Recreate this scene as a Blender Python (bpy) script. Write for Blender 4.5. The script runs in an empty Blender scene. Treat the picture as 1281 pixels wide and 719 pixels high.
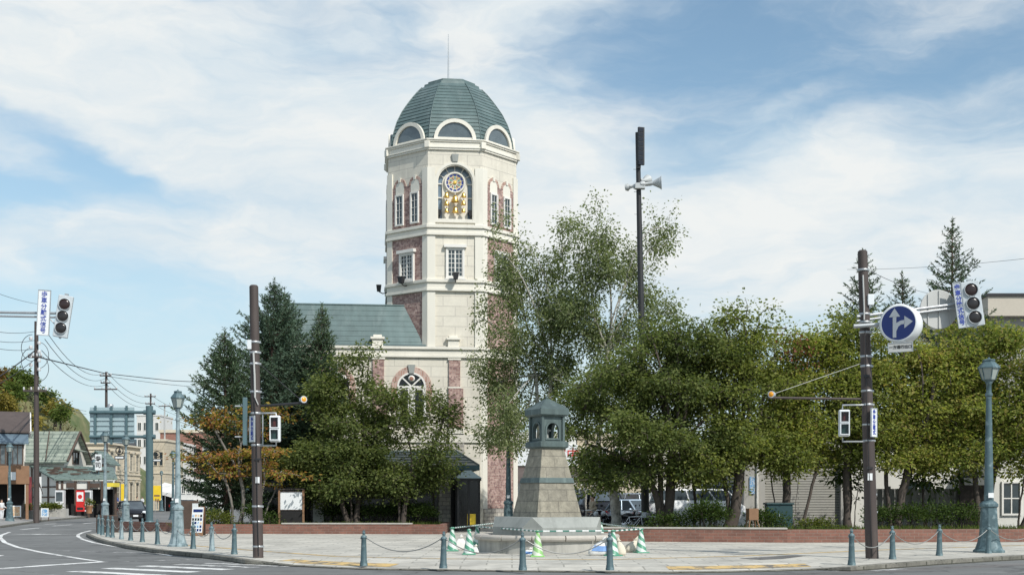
import bpy, bmesh, math, random
import numpy as np
from mathutils import Vector, Matrix, Euler

# ---------------------------------------------------------------- camera, world, sun, exposure
SC = bpy.context.scene
COL = SC.collection
F, HE, HY, CX = 1600.0, 1.65, 623.5, 640.5        # focal length, eye height, horizon row, centre column (pixels of the photo)
R = math.radians

cam_d = bpy.data.cameras.new('camera'); cam = bpy.data.objects.new('camera', cam_d); COL.objects.link(cam)
cam.location = (0, 0, HE); cam.rotation_euler = (R(90), 0, 0)
cam_d.sensor_width = 36.0; cam_d.lens = F / 1281 * 36.0
cam_d.shift_y = (HY - 359.5) / 1281
cam_d.clip_start = 0.5; cam_d.clip_end = 9000
SC.camera = cam

SUN_AZ, SUN_EL = R(141), R(44)                     # clockwise from +Y
sd = bpy.data.lights.new('sun', 'SUN'); sd.energy = 4.1; sd.angle = R(0.53); sd.color = (1.0, 0.965, 0.905)
sun = bpy.data.objects.new('sun', sd); COL.objects.link(sun)
to_sun = Vector((math.sin(SUN_AZ) * math.cos(SUN_EL), math.cos(SUN_AZ) * math.cos(SUN_EL), math.sin(SUN_EL)))
sun.rotation_euler = to_sun.to_track_quat('Z', 'Y').to_euler(); sun.location = to_sun * 200

SC.view_settings.view_transform = 'Standard'; SC.view_settings.look = 'None'
SC.view_settings.gamma = 1; SC.view_settings.exposure = 0.0
SC.view_settings.use_curve_mapping = False
SC.render.engine = 'CYCLES'
SC.cycles.max_bounces = 6; SC.cycles.transparent_max_bounces = 8


class NT:
    """small helper to write node graphs"""
    def __init__(s, tree): s.t = tree; s.n = tree.nodes; s.l = tree.links
    def new(s, kind, **kw):
        n = s.n.new(kind)
        for k, v in kw.items(): setattr(n, k, v)
        return n
    def put(s, sock, val):
        if isinstance(val, bpy.types.NodeSocket): s.l.new(val, sock)
        elif val is not None: sock.default_value = val
    def math(s, op, a, b=None, c=None, clamp=False):
        n = s.n.new('ShaderNodeMath'); n.operation = op; n.use_clamp = clamp
        s.put(n.inputs[0], a)
        if b is not None: s.put(n.inputs[1], b)
        if c is not None: s.put(n.inputs[2], c)
        return n.outputs[0]
    def noise(s, vec, scale, detail=4, rough=0.55, dist=0.0):
        n = s.n.new('ShaderNodeTexNoise'); s.put(n.inputs['Vector'], vec)
        n.inputs['Scale'].default_value = scale; n.inputs['Detail'].default_value = detail
        n.inputs['Roughness'].default_value = rough; n.inputs['Distortion'].default_value = dist
        return n.outputs['Fac'], n.outputs['Color']
    def ramp(s, fac, stops, interp='LINEAR'):
        n = s.n.new('ShaderNodeValToRGB'); s.put(n.inputs[0], fac); n.color_ramp.interpolation = interp
        e = n.color_ramp.elements
        while len(e) < len(stops): e.new(0.5)
        for el, (p, c) in zip(e, stops):
            el.position = p; el.color = c if len(c) == 4 else (*c, 1)
        return n.outputs[0]
    def maprange(s, v, a, b, c=0.0, d=1.0, smooth=False):
        n = s.n.new('ShaderNodeMapRange'); n.clamp = True
        if smooth: n.interpolation_type = 'SMOOTHSTEP'
        s.put(n.inputs[0], v)
        for i, x in enumerate((a, b, c, d)): n.inputs[i + 1].default_value = x
        return n.outputs[0]
    def mix(s, fac, a, b, mode='MIX'):
        n = s.n.new('ShaderNodeMix'); n.data_type = 'RGBA'; n.blend_type = mode
        s.put(n.inputs[0], fac)
        for i, x in ((6, a), (7, b)):
            if not isinstance(x, bpy.types.NodeSocket) and len(x) == 3: x = (*x, 1)
            s.put(n.inputs[i], x)
        return n.outputs[2]
    def vec(s, x, y, z):
        n = s.n.new('ShaderNodeCombineXYZ')
        for i, v in enumerate((x, y, z)): s.put(n.inputs[i], v)
        return n.outputs[0]


def build_world():
    w = bpy.data.worlds.new('World'); SC.world = w; w.use_nodes = True
    t = NT(w.node_tree); t.n.clear()
    sky = t.new('ShaderNodeTexSky', sky_type='NISHITA', sun_disc=False, sun_elevation=SUN_EL, sun_rotation=SUN_AZ)
    sky.altitude = 50; sky.air_density = 1.0; sky.dust_density = 0.6; sky.ozone_density = 2.0
    tc = t.new('ShaderNodeTexCoord'); sep = t.new('ShaderNodeSeparateXYZ'); t.l.new(tc.outputs['Generated'], sep.inputs[0])
    az = t.math('ARCTAN2', sep.outputs[0], sep.outputs[1])
    el = t.math('ARCSINE', sep.outputs[2])
    # wind-drawn warp of the cloud field
    p0 = t.vec(t.math('MULTIPLY', az, 1.0), t.math('MULTIPLY', el, 2.1), 0.0)
    _, wc = t.noise(p0, 4.2, 5, 0.6)
    ws = t.new('ShaderNodeSeparateXYZ'); t.l.new(wc, ws.inputs[0])
    au = t.math('ADD', az, t.math('MULTIPLY', t.math('SUBTRACT', ws.outputs[0], 0.5), 0.22))
    ev = t.math('ADD', el, t.math('MULTIPLY', t.math('SUBTRACT', ws.outputs[1], 0.5), 0.085))
    blobs = [  # azimuth, elevation (as photo columns and rows), radii, tilt in degrees, weight
        (130, 45, 400, 105, 2, 0.80), (350, 190, 210, 85, -6, 0.85), (560, 160, 190, 120, 0, 0.65), (715, 225, 170, 95, -10, 0.60),
        (1140, 220, 215, 62, -12, 1.25), (985, 295, 300, 70, -4, 0.55), (660, 6, 130, 24, 0, 0.60), (330, 285, 300, 45, 6, 0.35),
        (60, 300, 200, 36, 0, 0.40), (1240, 300, 200, 70, 0, 0.40), (640, 330, 420, 50, 0, 0.22), (40, 120, 150, 50, -6, 0.40), (900, 330, 300, 40, 0, 0.2),
        (960, 132, 120, 13, 18, 0.42), (1120, 40, 240, 16, 12, 0.30), (1200, 110, 160, 14, 10, 0.25), (760, 70, 80, 16, 20, 0.25),
        (125, 192, 110, 24, -16, -1.15), (10, 226, 110, 20, -8, -0.75), (890, 112, 180, 80, 8, -0.50), (1140, 78, 260, 52, 0, -0.50), (470, 62, 120, 26, 10, -0.35),
        (150, 390, 330, 60, 0, -0.25), (860, 185, 70, 34, 0, -0.35), (820, 30, 160, 30, 8, -0.35)]
    tot = None
    for bx, by, rx, ry, tilt, wt in blobs:
        u0 = math.atan((bx - CX) / F); v0 = math.atan((HY - by) / F * math.cos(u0))
        du = t.math('SUBTRACT', au, u0); dv = t.math('SUBTRACT', ev, v0)
        c, s_ = math.cos(R(-tilt)), math.sin(R(-tilt))
        a = t.math('MULTIPLY_ADD', du, c / rx * F, t.math('MULTIPLY', dv, -s_ / rx * F))
        b = t.math('MULTIPLY_ADD', du, s_ / ry * F, t.math('MULTIPLY', dv, c / ry * F))
        q = t.math('MULTIPLY_ADD', a, a, t.math('MULTIPLY', b, b))
        g = t.math('MULTIPLY', t.math('EXPONENT', t.math('MULTIPLY', q, -1.0)), wt)
        tot = g if tot is None else t.math('ADD', tot, g)
    p1 = t.vec(t.math('MULTIPLY', au, 1.0), t.math('MULTIPLY', ev, 3.0), 0.3)
    n1, _ = t.noise(p1, 7.0, 8, 0.58, 0.4)
    p2 = t.vec(t.math('MULTIPLY', t.math('MULTIPLY_ADD', el, 0.6, az), 1.0), t.math('MULTIPLY', ev, 5.0), 4.3)
    n2, _ = t.noise(p2, 13.0, 7, 0.62, 0.8)
    dens = t.math('ADD', tot, t.math('MULTIPLY', t.math('SUBTRACT', n1, 0.5), 1.35))
    dens = t.math('ADD', dens, t.math('MULTIPLY', t.math('SUBTRACT', n2, 0.5), 0.62))
    dens = t.maprange(dens, -0.62, 0.98, 0.0, 1.0, True)
    lowhaze = t.maprange(el, 0.0, 0.30, 0.92, 0.0)
    # cloud colour: white crests, faintly blue-grey hollows
    shade = t.maprange(n1, 0.3, 0.62, 0.0, 1.0)
    ccol = t.mix(shade, (0.62, 0.745, 0.835), (0.87, 0.895, 0.89))
    skyc = t.mix(1.0, sky.outputs[0], (1.22 * .128, 1.26 * .128, 1.12 * .128), 'MULTIPLY')
    skyc = t.mix(lowhaze, skyc, (0.525, 0.675, 0.79))
    b1 = t.new('ShaderNodeBackground'); t.l.new(skyc, b1.inputs[0]); b1.inputs[1].default_value = 1.0
    b2 = t.new('ShaderNodeBackground'); t.l.new(ccol, b2.inputs[0]); b2.inputs[1].default_value = 1.0
    mx = t.new('ShaderNodeMixShader'); t.l.new(dens, mx.inputs[0]); t.l.new(b1.outputs[0], mx.inputs[1]); t.l.new(b2.outputs[0], mx.inputs[2])
    out = t.new('ShaderNodeOutputWorld'); t.l.new(mx.outputs[0], out.inputs[0])


build_world()


# ---------------------------------------------------------------- placing by the photo's ground rows
def at(px, py, d):
    return Vector(((px - CX) * d / F, d, HE + (HY - py) * d / F))

def dist(py, z=0.0):
    return F * (HE - z) / (py - HY)

def G(px, py, z=0.0):
    d = dist(py, z)
    return Vector(((px - CX) * d / F, d, z))


# ---------------------------------------------------------------- scene tree helpers
def tag(o, label=None, cat=None, group=None, kind=None):
    if label: o['label'] = label
    if cat: o['category'] = cat
    if group: o['group'] = group
    if kind: o['kind'] = kind
    return o

def thing(name, label, cat, loc=(0, 0, 0), rz=0.0, group=None):
    o = bpy.data.objects.new(name, None); COL.objects.link(o)
    o.empty_display_size = 0.3
    o.location = loc; o.rotation_euler = (0, 0, rz)
    return tag(o, label, cat, group)

def kids(o):
    return [c for c in bpy.data.objects if c.parent == o]

_KIDS = {}
def copy_tree(o, parent=None):
    """the thing, its parts and their sub-parts; mesh data is shared"""
    c = o.copy(); COL.objects.link(c)
    if parent: c.parent = parent
    for ch in kids(o): copy_tree(ch, c)
    return c

def copy_thing(o, label, loc, rz=None, scale=None, group=None):
    c = copy_tree(o); c.location = loc
    if rz is not None: c.rotation_euler = (0, 0, rz)
    if scale is not None: c.scale = (scale,) * 3 if not isinstance(scale, (tuple, list)) else scale
    c['label'] = label
    if group: c['group'] = group
    return c


class MB:
    """collects shapes; build() links them as one mesh object"""
    def __init__(s): s.v = []; s.f = []; s.sm = []; s.mi = []
    def add(s, vs, fs, M=None, smooth=False):
        b = len(s.v)
        for p in vs:
            p = Vector(p)
            s.v.append(M @ p if M is not None else p)
        for f in fs: s.f.append([b + i for i in f]); s.sm.append(smooth)
        return s
    def box(s, x0, x1, y0, y1, z0, z1, M=None):
        vs = [(x, y, z) for z in (z0, z1) for y in (y0, y1) for x in (x0, x1)]
        return s.add(vs, [(0, 2, 3, 1), (4, 5, 7, 6), (0, 1, 5, 4), (1, 3, 7, 5), (3, 2, 6, 7), (2, 0, 4, 6)], M)
    def cbox(s, c, size, rz=0.0, M=None):
        m = Matrix.Translation(c) @ Matrix.Rotation(rz, 4, 'Z')
        if M is not None: m = M @ m
        a, b, d = size[0] / 2, size[1] / 2, size[2] / 2
        return s.box(-a, a, -b, b, -d, d, m)
    def quad(s, *ps): return s.add(ps, [tuple(range(len(ps)))])
    def tube(s, pts, r, n=6, caps=True, smooth=True):
        pts = [Vector(p) for p in pts]; k = len(pts)
        rs = r if isinstance(r, (list, tuple)) else [r] * k
        up = None; rings = []
        for i, p in enumerate(pts):
            d = (pts[min(i + 1, k - 1)] - pts[max(i - 1, 0)])
            d = d.normalized() if d.length > 1e-9 else Vector((0, 0, 1))
            if up is None:
                up = d.orthogonal().normalized()
            up = (up - d * up.dot(d))
            up = up.normalized() if up.length > 1e-6 else d.orthogonal().normalized()
            q = d.cross(up)
            rings.append([p + (up * math.cos(2 * math.pi * j / n) + q * math.sin(2 * math.pi * j / n)) * rs[i] for j in range(n)])
        vs = [p for ring in rings for p in ring]; fs = []
        for i in range(k - 1):
            for j in range(n):
                fs.append((i * n + j, i * n + (j + 1) % n, (i + 1) * n + (j + 1) % n, (i + 1) * n + j))
        s.add(vs, fs, None, smooth)
        if caps:
            s.add(rings[0], [tuple(reversed(range(n)))]); s.add(rings[-1], [tuple(range(n))])
        return s
    def cyl(s, p0, p1, r0, r1=None, n=12, smooth=True):
        return s.tube([p0, p1], [r0, r0 if r1 is None else r1], n, True, smooth)
    def lathe(s, prof, n=16, c=(0, 0, 0), rot=0.0, M=None, smooth=True, caps=True):
        vs = []; fs = []; k = len(prof)
        for r, z in prof:
            for j in range(n):
                a = rot + 2 * math.pi * j / n
                vs.append((c[0] + r * math.cos(a), c[1] + r * math.sin(a), c[2] + z))
        for i in range(k - 1):
            for j in range(n):
                fs.append((i * n + j, i * n + (j + 1) % n, (i + 1) * n + (j + 1) % n, (i + 1) * n + j))
        s.add(vs, fs, M, smooth)
        if caps:
            if prof[0][0] > 1e-4: s.add(vs[:n], [tuple(reversed(range(n)))], M)
            if prof[-1][0] > 1e-4: s.add(vs[-n:], [tuple(range(n))], M)
        return s
    def prism(s, poly, z0, z1, M=None):
        """polygon (counter-clockwise, local x-y) extruded along local z"""
        n = len(poly)
        vs = [(x, y, z0) for x, y in poly] + [(x, y, z1) for x, y in poly]
        fs = [tuple(reversed(range(n))), tuple(range(n, 2 * n))]
        fs += [(i, (i + 1) % n, n + (i + 1) % n, n + i) for i in range(n)]
        return s.add(vs, fs, M)
    def frustum(s, a, z0, b, z1, M=None):
        """two equal-length loops of x-y points at two heights"""
        n = len(a)
        vs = [(x, y, z0) for x, y in a] + [(x, y, z1) for x, y in b]
        fs = [tuple(reversed(range(n))), tuple(range(n, 2 * n))]
        fs += [(i, (i + 1) % n, n + (i + 1) % n, n + i) for i in range(n)]
        return s.add(vs, fs, M)
    def sphere(s, c, r, n=10, m=6, sq=(1, 1, 1)):
        vs = []; fs = []
        for i in range(m + 1):
            ph = math.pi * i / m
            for j in range(n):
                a = 2 * math.pi * j / n
                vs.append((c[0] + r * sq[0] * math.sin(ph) * math.cos(a), c[1] + r * sq[1] * math.sin(ph) * math.sin(a), c[2] + r * sq[2] * math.cos(ph)))
        for i in range(m):
            for j in range(n):
                fs.append((i * n + j, (i + 1) * n + j, (i + 1) * n + (j + 1) % n, i * n + (j + 1) % n))
        return s.add(vs, fs, None, True)
    def build(s, name, mat, parent=None, bevel=0.0, loc=None):
        me = bpy.data.meshes.new(name)
        me.from_pydata([tuple(p) for p in s.v], [], s.f)
        me.polygons.foreach_set('use_smooth', s.sm)
        uv = me.uv_layers.new(name='UVMap')
        data = np.zeros(len(me.loops) * 2, dtype=np.float32)
        for p in me.polygons:
            nx, ny, nz = p.normal
            if abs(nz) > 0.95: tx, ty = Vector((1, 0, 0)), Vector((0, 1, 0))
            else:
                tx = Vector((-ny, nx, 0)).normalized(); ty = Vector(p.normal).cross(tx)
            for li in p.loop_indices:
                co = me.vertices[me.loops[li].vertex_index].co
                data[2 * li] = co.dot(tx); data[2 * li + 1] = co.dot(ty)
        uv.data.foreach_set('uv', data)
        me.materials.append(mat)
        o = bpy.data.objects.new(name, me); COL.objects.link(o)
        if parent: o.parent = parent
        if loc is not None: o.location = loc
        if bevel:
            b = o.modifiers.new('bevel', 'BEVEL'); b.width = bevel; b.segments = 2; b.limit_method = 'ANGLE'; b.angle_limit = R(40)
        me.update()
        return o

def wallframe(origin, nrm):
    """local x runs along a wall (to the viewer's right when he faces it), y up, z out of the wall"""
    n = Vector(nrm).normalized(); x = Vector((0, 0, 1)).cross(n).normalized(); y = n.cross(x)
    m = Matrix.Identity(4)
    for i, c in enumerate((x, y, n)): m[0][i], m[1][i], m[2][i] = c
    m.translation = Vector(origin)
    return m

def arch(w, h, rise_n=10, x=0.0, y=0.0, grow=0.0):
    """outline of an arch-headed opening: width w, springing height h, half-round head; counter-clockwise"""
    r = w / 2 + grow
    pts = [(x - r, y - grow), (x + r, y - grow)]
    for i in range(rise_n + 1):
        a = math.pi * i / rise_n
        pts.append((x + r * math.cos(a), y + h + r * math.sin(a)))
    return pts

def ring_prism(mb, outer, inner, z0, z1, M):
    """a frame between two outlines with the same number of points"""
    n = len(outer)
    vs = [(x, y, z1) for x, y in outer] + [(x, y, z1) for x, y in inner] + [(x, y, z0) for x, y in outer] + [(x, y, z0) for x, y in inner]
    fs = []
    for i in range(n):
        j = (i + 1) % n
        fs += [(i, j, n + j, n + i), (2 * n + i, 2 * n + j, j, i), (n + i, n + j, 3 * n + j, 3 * n + i)]
    mb.add(vs, fs, M)

def rect(w, h, x=0.0, y=0.0, grow=0.0):
    return [(x - w / 2 - grow, y - grow), (x + w / 2 + grow, y - grow), (x + w / 2 + grow, y + h + grow), (x - w / 2 - grow, y + h + grow)]

def text_mesh(body, size, mat, name, parent, M, bold=0.0, vertical=False):
    """lettering as a thin mesh in the local x-y plane of M"""
    lines = list(body) if vertical else [body]
    mb = MB(); dg = None
    for i, ch in enumerate(lines):
        c = bpy.data.curves.new('lettering', 'FONT'); c.body = ch; c.size = size; c.align_x = 'CENTER'; c.align_y = 'CENTER'
        c.offset = bold; c.extrude = 0.004; c.resolution_u = 3
        o = bpy.data.objects.new('lettering', c); COL.objects.link(o)
        dg = bpy.context.evaluated_depsgraph_get(); ev = o.evaluated_get(dg); m = ev.to_mesh()
        off = Matrix.Translation((0, ((len(lines) - 1) / 2 - i) * size * 1.0, 0)) if vertical else Matrix.Identity(4)
        mb.add([v.co.copy() for v in m.vertices], [tuple(p.vertices) for p in m.polygons], M @ off)
        ev.to_mesh_clear(); bpy.data.objects.remove(o); bpy.data.curves.remove(c)
    return mb.build(name, mat, parent)


# ---------------------------------------------------------------- materials
MAT = {}
def principled(name):
    m = bpy.data.materials.new(name); m.use_nodes = True
    t = NT(m.node_tree); t.n.clear()
    b = t.new('ShaderNodeBsdfPrincipled'); o = t.new('ShaderNodeOutputMaterial'); t.l.new(b.outputs[0], o.inputs[0])
    MAT[name] = m
    return m, t, b, o

def M_(name, col, rough=0.6, metal=0.0, var=0.12, scale=6.0, bump=0.0, spec=0.5, col2=None, mixr=(0.45, 0.7), streak=False):
    """a painted or plain material with uneven wear: two noise octaves vary the colour, optional second colour in patches"""
    m, t, b, o = principled(name)
    tc = t.new('ShaderNodeTexCoord'); vec = tc.outputs['Object']
    if streak:
        mp = t.new('ShaderNodeMapping'); t.l.new(vec, mp.inputs[0]); mp.inputs['Scale'].default_value = (1, 1, 0.18); vec = mp.outputs[0]
    n, _ = t.noise(vec, scale, 5, 0.6)
    n2, _ = t.noise(vec, scale * 0.23, 3, 0.5)
    f = t.math('ADD', t.math('MULTIPLY', n, 0.6), t.math('MULTIPLY', n2, 0.4))
    lo = tuple(c * (1 - var) for c in col); hi = tuple(min(1, c * (1 + var)) for c in col)
    c = t.ramp(f, [(0.3, lo), (0.7, hi)])
    if col2:
        n3, _ = t.noise(vec, scale * 0.7, 6, 0.65)
        c = t.mix(t.maprange(n3, mixr[0], mixr[1]), c, col2)
    t.put(b.inputs['Base Color'], c); b.inputs['Roughness'].default_value = rough; b.inputs['Metallic'].default_value = metal
    b.inputs['Specular IOR Level'].default_value = spec
    if bump:
        bn = t.new('ShaderNodeBump'); bn.inputs['Strength'].default_value = bump; bn.inputs['Distance'].default_value = 0.02
        t.l.new(n, bn.inputs['Height']); t.l.new(bn.outputs[0], b.inputs['Normal'])
    return m

def M_brick(name, c1, c2, mortar, bw, bh, msize, rough=0.85, var=0.25, offset=0.5, bump=0.4, stain=0.0, bias=0.0, vscale=1.0, speck=None, dirt=0.0):
    """bricks, blocks, slabs or seams laid in metres on the UVs"""
    m, t, b, o = principled(name)
    uv = t.new('ShaderNodeUVMap'); uv.uv_map = 'UVMap'
    br = t.new('ShaderNodeTexBrick'); t.l.new(uv.outputs[0], br.inputs['Vector'])
    br.inputs['Scale'].default_value = 1.0; br.inputs['Brick Width'].default_value = bw; br.inputs['Row Height'].default_value = bh
    br.inputs['Mortar Size'].default_value = msize; br.inputs['Mortar Smooth'].default_value = 0.1; br.inputs['Bias'].default_value = bias
    br.offset = offset
    br.inputs['Color1'].default_value = (*c1, 1); br.inputs['Color2'].default_value = (*c2, 1); br.inputs['Mortar'].default_value = (*mortar, 1)
    tc = t.new('ShaderNodeTexCoord')
    n, _ = t.noise(tc.outputs['Object'], 2.2 * vscale, 6, 0.62)
    n2, _ = t.noise(tc.outputs['Object'], 14 * vscale, 4, 0.6)
    g = t.math('ADD', t.math('MULTIPLY', n, 0.6), t.math('MULTIPLY', n2, 0.4))
    k = t.maprange(g, 0.3, 0.7, 1 - var, 1 + var)
    kk = t.new('ShaderNodeCombineColor')
    for i in range(3): t.l.new(k, kk.inputs[i])
    c = t.mix(1.0, br.outputs['Color'], kk.outputs[0], 'MULTIPLY')
    if speck:
        v = t.new('ShaderNodeTexVoronoi'); t.l.new(uv.outputs[0], v.inputs['Vector']); v.inputs['Scale'].default_value = 1.0 / bh
        c = t.mix(t.maprange(v.outputs['Color'], 0.55, 0.75, 0, 0.7), c, speck)
    if dirt:
        nd, _ = t.noise(tc.outputs['Object'], 0.45, 7, 0.7, 0.6)
        nd2, _ = t.noise(tc.outputs['Object'], 3.1, 5, 0.75)
        c = t.mix(t.math('MULTIPLY', t.maprange(nd, 0.48, 0.72, 0, dirt), t.maprange(nd2, 0.3, 0.6, 0.5, 1.0)), c, tuple(x * 0.42 for x in c1))
    if stain:
        mp = t.new('ShaderNodeMapping'); t.l.new(tc.outputs['Object'], mp.inputs[0]); mp.inputs['Scale'].default_value = (1, 1, 0.12)
        n3, _ = t.noise(mp.outputs[0], 1.6, 5, 0.6)
        c = t.mix(t.maprange(n3, 0.5, 0.75, 0, stain), c, tuple(x * 0.55 for x in c1))
    t.put(b.inputs['Base Color'], c); b.inputs['Roughness'].default_value = rough
    if bump:
        bn = t.new('ShaderNodeBump'); bn.inputs['Strength'].default_value = bump; bn.inputs['Distance'].default_value = 0.012
        hgt = t.math('MULTIPLY_ADD', n2, 0.35, t.math('MULTIPLY', br.outputs['Fac'], -1.0))
        t.l.new(hgt, bn.inputs['Height']); t.l.new(bn.outputs[0], b.inputs['Normal'])
    return m

def M_leaf(name, cols, trans=0.35, rough=0.55, dark=1.0):
    """leaves: every leaf (mesh island) takes its own colour from the list; some light comes through"""
    m, t, b, o = principled(name)
    g = t.new('ShaderNodeNewGeometry'); tc = t.new('ShaderNodeTexCoord')
    n, _ = t.noise(tc.outputs['Object'], 0.9, 3, 0.55)
    f = t.math('ADD', t.math('MULTIPLY', g.outputs['Random Per Island'], 0.55), t.math('MULTIPLY', n, 0.5), clamp=True)
    stops = [(0.12 + 0.76 * i / (len(cols) - 1), tuple(c * dark for c in cc)) for i, cc in enumerate(cols)]
    c = t.ramp(f, stops)
    t.put(b.inputs['Base Color'], c); b.inputs['Roughness'].default_value = 0.7; b.inputs['Specular IOR Level'].default_value = 0.12
    tr = t.new('ShaderNodeBsdfTranslucent'); t.put(tr.inputs[0], t.mix(1.0, c, (1.25, 1.3, 0.7), 'MULTIPLY'))
    mx = t.new('ShaderNodeMixShader'); mx.inputs[0].default_value = trans
    t.l.new(b.outputs[0], mx.inputs[1]); t.l.new(tr.outputs[0], mx.inputs[2]); t.l.new(mx.outputs[0], o.inputs[0])
    return m

def M_glass(name, col=(0.02, 0.03, 0.035), rough=0.06, spec=0.9):
    m, t, b, o = principled(name)
    tc = t.new('ShaderNodeTexCoord'); n, _ = t.noise(tc.outputs['Object'], 0.8, 3)
    t.put(b.inputs['Base Color'], t.ramp(n, [(0.3, tuple(c * 0.6 for c in col)), (0.7, tuple(c * 1.4 for c in col))]))
    b.inputs['Roughness'].default_value = rough; b.inputs['Specular IOR Level'].default_value = spec
    bn = t.new('ShaderNodeBump'); bn.inputs['Strength'].default_value = 0.08; bn.inputs['Distance'].default_value = 0.05
    t.l.new(n, bn.inputs['Height']); t.l.new(bn.outputs[0], b.inputs['Normal'])
    return m

def M_road(name, base=(0.115, 0.118, 0.118)):
    m, t, b, o = principled(name)
    tc = t.new('ShaderNodeTexCoord'); vec = tc.outputs['Object']
    n, _ = t.noise(vec, 0.22, 5, 0.6); n2, _ = t.noise(vec, 1.6, 6, 0.7); n3, _ = t.noise(vec, 45, 3, 0.8)
    mp = t.new('ShaderNodeMapping'); t.l.new(vec, mp.inputs[0]); mp.inputs['Scale'].default_value = (0.25, 2.2, 1)
    n4, _ = t.noise(mp.outputs[0], 0.9, 4, 0.6)
    f = t.math('ADD', t.math('ADD', t.math('MULTIPLY', n, 0.35), t.math('MULTIPLY', n2, 0.2)), t.math('ADD', t.math('MULTIPLY', n3, 0.2), t.math('MULTIPLY', n4, 0.25)))
    c = t.ramp(f, [(0.38, tuple(x * 0.62 for x in base)), (0.62, tuple(x * 1.32 for x in base))])
    # tar-filled cracks
    v = t.new('ShaderNodeTexVoronoi'); v.feature = 'DISTANCE_TO_EDGE'; v.inputs['Scale'].default_value = 0.16
    _, wc = t.noise(vec, 0.7, 4, 0.6); va = t.new('ShaderNodeVectorMath'); va.operation = 'MULTIPLY_ADD'
    t.l.new(wc, va.inputs[0]); va.inputs[1].default_value = (2.2, 2.2, 0); t.l.new(vec, va.inputs[2]); t.l.new(va.outputs[0], v.inputs['Vector'])
    c = t.mix(t.maprange(v.outputs['Distance'], 0.0, 0.012, 0.65, 0.0), c, tuple(x * 0.4 for x in base))
    t.put(b.inputs['Base Color'], c); b.inputs['Roughness'].default_value = 0.88; b.inputs['Specular IOR Level'].default_value = 0.3
    bn = t.new('ShaderNodeBump'); bn.inputs['Strength'].default_value = 0.3; bn.inputs['Distance'].default_value = 0.01
    t.l.new(n3, bn.inputs['Height']); t.l.new(bn.outputs[0], b.inputs['Normal'])
    return m

def M_paint(name, col, wear=0.5):
    """road paint worn through to the asphalt"""
    m, t, b, o = principled(name)
    tc = t.new('ShaderNodeTexCoord'); n, _ = t.noise(tc.outputs['Object'], 2.6, 7, 0.72); n2, _ = t.noise(tc.outputs['Object'], 0.35, 3, 0.5)
    f = t.math('ADD', t.math('MULTIPLY', n, 0.7), t.math('MULTIPLY', n2, 0.3))
    c = t.mix(t.maprange(f, wear - 0.05, wear + 0.06, 0.0, 1.0), tuple(0.13 for _ in col), col)
    t.put(b.inputs['Base Color'], c); b.inputs['Roughness'].default_value = 0.75
    return m

def M_stripe(name, a, c2, period, axis=2, slant=0.0, rough=0.45, duty=0.5):
    """bands of two colours along one object axis (slanted by turning with the angle about z)"""
    m, t, b, o = principled(name)
    tc = t.new('ShaderNodeTexCoord'); s = t.new('ShaderNodeSeparateXYZ'); t.l.new(tc.outputs['Object'], s.inputs[0])
    v = s.outputs[axis]
    if slant:
        ang = t.math('ARCTAN2', s.outputs[1], s.outputs[0])
        v = t.math('MULTIPLY_ADD', ang, slant / (2 * math.pi) * 1.0, v)
    fr = t.math('FRACT', t.math('DIVIDE', t.math('ADD', v, 100 * period), period))
    n, _ = t.noise(tc.outputs['Object'], 12, 4)
    g = t.math('GREATER_THAN', fr, duty)
    c = t.mix(g, a, c2)
    c = t.mix(t.maprange(n, 0.45, 0.75, 0, 0.35), c, tuple((x + y) * 0.3 for x, y in zip(a, c2)))
    t.put(b.inputs['Base Color'], c); b.inputs['Roughness'].default_value = rough
    return m

# building
M_brick('cream_block', (0.685, 0.645, 0.55), (0.635, 0.595, 0.505), (0.50, 0.47, 0.41), 1.25, 0.52, 0.018, var=0.11, bump=0.3, stain=0.30)
M_('cream_trim', (0.71, 0.68, 0.595), 0.75, var=0.06, scale=1.5, bump=0.05, col2=(0.50, 0.47, 0.405), mixr=(0.55, 0.85), streak=True)
M_brick('mauve_brick', (0.26, 0.145, 0.125), (0.50, 0.35, 0.30), (0.40, 0.34, 0.30), 0.27, 0.095, 0.008, var=0.30, speck=(0.17, 0.10, 0.10))
M_brick('arch_brick', (0.33, 0.17, 0.13), (0.52, 0.36, 0.30), (0.50, 0.44, 0.38), 0.12, 0.30, 0.012, var=0.2)
M_brick('rubble_stone', (0.46, 0.43, 0.37), (0.34, 0.32, 0.29), (0.24, 0.22, 0.20), 0.34, 0.2, 0.02, var=0.35, bump=0.8)
M_brick('seam_roof', (0.055, 0.115, 0.118), (0.075, 0.145, 0.145), (0.025, 0.05, 0.052), 40.0, 0.42, 0.03, rough=0.42, var=0.22, bump=0.6)
M_brick('dome_roof', (0.085, 0.155, 0.15), (0.11, 0.185, 0.175), (0.04, 0.07, 0.07), 40.0, 0.33, 0.028, rough=0.45, var=0.20, bump=0.7, stain=0.35)
M_glass('window_glass', (0.03, 0.045, 0.05)); M_glass('niche_glass', (0.17, 0.23, 0.29), 0.1)  # niche glass: reflected sky is put into its base colour
M_glass('dormer_glass', (0.10, 0.125, 0.135), 0.12); M_glass('dark_glass', (0.006, 0.007, 0.008), 0.12, 0.5)
M_('white_frame', (0.74, 0.72, 0.67), 0.5, var=0.05)
M_('gold', (0.83, 0.56, 0.16), 0.28, 1.0, var=0.1, scale=9)
M_('gold_paint', (0.75, 0.50, 0.10), 0.4, 0.3, var=0.1)
M_('black_metal', (0.02, 0.02, 0.022), 0.5, var=0.3)
M_('dark_wood', (0.045, 0.033, 0.028), 0.7, var=0.3, scale=9)
M_('plaster', (0.66, 0.65, 0.60), 0.85, var=0.08, scale=2, col2=(0.45, 0.44, 0.4), mixr=(0.6, 0.9), streak=True)
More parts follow.
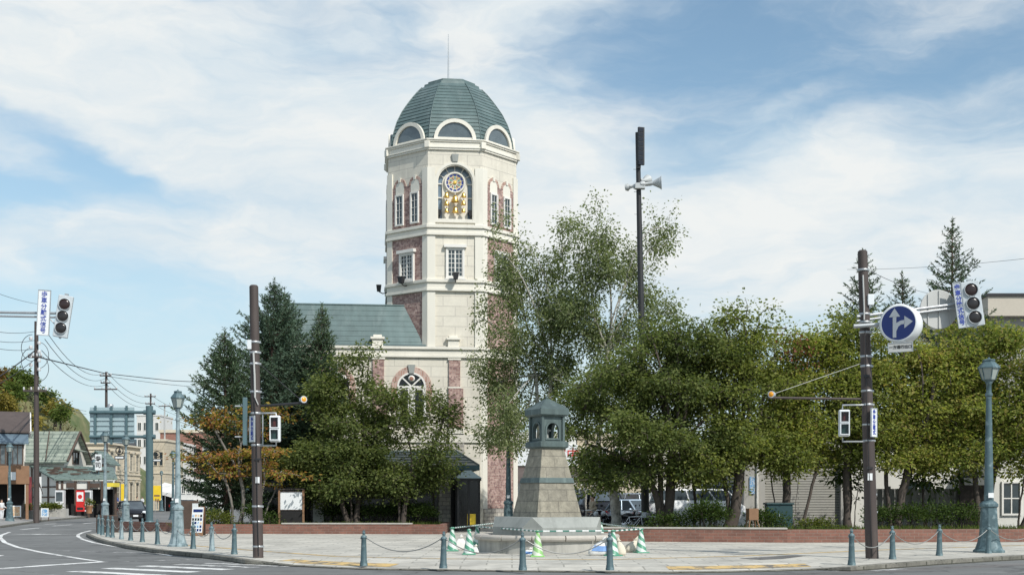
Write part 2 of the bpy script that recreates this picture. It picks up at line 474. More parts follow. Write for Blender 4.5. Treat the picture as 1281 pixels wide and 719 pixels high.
M_('canopy_roof', (0.075, 0.115, 0.118), 0.45, var=0.2, scale=3)
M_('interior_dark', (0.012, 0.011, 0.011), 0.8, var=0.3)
M_('deep_blue', (0.02, 0.035, 0.20), 0.3, var=0.1); M_('enamel_red', (0.30, 0.15, 0.10), 0.35); M_('enamel_teal', (0.16, 0.27, 0.22), 0.35)
# ground
M_road('asphalt', (0.165, 0.168, 0.165)); M_road('parking_asphalt', (0.09, 0.09, 0.09)); M_road('patch_asphalt', (0.16, 0.155, 0.15))
M_brick('paving', (0.53, 0.505, 0.445), (0.445, 0.43, 0.385), (0.29, 0.28, 0.245), 1.2, 0.6, 0.020, var=0.24, bump=0.3, offset=0.5, vscale=0.35, dirt=0.75)
M_brick('far_paving', (0.30, 0.295, 0.28), (0.26, 0.255, 0.245), (0.2, 0.19, 0.18), 0.6, 0.6, 0.02, var=0.15, bump=0.1)
M_brick('kerb_stone', (0.19, 0.18, 0.155), (0.14, 0.135, 0.11), (0.06, 0.06, 0.045), 1.0, 0.9, 0.03, var=0.5, bump=0.6, stain=0.8)
M_paint('road_white', (0.72, 0.72, 0.70), 0.44); M_paint('road_white_worn', (0.66, 0.66, 0.64), 0.535)
M_paint('tactile_yellow', (0.60, 0.42, 0.17), 0.47)
M_brick('planter_brick', (0.235, 0.108, 0.078), (0.17, 0.082, 0.062), (0.21, 0.145, 0.115), 0.32, 0.11, 0.012, var=0.25, bump=0.6)
M_('capstone', (0.42, 0.40, 0.36), 0.8, var=0.2, scale=5, bump=0.2)
M_('soil', (0.06, 0.055, 0.035), 0.95, var=0.4, scale=5, bump=0.5, col2=(0.06, 0.09, 0.03))
# monument
M_brick('monument_stone', (0.285, 0.262, 0.205), (0.235, 0.218, 0.175), (0.185, 0.172, 0.14), 0.62, 0.33, 0.009, var=0.45, bump=1.0, stain=0.6, vscale=2.6)
M_('plinth_stone', (0.29, 0.305, 0.285), 0.75, var=0.10, scale=4, bump=0.08, col2=(0.19, 0.20, 0.185), mixr=(0.48, 0.8), streak=True)
M_('ring_concrete', (0.40, 0.39, 0.355), 0.85, var=0.16, scale=3, bump=0.2, col2=(0.20, 0.20, 0.185), mixr=(0.5, 0.72), streak=True)
M_('ring_cap', (0.43, 0.40, 0.355), 0.8, var=0.12, scale=5, bump=0.15)
M_('patina', (0.085, 0.118, 0.115), 0.55, 0.2, var=0.25, scale=5, col2=(0.16, 0.21, 0.20), mixr=(0.5, 0.75), streak=True)
# street furniture
M_('teal_iron', (0.075, 0.125, 0.140), 0.55, 0.1, var=0.25, scale=7, col2=(0.25, 0.33, 0.345), mixr=(0.54, 0.72), bump=0.05)
M_('pale_iron', (0.26, 0.33, 0.35), 0.55, 0.1, var=0.25, scale=7, col2=(0.11, 0.165, 0.18), mixr=(0.49, 0.66), bump=0.05)
M_('chain_steel', (0.36, 0.36, 0.34), 0.5, 0.6, var=0.2)
M_('lamp_glass', (0.33, 0.37, 0.345), 0.25, var=0.08, scale=3)
M_('brown_pole', (0.064, 0.049, 0.044), 0.65, var=0.22, scale=3, col2=(0.105, 0.085, 0.075), mixr=(0.55, 0.8), streak=True)
M_('galvanised', (0.44, 0.46, 0.47), 0.42, 0.55, var=0.12, scale=7)
M_('signal_grey', (0.50, 0.54, 0.56), 0.45, var=0.06, scale=3)
M_('signal_white', (0.72, 0.75, 0.76), 0.4, var=0.05)
M_('lens_off', (0.022, 0.019, 0.019), 0.25, var=0.2); M_('lens_red_off', (0.028, 0.015, 0.014), 0.25, var=0.2); M_('lens_green_off', (0.015, 0.035, 0.035), 0.25)
M_('amber', (0.80, 0.33, 0.02), 0.3, var=0.1)
M_('sign_blue', (0.008, 0.022, 0.125), 0.35, var=0.05); M_('sign_white', (0.76, 0.78, 0.78), 0.4, var=0.04); M_('ink_blue', (0.03, 0.06, 0.34), 0.5, var=0.02)
M_('sign_back', (0.47, 0.47, 0.45), 0.5, 0.2, var=0.06, scale=2); M_('ink_black', (0.02, 0.02, 0.02), 0.6)
M_('speaker_grey', (0.46, 0.48, 0.48), 0.45, var=0.06)
M_('gantry_green', (0.085, 0.145, 0.16), 0.45, 0.1, var=0.15, scale=2); M_('panel_back', (0.36, 0.46, 0.48), 0.5, 0.2, var=0.08, scale=1)
M_('cone_green', (0.07, 0.26, 0.165), 0.45, var=0.12); M_('cone_lime', (0.22, 0.50, 0.14), 0.45, var=0.12)
M_('bar_tape', (0.7, 0.7, 0.68), 0.5)
M_stripe('cone_stripe', (0.075, 0.27, 0.17), (0.60, 0.66, 0.62), 0.22, 2, 0.44); M_stripe('cone_stripe_lime', (0.24, 0.46, 0.16), (0.60, 0.64, 0.54), 0.22, 2, 0.44)
M_stripe('bar_stripe', (0.03, 0.17, 0.13), (0.72, 0.73, 0.72), 0.36, 0)
M_('sack_white', (0.70, 0.69, 0.66), 0.8, var=0.1, scale=9, bump=0.4); M_('sack_cream', (0.60, 0.55, 0.45), 0.8, var=0.12, scale=9, bump=0.4)
M_('sack_blue', (0.18, 0.32, 0.60), 0.7)
# vehicles
M_('car_black', (0.012, 0.013, 0.016), 0.18, 0.0, var=0.1, spec=0.7); M_('car_white', (0.74, 0.75, 0.75), 0.25, var=0.03); M_('car_silver', (0.42, 0.46, 0.50), 0.25, 0.5, var=0.05)
M_('car_lightblue', (0.40, 0.50, 0.60), 0.25, 0.2, var=0.05); M_('tyre', (0.02, 0.02, 0.02), 0.85); M_('rim', (0.45, 0.45, 0.45), 0.3, 0.8); M_('chrome', (0.7, 0.7, 0.7), 0.15, 1.0, var=0.05)
M_('headlight', (0.65, 0.68, 0.70), 0.12, var=0.05); M_('tail_red', (0.42, 0.02, 0.015), 0.2); M_('bike_red', (0.35, 0.03, 0.03), 0.25); M_('seat_black', (0.02, 0.02, 0.02), 0.6)
M_('plastic_white', (0.70, 0.71, 0.72), 0.4)
# shops
M_('shop_wall', (0.60, 0.57, 0.50), 0.85, var=0.1, scale=2, col2=(0.42, 0.40, 0.35), mixr=(0.55, 0.85), streak=True)
M_('grey_wall', (0.47, 0.49, 0.49), 0.85, var=0.08, scale=1.5)
M_brick('green_metal_roof', (0.20, 0.235, 0.19), (0.30, 0.33, 0.27), (0.10, 0.13, 0.11), 1.9, 0.55, 0.05, rough=0.6, var=0.35, bump=0.3, stain=0.5)
M_brick('grey_green_roof', (0.13, 0.18, 0.16), (0.18, 0.24, 0.21), (0.06, 0.08, 0.07), 1.2, 0.5, 0.04, rough=0.6, var=0.35, bump=0.3, stain=0.5)
M_('brown_roof', (0.085, 0.065, 0.058), 0.6, var=0.2, scale=3); M_('blue_roof', (0.12, 0.17, 0.21), 0.4, var=0.15); M_('slate_roof', (0.055, 0.055, 0.06), 0.6, var=0.25)
M_('orange_wood', (0.235, 0.13, 0.07), 0.7, var=0.2, scale=4); M_('timber', (0.09, 0.06, 0.045), 0.75, var=0.25)
M_brick('pale_stone', (0.55, 0.48, 0.36), (0.50, 0.435, 0.325), (0.36, 0.31, 0.235), 1.2, 0.5, 0.02, var=0.14, bump=0.3, stain=0.25)
M_('pale_stone_trim', (0.60, 0.53, 0.41), 0.8, var=0.1); M_brick('far_brick', (0.27, 0.12, 0.085), (0.33, 0.16, 0.12), (0.3, 0.2, 0.16), 0.6, 0.2, 0.02, var=0.2)
M_('sign_yellow', (0.80, 0.55, 0.03), 0.45); M_('vend_red', (0.60, 0.03, 0.03), 0.35); M_('awning_white', (0.66, 0.65, 0.62), 0.7, var=0.1); M_('awning_yellow', (0.75, 0.60, 0.06), 0.7)
M_('banner_white', (0.74, 0.74, 0.72), 0.8); M_('banner_red', (0.22, 0.04, 0.045), 0.8); M_('poster_a', (0.62, 0.30, 0.12), 0.5, scale=22, var=0.3, col2=(0.7, 0.65, 0.5), mixr=(0.4, 0.6)); M_('poster_b', (0.10, 0.30, 0.55), 0.5, scale=22, var=0.3, col2=(0.7, 0.72, 0.72), mixr=(0.45, 0.6))
M_('terracotta', (0.36, 0.19, 0.10), 0.8); M_('concrete_wall', (0.40, 0.39, 0.36), 0.85, var=0.15, scale=1.5, col2=(0.26, 0.255, 0.235), mixr=(0.5, 0.8), streak=True)
M_brick('shutter', (0.40, 0.39, 0.35), (0.37, 0.36, 0.32), (0.19, 0.185, 0.17), 60.0, 0.115, 0.022, rough=0.55, var=0.10, bump=1.0, stain=0.2)
M_('fence_board', (0.25, 0.24, 0.215), 0.8, var=0.2, scale=2, col2=(0.15, 0.14, 0.13), mixr=(0.55, 0.8), streak=True)
M_('box_green', (0.015, 0.05, 0.055), 0.5); M_('beige_fascia', (0.52, 0.47, 0.39), 0.8, var=0.06); M_('wire', (0.03, 0.03, 0.035), 0.6); M_('insulator', (0.55, 0.55, 0.55), 0.4)
# vegetation
M_('bark', (0.075, 0.06, 0.05), 0.9, var=0.35, scale=9, bump=0.6); M_('bark_grey', (0.17, 0.155, 0.135), 0.9, var=0.3, scale=9, bump=0.5, streak=True)
M_('bark_birch', (0.36, 0.34, 0.30), 0.8, var=0.2, scale=8, col2=(0.07, 0.06, 0.055), mixr=(0.56, 0.63)); M_('bark_red', (0.11, 0.07, 0.055), 0.9, var=0.3, scale=9)
M_('bark_stump', (0.48, 0.47, 0.43), 0.85, var=0.25, scale=5, col2=(0.16, 0.155, 0.14), mixr=(0.45, 0.65), bump=0.4)
M_leaf('leaf_cherry', [(0.058, 0.086, 0.034), (0.108, 0.142, 0.048), (0.165, 0.202, 0.070), (0.255, 0.275, 0.108)], 0.5)
M_leaf('leaf_cherry_light', [(0.085, 0.120, 0.034), (0.158, 0.196, 0.052), (0.24, 0.268, 0.078), (0.35, 0.355, 0.12)], 0.5)
M_leaf('leaf_gold', [(0.090, 0.130, 0.032), (0.170, 0.215, 0.048), (0.265, 0.305, 0.074), (0.37, 0.375, 0.11), (0.34, 0.26, 0.11)], 0.52)
M_leaf('leaf_birch', [(0.105, 0.138, 0.064), (0.165, 0.205, 0.096), (0.24, 0.28, 0.145), (0.34, 0.365, 0.205)], 0.5)
M_leaf('leaf_autumn', [(0.08, 0.115, 0.028), (0.19, 0.20, 0.04), (0.34, 0.27, 0.055), (0.38, 0.18, 0.07), (0.31, 0.115, 0.065)], 0.45)
M_leaf('leaf_red', [(0.22, 0.08, 0.06), (0.30, 0.12, 0.09)])
M_leaf('leaf_shrub', [(0.022, 0.045, 0.012), (0.05, 0.085, 0.020), (0.09, 0.125, 0.03)], 0.25)
M_leaf('leaf_shrub_light', [(0.05, 0.08, 0.018), (0.12, 0.15, 0.03), (0.2, 0.2, 0.05)], 0.3)
M_leaf('needle_blue', [(0.052, 0.090, 0.060), (0.095, 0.145, 0.100), (0.15, 0.21, 0.155)], 0.2)
M_leaf('needle_green', [(0.045, 0.08, 0.048), (0.085, 0.13, 0.075), (0.14, 0.19, 0.11)], 0.2)
M_leaf('leaf_hill', [(0.06, 0.10, 0.03), (0.11, 0.16, 0.04), (0.18, 0.21, 0.06)], 0.4); M_leaf('leaf_hill_yellow', [(0.13, 0.13, 0.04), (0.26, 0.22, 0.06), (0.36, 0.28, 0.07)], 0.4)
M_leaf('leaf_hill_red', [(0.17, 0.11, 0.045), (0.27, 0.17, 0.07), (0.13, 0.14, 0.045)], 0.4)
M_leaf('grass_blade', [(0.05, 0.09, 0.02), (0.12, 0.15, 0.03)], 0.3)
M_('hill_grass', (0.17, 0.165, 0.08), 0.95, var=0.35, scale=0.35, col2=(0.08, 0.11, 0.04), mixr=(0.42, 0.62), bump=0.6)
M_('far_mountain', (0.045, 0.075, 0.085), 0.95, var=0.15, scale=0.01)
# people
M_('skin', (0.45, 0.28, 0.20), 0.6); M_('hair', (0.015, 0.012, 0.01), 0.6); M_('cloth_beige', (0.40, 0.33, 0.24), 0.8); M_('cloth_dark', (0.03, 0.035, 0.05), 0.8); M_('cloth_white', (0.65, 0.66, 0.67), 0.8); M_('cloth_blue', (0.06, 0.10, 0.28), 0.8); M_('cloth_brown', (0.16, 0.10, 0.07), 0.8)

M_('cell_dark', (0.012, 0.014, 0.022), 0.2, var=0.2); M_('arrow_grey', (0.36, 0.39, 0.42), 0.4, var=0.04); M_('figure_red', (0.075, 0.02, 0.018), 0.3); M_('figure_green', (0.02, 0.05, 0.045), 0.3)
M_leaf('leaf_hill_dry', [(0.075, 0.08, 0.035), (0.15, 0.135, 0.07), (0.22, 0.19, 0.11), (0.09, 0.10, 0.035)], 0.15)
M_glass('car_glass', (0.075, 0.095, 0.11), 0.05, 1.0)  # lighter base colour imitates the sky reflected in the windows
M_leaf('leaf_gold_pale', [(0.10, 0.145, 0.036), (0.19, 0.235, 0.055), (0.29, 0.325, 0.085), (0.40, 0.395, 0.12), (0.36, 0.25, 0.11)], 0.52)
M_leaf('leaf_gold_deep', [(0.075, 0.115, 0.030), (0.14, 0.185, 0.045), (0.22, 0.265, 0.068), (0.33, 0.34, 0.10), (0.36, 0.24, 0.11)], 0.52)


# ---------------------------------------------------------------- ground, roads, pavements, kerbs, markings
def flat(name, pts, mat, z=None, kind='structure'):
    mb = MB(); mb.add([(p[0], p[1], p[2] if z is None else z) for p in pts], [tuple(range(len(pts)))])
    o = mb.build(name, mat); o['kind'] = kind
    if o.data.polygons[0].normal.z < 0: o.data.flip_normals()
    return o

flat('road', [(-3500, -200, 0), (3500, -200, 0), (3500, 6000, 0), (-3500, 6000, 0)], MAT['asphalt'])

KZ = 0.12
# the plaza's road edge: photo column, row, height of the paving there
edge_px = [(110, 667, .12), (116, 670, .12), (124, 673, .12), (135, 676.2, .12), (160, 681.2, .12), (195, 686.2, .12), (220, 688.7, .12), (240, 690.6, .12), (265, 693.2, .12),
           (290, 696.2, .12), (310, 699.3, .12), (335, 702.5, .07), (365, 706, .035), (420, 709, .03), (480, 710.8, .03), (560, 711.8, .03), (653, 713.2, .03),
           (763, 714.2, .03), (840, 714.6, .03), (900, 714, .03), (960, 712.6, .03), (1020, 710.6, .035), (1062, 708.4, .10), (1100, 705, .12), (1170, 700, .12),
           (1240, 696, .12), (1310, 692.3, .12), (1500, 684, .12), (2000, 671, .12)]
edge = [G(*e) for e in edge_px]
inner = []
for i, e in enumerate(edge):
    t = (edge[min(i + 1, len(edge) - 1)] - edge[max(i - 1, 0)]); n = Vector((-t.y, t.x, 0)).normalized()
    w = 1.1 if e.z < .119 else 0.35
    if i < 3: w = 0.1
    inner.append(Vector((e.x + n.x * w, e.y + n.y * w, KZ)))
mb = MB()
k = len(edge)
mb.add(edge + inner, [(i, i + 1, k + i + 1, k + i) for i in range(k - 1)])
back = [Vector((75, 78, KZ)), Vector((-20, 78, KZ)), Vector((-19.5, 64, KZ)), G(212, 663.6, KZ), G(150, 665.4, KZ)]
mb.add(inner + back, [tuple(range(k + len(back)))])
pv = mb.build('plaza_pavement', MAT['paving']); pv['kind'] = 'structure'

def kerb(name, pts, width=0.16, extra=0.006, mat='kerb_stone', side=-1):
    mb = MB(); ring = []
    for i, e in enumerate(pts):
        t = (pts[min(i + 1, len(pts) - 1)] - pts[max(i - 1, 0)]); n = Vector((-t.y, t.x, 0)).normalized() * side * -1
        o_ = Vector((e.x, e.y, 0)) - n * width * 0.5; i_ = Vector((e.x, e.y, 0)) + n * width * 0.5
        zt = e.z + extra
        ring.append([(o_.x, o_.y, -.03), (o_.x, o_.y, zt - .015), (o_.x + n.x * .02, o_.y + n.y * .02, zt), (i_.x, i_.y, zt), (i_.x, i_.y, -.03)])
    vs = [p for r in ring for p in r]; fs = []
    for i in range(len(ring) - 1):
        for j in range(4): fs.append((i * 5 + j, i * 5 + j + 1, (i + 1) * 5 + j + 1, (i + 1) * 5 + j))
    mb.add(vs, fs); o = mb.build(name, MAT[mat]); o['kind'] = 'structure'
    return o

def resample(pts, step=0.5):
    out = [pts[0]]
    for a, b in zip(pts, pts[1:]):
        n = max(1, int((b - a).length / step))
        for i in range(1, n + 1): out.append(a.lerp(b, i / n))
    return out
kerb('kerb', resample(edge, 0.7))

# lot behind the planters
flat('parking_lot', [(2.2, 50.2, .126), (60, 50.2, .126), (60, 96, .126), (2.2, 96, .126)], MAT['parking_asphalt'])
# darker grey patch in the paving
flat('paving_patch', [G(925, 697.6, .126), G(985, 694.2, .126), G(1008, 694.6, .126), G(980, 698.2, .126), G(950, 699.4, .126)], MAT['patch_asphalt'])
# tactile strips
def strip(name, pa, pb, w, mat, z):
    t = (pb - pa).normalized(); n = Vector((-t.y, t.x, 0)) * w / 2
    return flat(name, [pa - n, pb - n, pb + n, pa + n], mat, None)
def poly_strip(mb, pts, w, z):
    L = []
    for i, p in enumerate(pts):
        t = (pts[min(i + 1, len(pts) - 1)] - pts[max(i - 1, 0)]).normalized(); n = Vector((-t.y, t.x, 0)) * w / 2
        L.append((Vector((p.x - n.x, p.y - n.y, z)), Vector((p.x + n.x, p.y + n.y, z))))
    vs = [q for pr in L for q in pr]
    mb.add(vs, [(2 * i, 2 * i + 2, 2 * i + 3, 2 * i + 1) for i in range(len(L) - 1)])
mb = MB()
poly_strip(mb, resample([G(215, 680, .12), G(330, 689, .12), G(420, 695.5, .12), G(560, 698.5, .12), G(760, 699.5, .12), G(930, 695, .12), G(1100, 687.5, .12), G(1300, 681, .12)], 1.0), 0.22, .1245)
yl = mb.build('tactile_path', MAT['tactile_yellow']); yl['kind'] = 'structure'
def edge_z(px):
    for a, b in zip(edge_px, edge_px[1:]):
        if a[0] <= px <= b[0]: return a[2] + (b[2] - a[2]) * (px - a[0]) / (b[0] - a[0])
    return .12
def tactile_block(c0, c1):
    """yellow blocks lying on the dropped kerb ramp"""
    mb = MB(); vs = []; seg = []
    for i, e in enumerate(edge_px):
        if c0 <= e[0] <= c1:
            a, b = edge[i], inner[i]
            seg.append((a.lerp(b, 0.28) + Vector((0, 0, .005)), a.lerp(b, 0.78) + Vector((0, 0, .005))))
    vs = [q for pr in seg for q in pr]
    mb.add(vs, [(2 * i, 2 * i + 2, 2 * i + 3, 2 * i + 1) for i in range(len(seg) - 1)])
    o = mb.build('tactile_blocks', MAT['tactile_yellow']); o['kind'] = 'structure'
tactile_block(335, 485); tactile_block(835, 1025)

# painted markings
mk = MB(); mw = MB()
Z1 = .004
curve = [G(px, py) for px, py in [(12, 665), (1.5, 669), (0, 672), (6, 678), (22, 684), (50, 690), (80, 695), (105, 699), (128, 702.3)]]
poly_strip(mk, resample(curve, 0.6), 0.17, Z1)
curve = [G(px, py) for px, py in [(114, 663.2), (104, 665.5), (98, 668), (97.5, 670.5), (103, 674), (118, 678.5), (140, 682.5), (170, 687), (200, 692), (214, 694.5)]]
poly_strip(mk, resample(curve, 0.6), 0.15, Z1)
poly_strip(mk, resample([G(-40, 713.6), G(0, 711), G(60, 706.6), G(130, 702.2)], 1.0), 0.34, Z1 + .0006)
poly_strip(mw, resample([G(130, 702.2), G(190, 701), G(248, 699.2)], 1.0), 0.28, Z1)
for a, b in [((26, 662.0), (50, 659.8)), ((66, 657.5), (90, 655.8)), ((56, 655.3), (70, 654.6)), ((104, 654.6), (122, 652.9)), ((-6, 695.5), (1, 694))]:
    poly_strip(mk, [G(*a), G(*b)], 0.22, Z1)
# crosswalk bars: near-left to the kerb
for i, (c, y) in enumerate([(30, 728), (66, 722), (104, 716.6), (146, 712.8), (190, 709.9), (232, 707.9), (272, 706.4), (306, 705.4)]):
    m_ = mk if i < 5 else mw
    a = G(c - 12, y - 2.6); d = Vector((0.93, -0.62, 0)).normalized() * 3.0
    poly_strip(m_, [a, a + d], 0.45, Z1)
# turn arrows
def arrow(mb, c, ang, L, W):
    d = Vector((math.cos(ang), math.sin(ang), 0)); n = Vector((-d.y, d.x, 0))
    P_ = lambda u, v: c + d * u + n * v
    mb.add([P_(-L, -.09), P_(.1, -.09), P_(.1, .09), P_(-L, .09)], [(0, 1, 2, 3)])
    mb.add([P_(.1, -W), P_(L * .75, 0), P_(.1, W)], [(0, 1, 2)])
    mb.add([P_(-L * .2, .09), P_(.1, .09 + W * 1.2), P_(-.25, .09 + W * 1.2), P_(-L * .5, .09)], [(0, 1, 2, 3)])
def lift(p, z): return Vector((p.x, p.y, z))
arrow(mk, lift(G(56, 667.8), Z1), R(176), 2.2, .5); arrow(mw, lift(G(128, 689.8), Z1), R(-30), 2.0, .5)
for a, b in [((1040, 713.6), (1070, 712.2)), ((1062, 711.6), (1100, 709.8)), ((1090, 713.5), (1130, 711))]:
    poly_strip(mw, resample([G(*a), G(*b)], 0.5), 0.30, Z1)
o = mk.build('road_markings', MAT['road_white']); o['kind'] = 'structure'
o = mw.build('worn_road_markings', MAT['road_white_worn']); o['kind'] = 'structure'
# strip of newer asphalt along the crossing
mb = MB(); poly_strip(mb, resample([G(330, 719), G(640, 721.5), G(960, 720), G(1290, 705)], 1.5), 0.9, .002)
o = mb.build('asphalt_seam', MAT['patch_asphalt']); o['kind'] = 'structure'

# ---------------------------------------------------------------- brick planters
def planter_wall(name, label, pts, h, capfrom=None, capto=None, grp=None):
    t = thing(name, label, 'planter wall', pts[0]); o0 = Vector(pts[0])
    mb = MB(); w = 0.24
    L = []
    P_ = [Vector(p) - o0 for p in pts]
    for i, p in enumerate(P_):
        a = (P_[i] - P_[i - 1]).normalized() if i else (P_[1] - P_[0]).normalized()
        b = (P_[i + 1] - P_[i]).normalized() if i < len(P_) - 1 else a
        tt = (a + b).normalized(); n = Vector((-tt.y, tt.x, 0)); s = 1 / max(0.5, n.dot(Vector((-a.y, a.x, 0))))
        L.append((p, p + n * w * s))
    def run(i0, i1, z0, z1, grow):
        m2 = MB(); vs = []
        for p, q in L[i0:i1 + 1]:
            d = (q - p).normalized() * grow
            a, b = p - d, q + d
            vs += [(a.x, a.y, z0), (a.x, a.y, z1), (b.x, b.y, z1), (b.x, b.y, z0)]
        m = len(vs) // 4; fs = [(0, 1, 2, 3), tuple(4 * (m - 1) + x for x in (3, 2, 1, 0))]
        for i in range(m - 1):
            for j in range(4): fs.append((4 * i + j, 4 * (i + 1) + j, 4 * (i + 1) + (j + 1) % 4, 4 * i + (j + 1) % 4))
        m2.add(vs, fs); return m2
    run(0, len(L) - 1, -.02, h, 0).build('brick_course', MAT['planter_brick'], t)
    if capfrom is not None: run(capfrom, capto, h + .001, h + .062, .03).build('capstone', MAT['capstone'], t, 0.012)
    return t
pl = [Vector((-20.6, 64, KZ)), G(211, 664.4, KZ), G(222, 667.2, KZ), G(352, 667.3, KZ), G(515, 667.6, KZ), G(556, 667.8, KZ), Vector((-2.95, 60.4, KZ))]
planter_wall('planter_wall', 'low red brick planter wall in front of the clock tower building', pl, .42, 3, 4)
pr = [Vector((3.15, 49.5, KZ)), G(747, 676.6, KZ), G(985, 678.3, KZ), G(1300, 677.2, KZ), G(1500, 675, KZ), Vector((36, 53, KZ))]
planter_wall('planter_wall', 'long low red brick planter wall behind the brown pole and chained bollards', pr, .46, 1, 2)
flat('planter_bed', [(p.x, p.y, .44) for p in [pl[0] + Vector((.3, 0, 0)), pl[1] + Vector((.3, .3, 0)), pl[2] + Vector((.3, .3, 0)), pl[3] + Vector((0, .2, 0)), pl[5] + Vector((-.2, .2, 0)), pl[6] + Vector((-.3, 0, 0)), Vector((-16, 62.3, 0)), Vector((-19, 64, 0))]], MAT['soil'])
flat('planter_bed', [(p.x, p.y, .48) for p in [pr[0] + Vector((.3, 0, 0)), pr[1] + Vector((.3, .2, 0)), pr[2] + Vector((0, .2, 0)), pr[3] + Vector((0, .2, 0)), pr[4] + Vector((0, .3, 0)), Vector((36, 54, 0)), Vector((30, 52.6, 0)), Vector((10, 50.4, 0))]], MAT['soil'])


# ---------------------------------------------------------------- clock tower building
H8, A8 = 3.40, 1.405            # half width of the eight-sided tower, half width of its front face
D66 = 66.0
def zt(py, d=D66): return HE + (HY - py) * d / F - KZ
BT = thing('clock_tower_building', 'cream and brick clock tower with a green eight-sided dome and green roofed wing', 'building', (-3.3, 69.35, KZ), R(6.2))

def oct_(h, extra=0.0):
    a = A8 / H8 * h + extra * 0.41; h = h + extra
    return [(-a, -h), (a, -h), (h, -a), (h, a), (a, h), (-a, h), (-h, a), (-h, -a)]
FACES = []
o8 = oct_(H8)
for i in range(8):
    p, q = Vector((*o8[i], 0)), Vector((*o8[(i + 1) % 8], 0))
    mid = (p + q) / 2; n = Vector((q.y - p.y, -(q.x - p.x), 0)).normalized()
    FACES.append((wallframe(mid, n), (q - p).length))
Z_CORN, Z_TOP = zt(188.5), zt(175)
Z_B1T, Z_B1B, Z_B2T, Z_B2B = zt(282), zt(295), zt(350), zt(364.6)
Z_W1, Z_W0, Z_C1, Z_C0, Z_ST = zt(434.5), zt(448), zt(543), zt(553.5), zt(636)

# wall: eight faces, the front one with the arched niche
mb = MB()
for i, (M, w) in enumerate(FACES):
    top = Z_CORN
    if i != 0:
        mb.add([(-w / 2, 0, 0), (w / 2, 0, 0), (w / 2, top, 0), (-w / 2, top, 0)], [(0, 1, 2, 3)], M)
NW, NB, NS = 1.86, zt(275.5), zt(275.5) + 1.93     # niche width, sill, springing
hole = arch(NW, NS - NB, 14, 0, NB)
M0, W0 = FACES[0]
w = W0
mb.add([(-w / 2, 0, 0), (w / 2, 0, 0), (w / 2, NB, 0), (-w / 2, NB, 0)], [(0, 1, 2, 3)], M0)
mb.add([(-w / 2, NB, 0), (-NW / 2, NB, 0), (-NW / 2, NS, 0), (-w / 2, NS, 0)], [(0, 1, 2, 3)], M0)
mb.add([(NW / 2, NB, 0), (w / 2, NB, 0), (w / 2, NS, 0), (NW / 2, NS, 0)], [(0, 1, 2, 3)], M0)
ap = hole[2:]                                         # right springing over the top to the left springing
m_ = len(ap)
outer_ = [(w / 2 - w * i / (m_ - 1), Z_CORN) for i in range(m_)]
outer_[0] = (w / 2, NS); outer_[-1] = (-w / 2, NS)
vs = [(x, y, 0) for x, y in ap] + [(x, y, 0) for x, y in outer_]
mb.add(vs, [(i, m_ + i, m_ + i + 1, i + 1) for i in range(m_ - 1)], M0)
mb.add([(w / 2, NS, 0), (w / 2, Z_CORN, 0), (outer_[1][0], Z_CORN, 0)], [(0, 1, 2)], M0)
mb.add([(-w / 2, NS, 0), (outer_[-2][0], Z_CORN, 0), (-w / 2, Z_CORN, 0)], [(0, 1, 2)], M0)
vs = [(x, y, 0) for x, y in hole] + [(x, y, -.42) for x, y in hole]; n_ = len(hole)
mb.add(vs, [(i, (i + 1) % n_, n_ + (i + 1) % n_, n_ + i) for i in range(n_)], M0)
mb.build('tower_wall', MAT['cream_block'], BT)

# corner pilasters
for i in range(8):
    mb = MB(); v = Vector((*o8[i], 0))
    for j, sgn in ((i, 1), (i - 1, -1)):
        M, w = FACES[j]
        pw = .38 if j % 4 == 0 else .33
        x0, x1 = (-w / 2, -w / 2 + pw) if sgn > 0 else (w / 2 - pw, w / 2)
        for z0, z1 in ((0, Z_C0 - .002), (Z_C1 + .002, Z_B2B - .002), (Z_B2T + .002, Z_B1B - .002), (Z_B1T + .002, Z_CORN - .9)):
            p_ = .075
            a0 = x0 - (p_ * .41 if sgn > 0 else 0); a1 = x1 + (p_ * .41 if sgn < 0 else 0)
            mb.box(a0, a1, z0, z1, 0.002, p_, M)
    mb.build('pilaster', MAT['cream_trim'], BT)

def band(name, levels, mat='cream_trim'):
    mb = MB()
    for z0, z1, pr_ in levels: mb.frustum(oct_(H8, pr_), z0, oct_(H8, pr_), z1)
    return mb.build(name, MAT[mat], BT, 0.015)
hh = Z_B1T - Z_B1B
band('string_course', [(Z_B1B, Z_B1B + .13, .15), (Z_B1B + .13, Z_B1T - .16, .085), (Z_B1T - .16, Z_B1T, .17)])
band('string_course', [(Z_B2B, Z_B2B + .13, .15), (Z_B2B + .13, Z_B2T - .16, .085), (Z_B2T - .16, Z_B2T, .17)])
band('string_course', [(Z_C0, Z_C0 + .12, .14), (Z_C0 + .12, Z_C1 - .12, .08), (Z_C1 - .12, Z_C1, .15)])
band('string_course', [(Z_W0, Z_W0 + .12, .12), (Z_W0 + .12, Z_W1 - .12, .07), (Z_W1 - .12, Z_W1, .14)])
band('cornice', [(Z_CORN, Z_CORN + .09, .09), (Z_CORN + .09, Z_CORN + .17, .13), (Z_CORN + .17, Z_TOP - .15, .06), (Z_TOP - .15, Z_TOP - .07, .12), (Z_TOP - .07, Z_TOP, .17)])
for i in range(8):
    v = Vector((*o8[i], 0)); v2 = v * 1.012
    mb = MB(); mb.cbox((v2.x, v2.y, Z_TOP - .30), (.27, .27, .34), math.atan2(v.y, v.x)); mb.build('corner_block', MAT['cream_trim'], BT, 0.02)

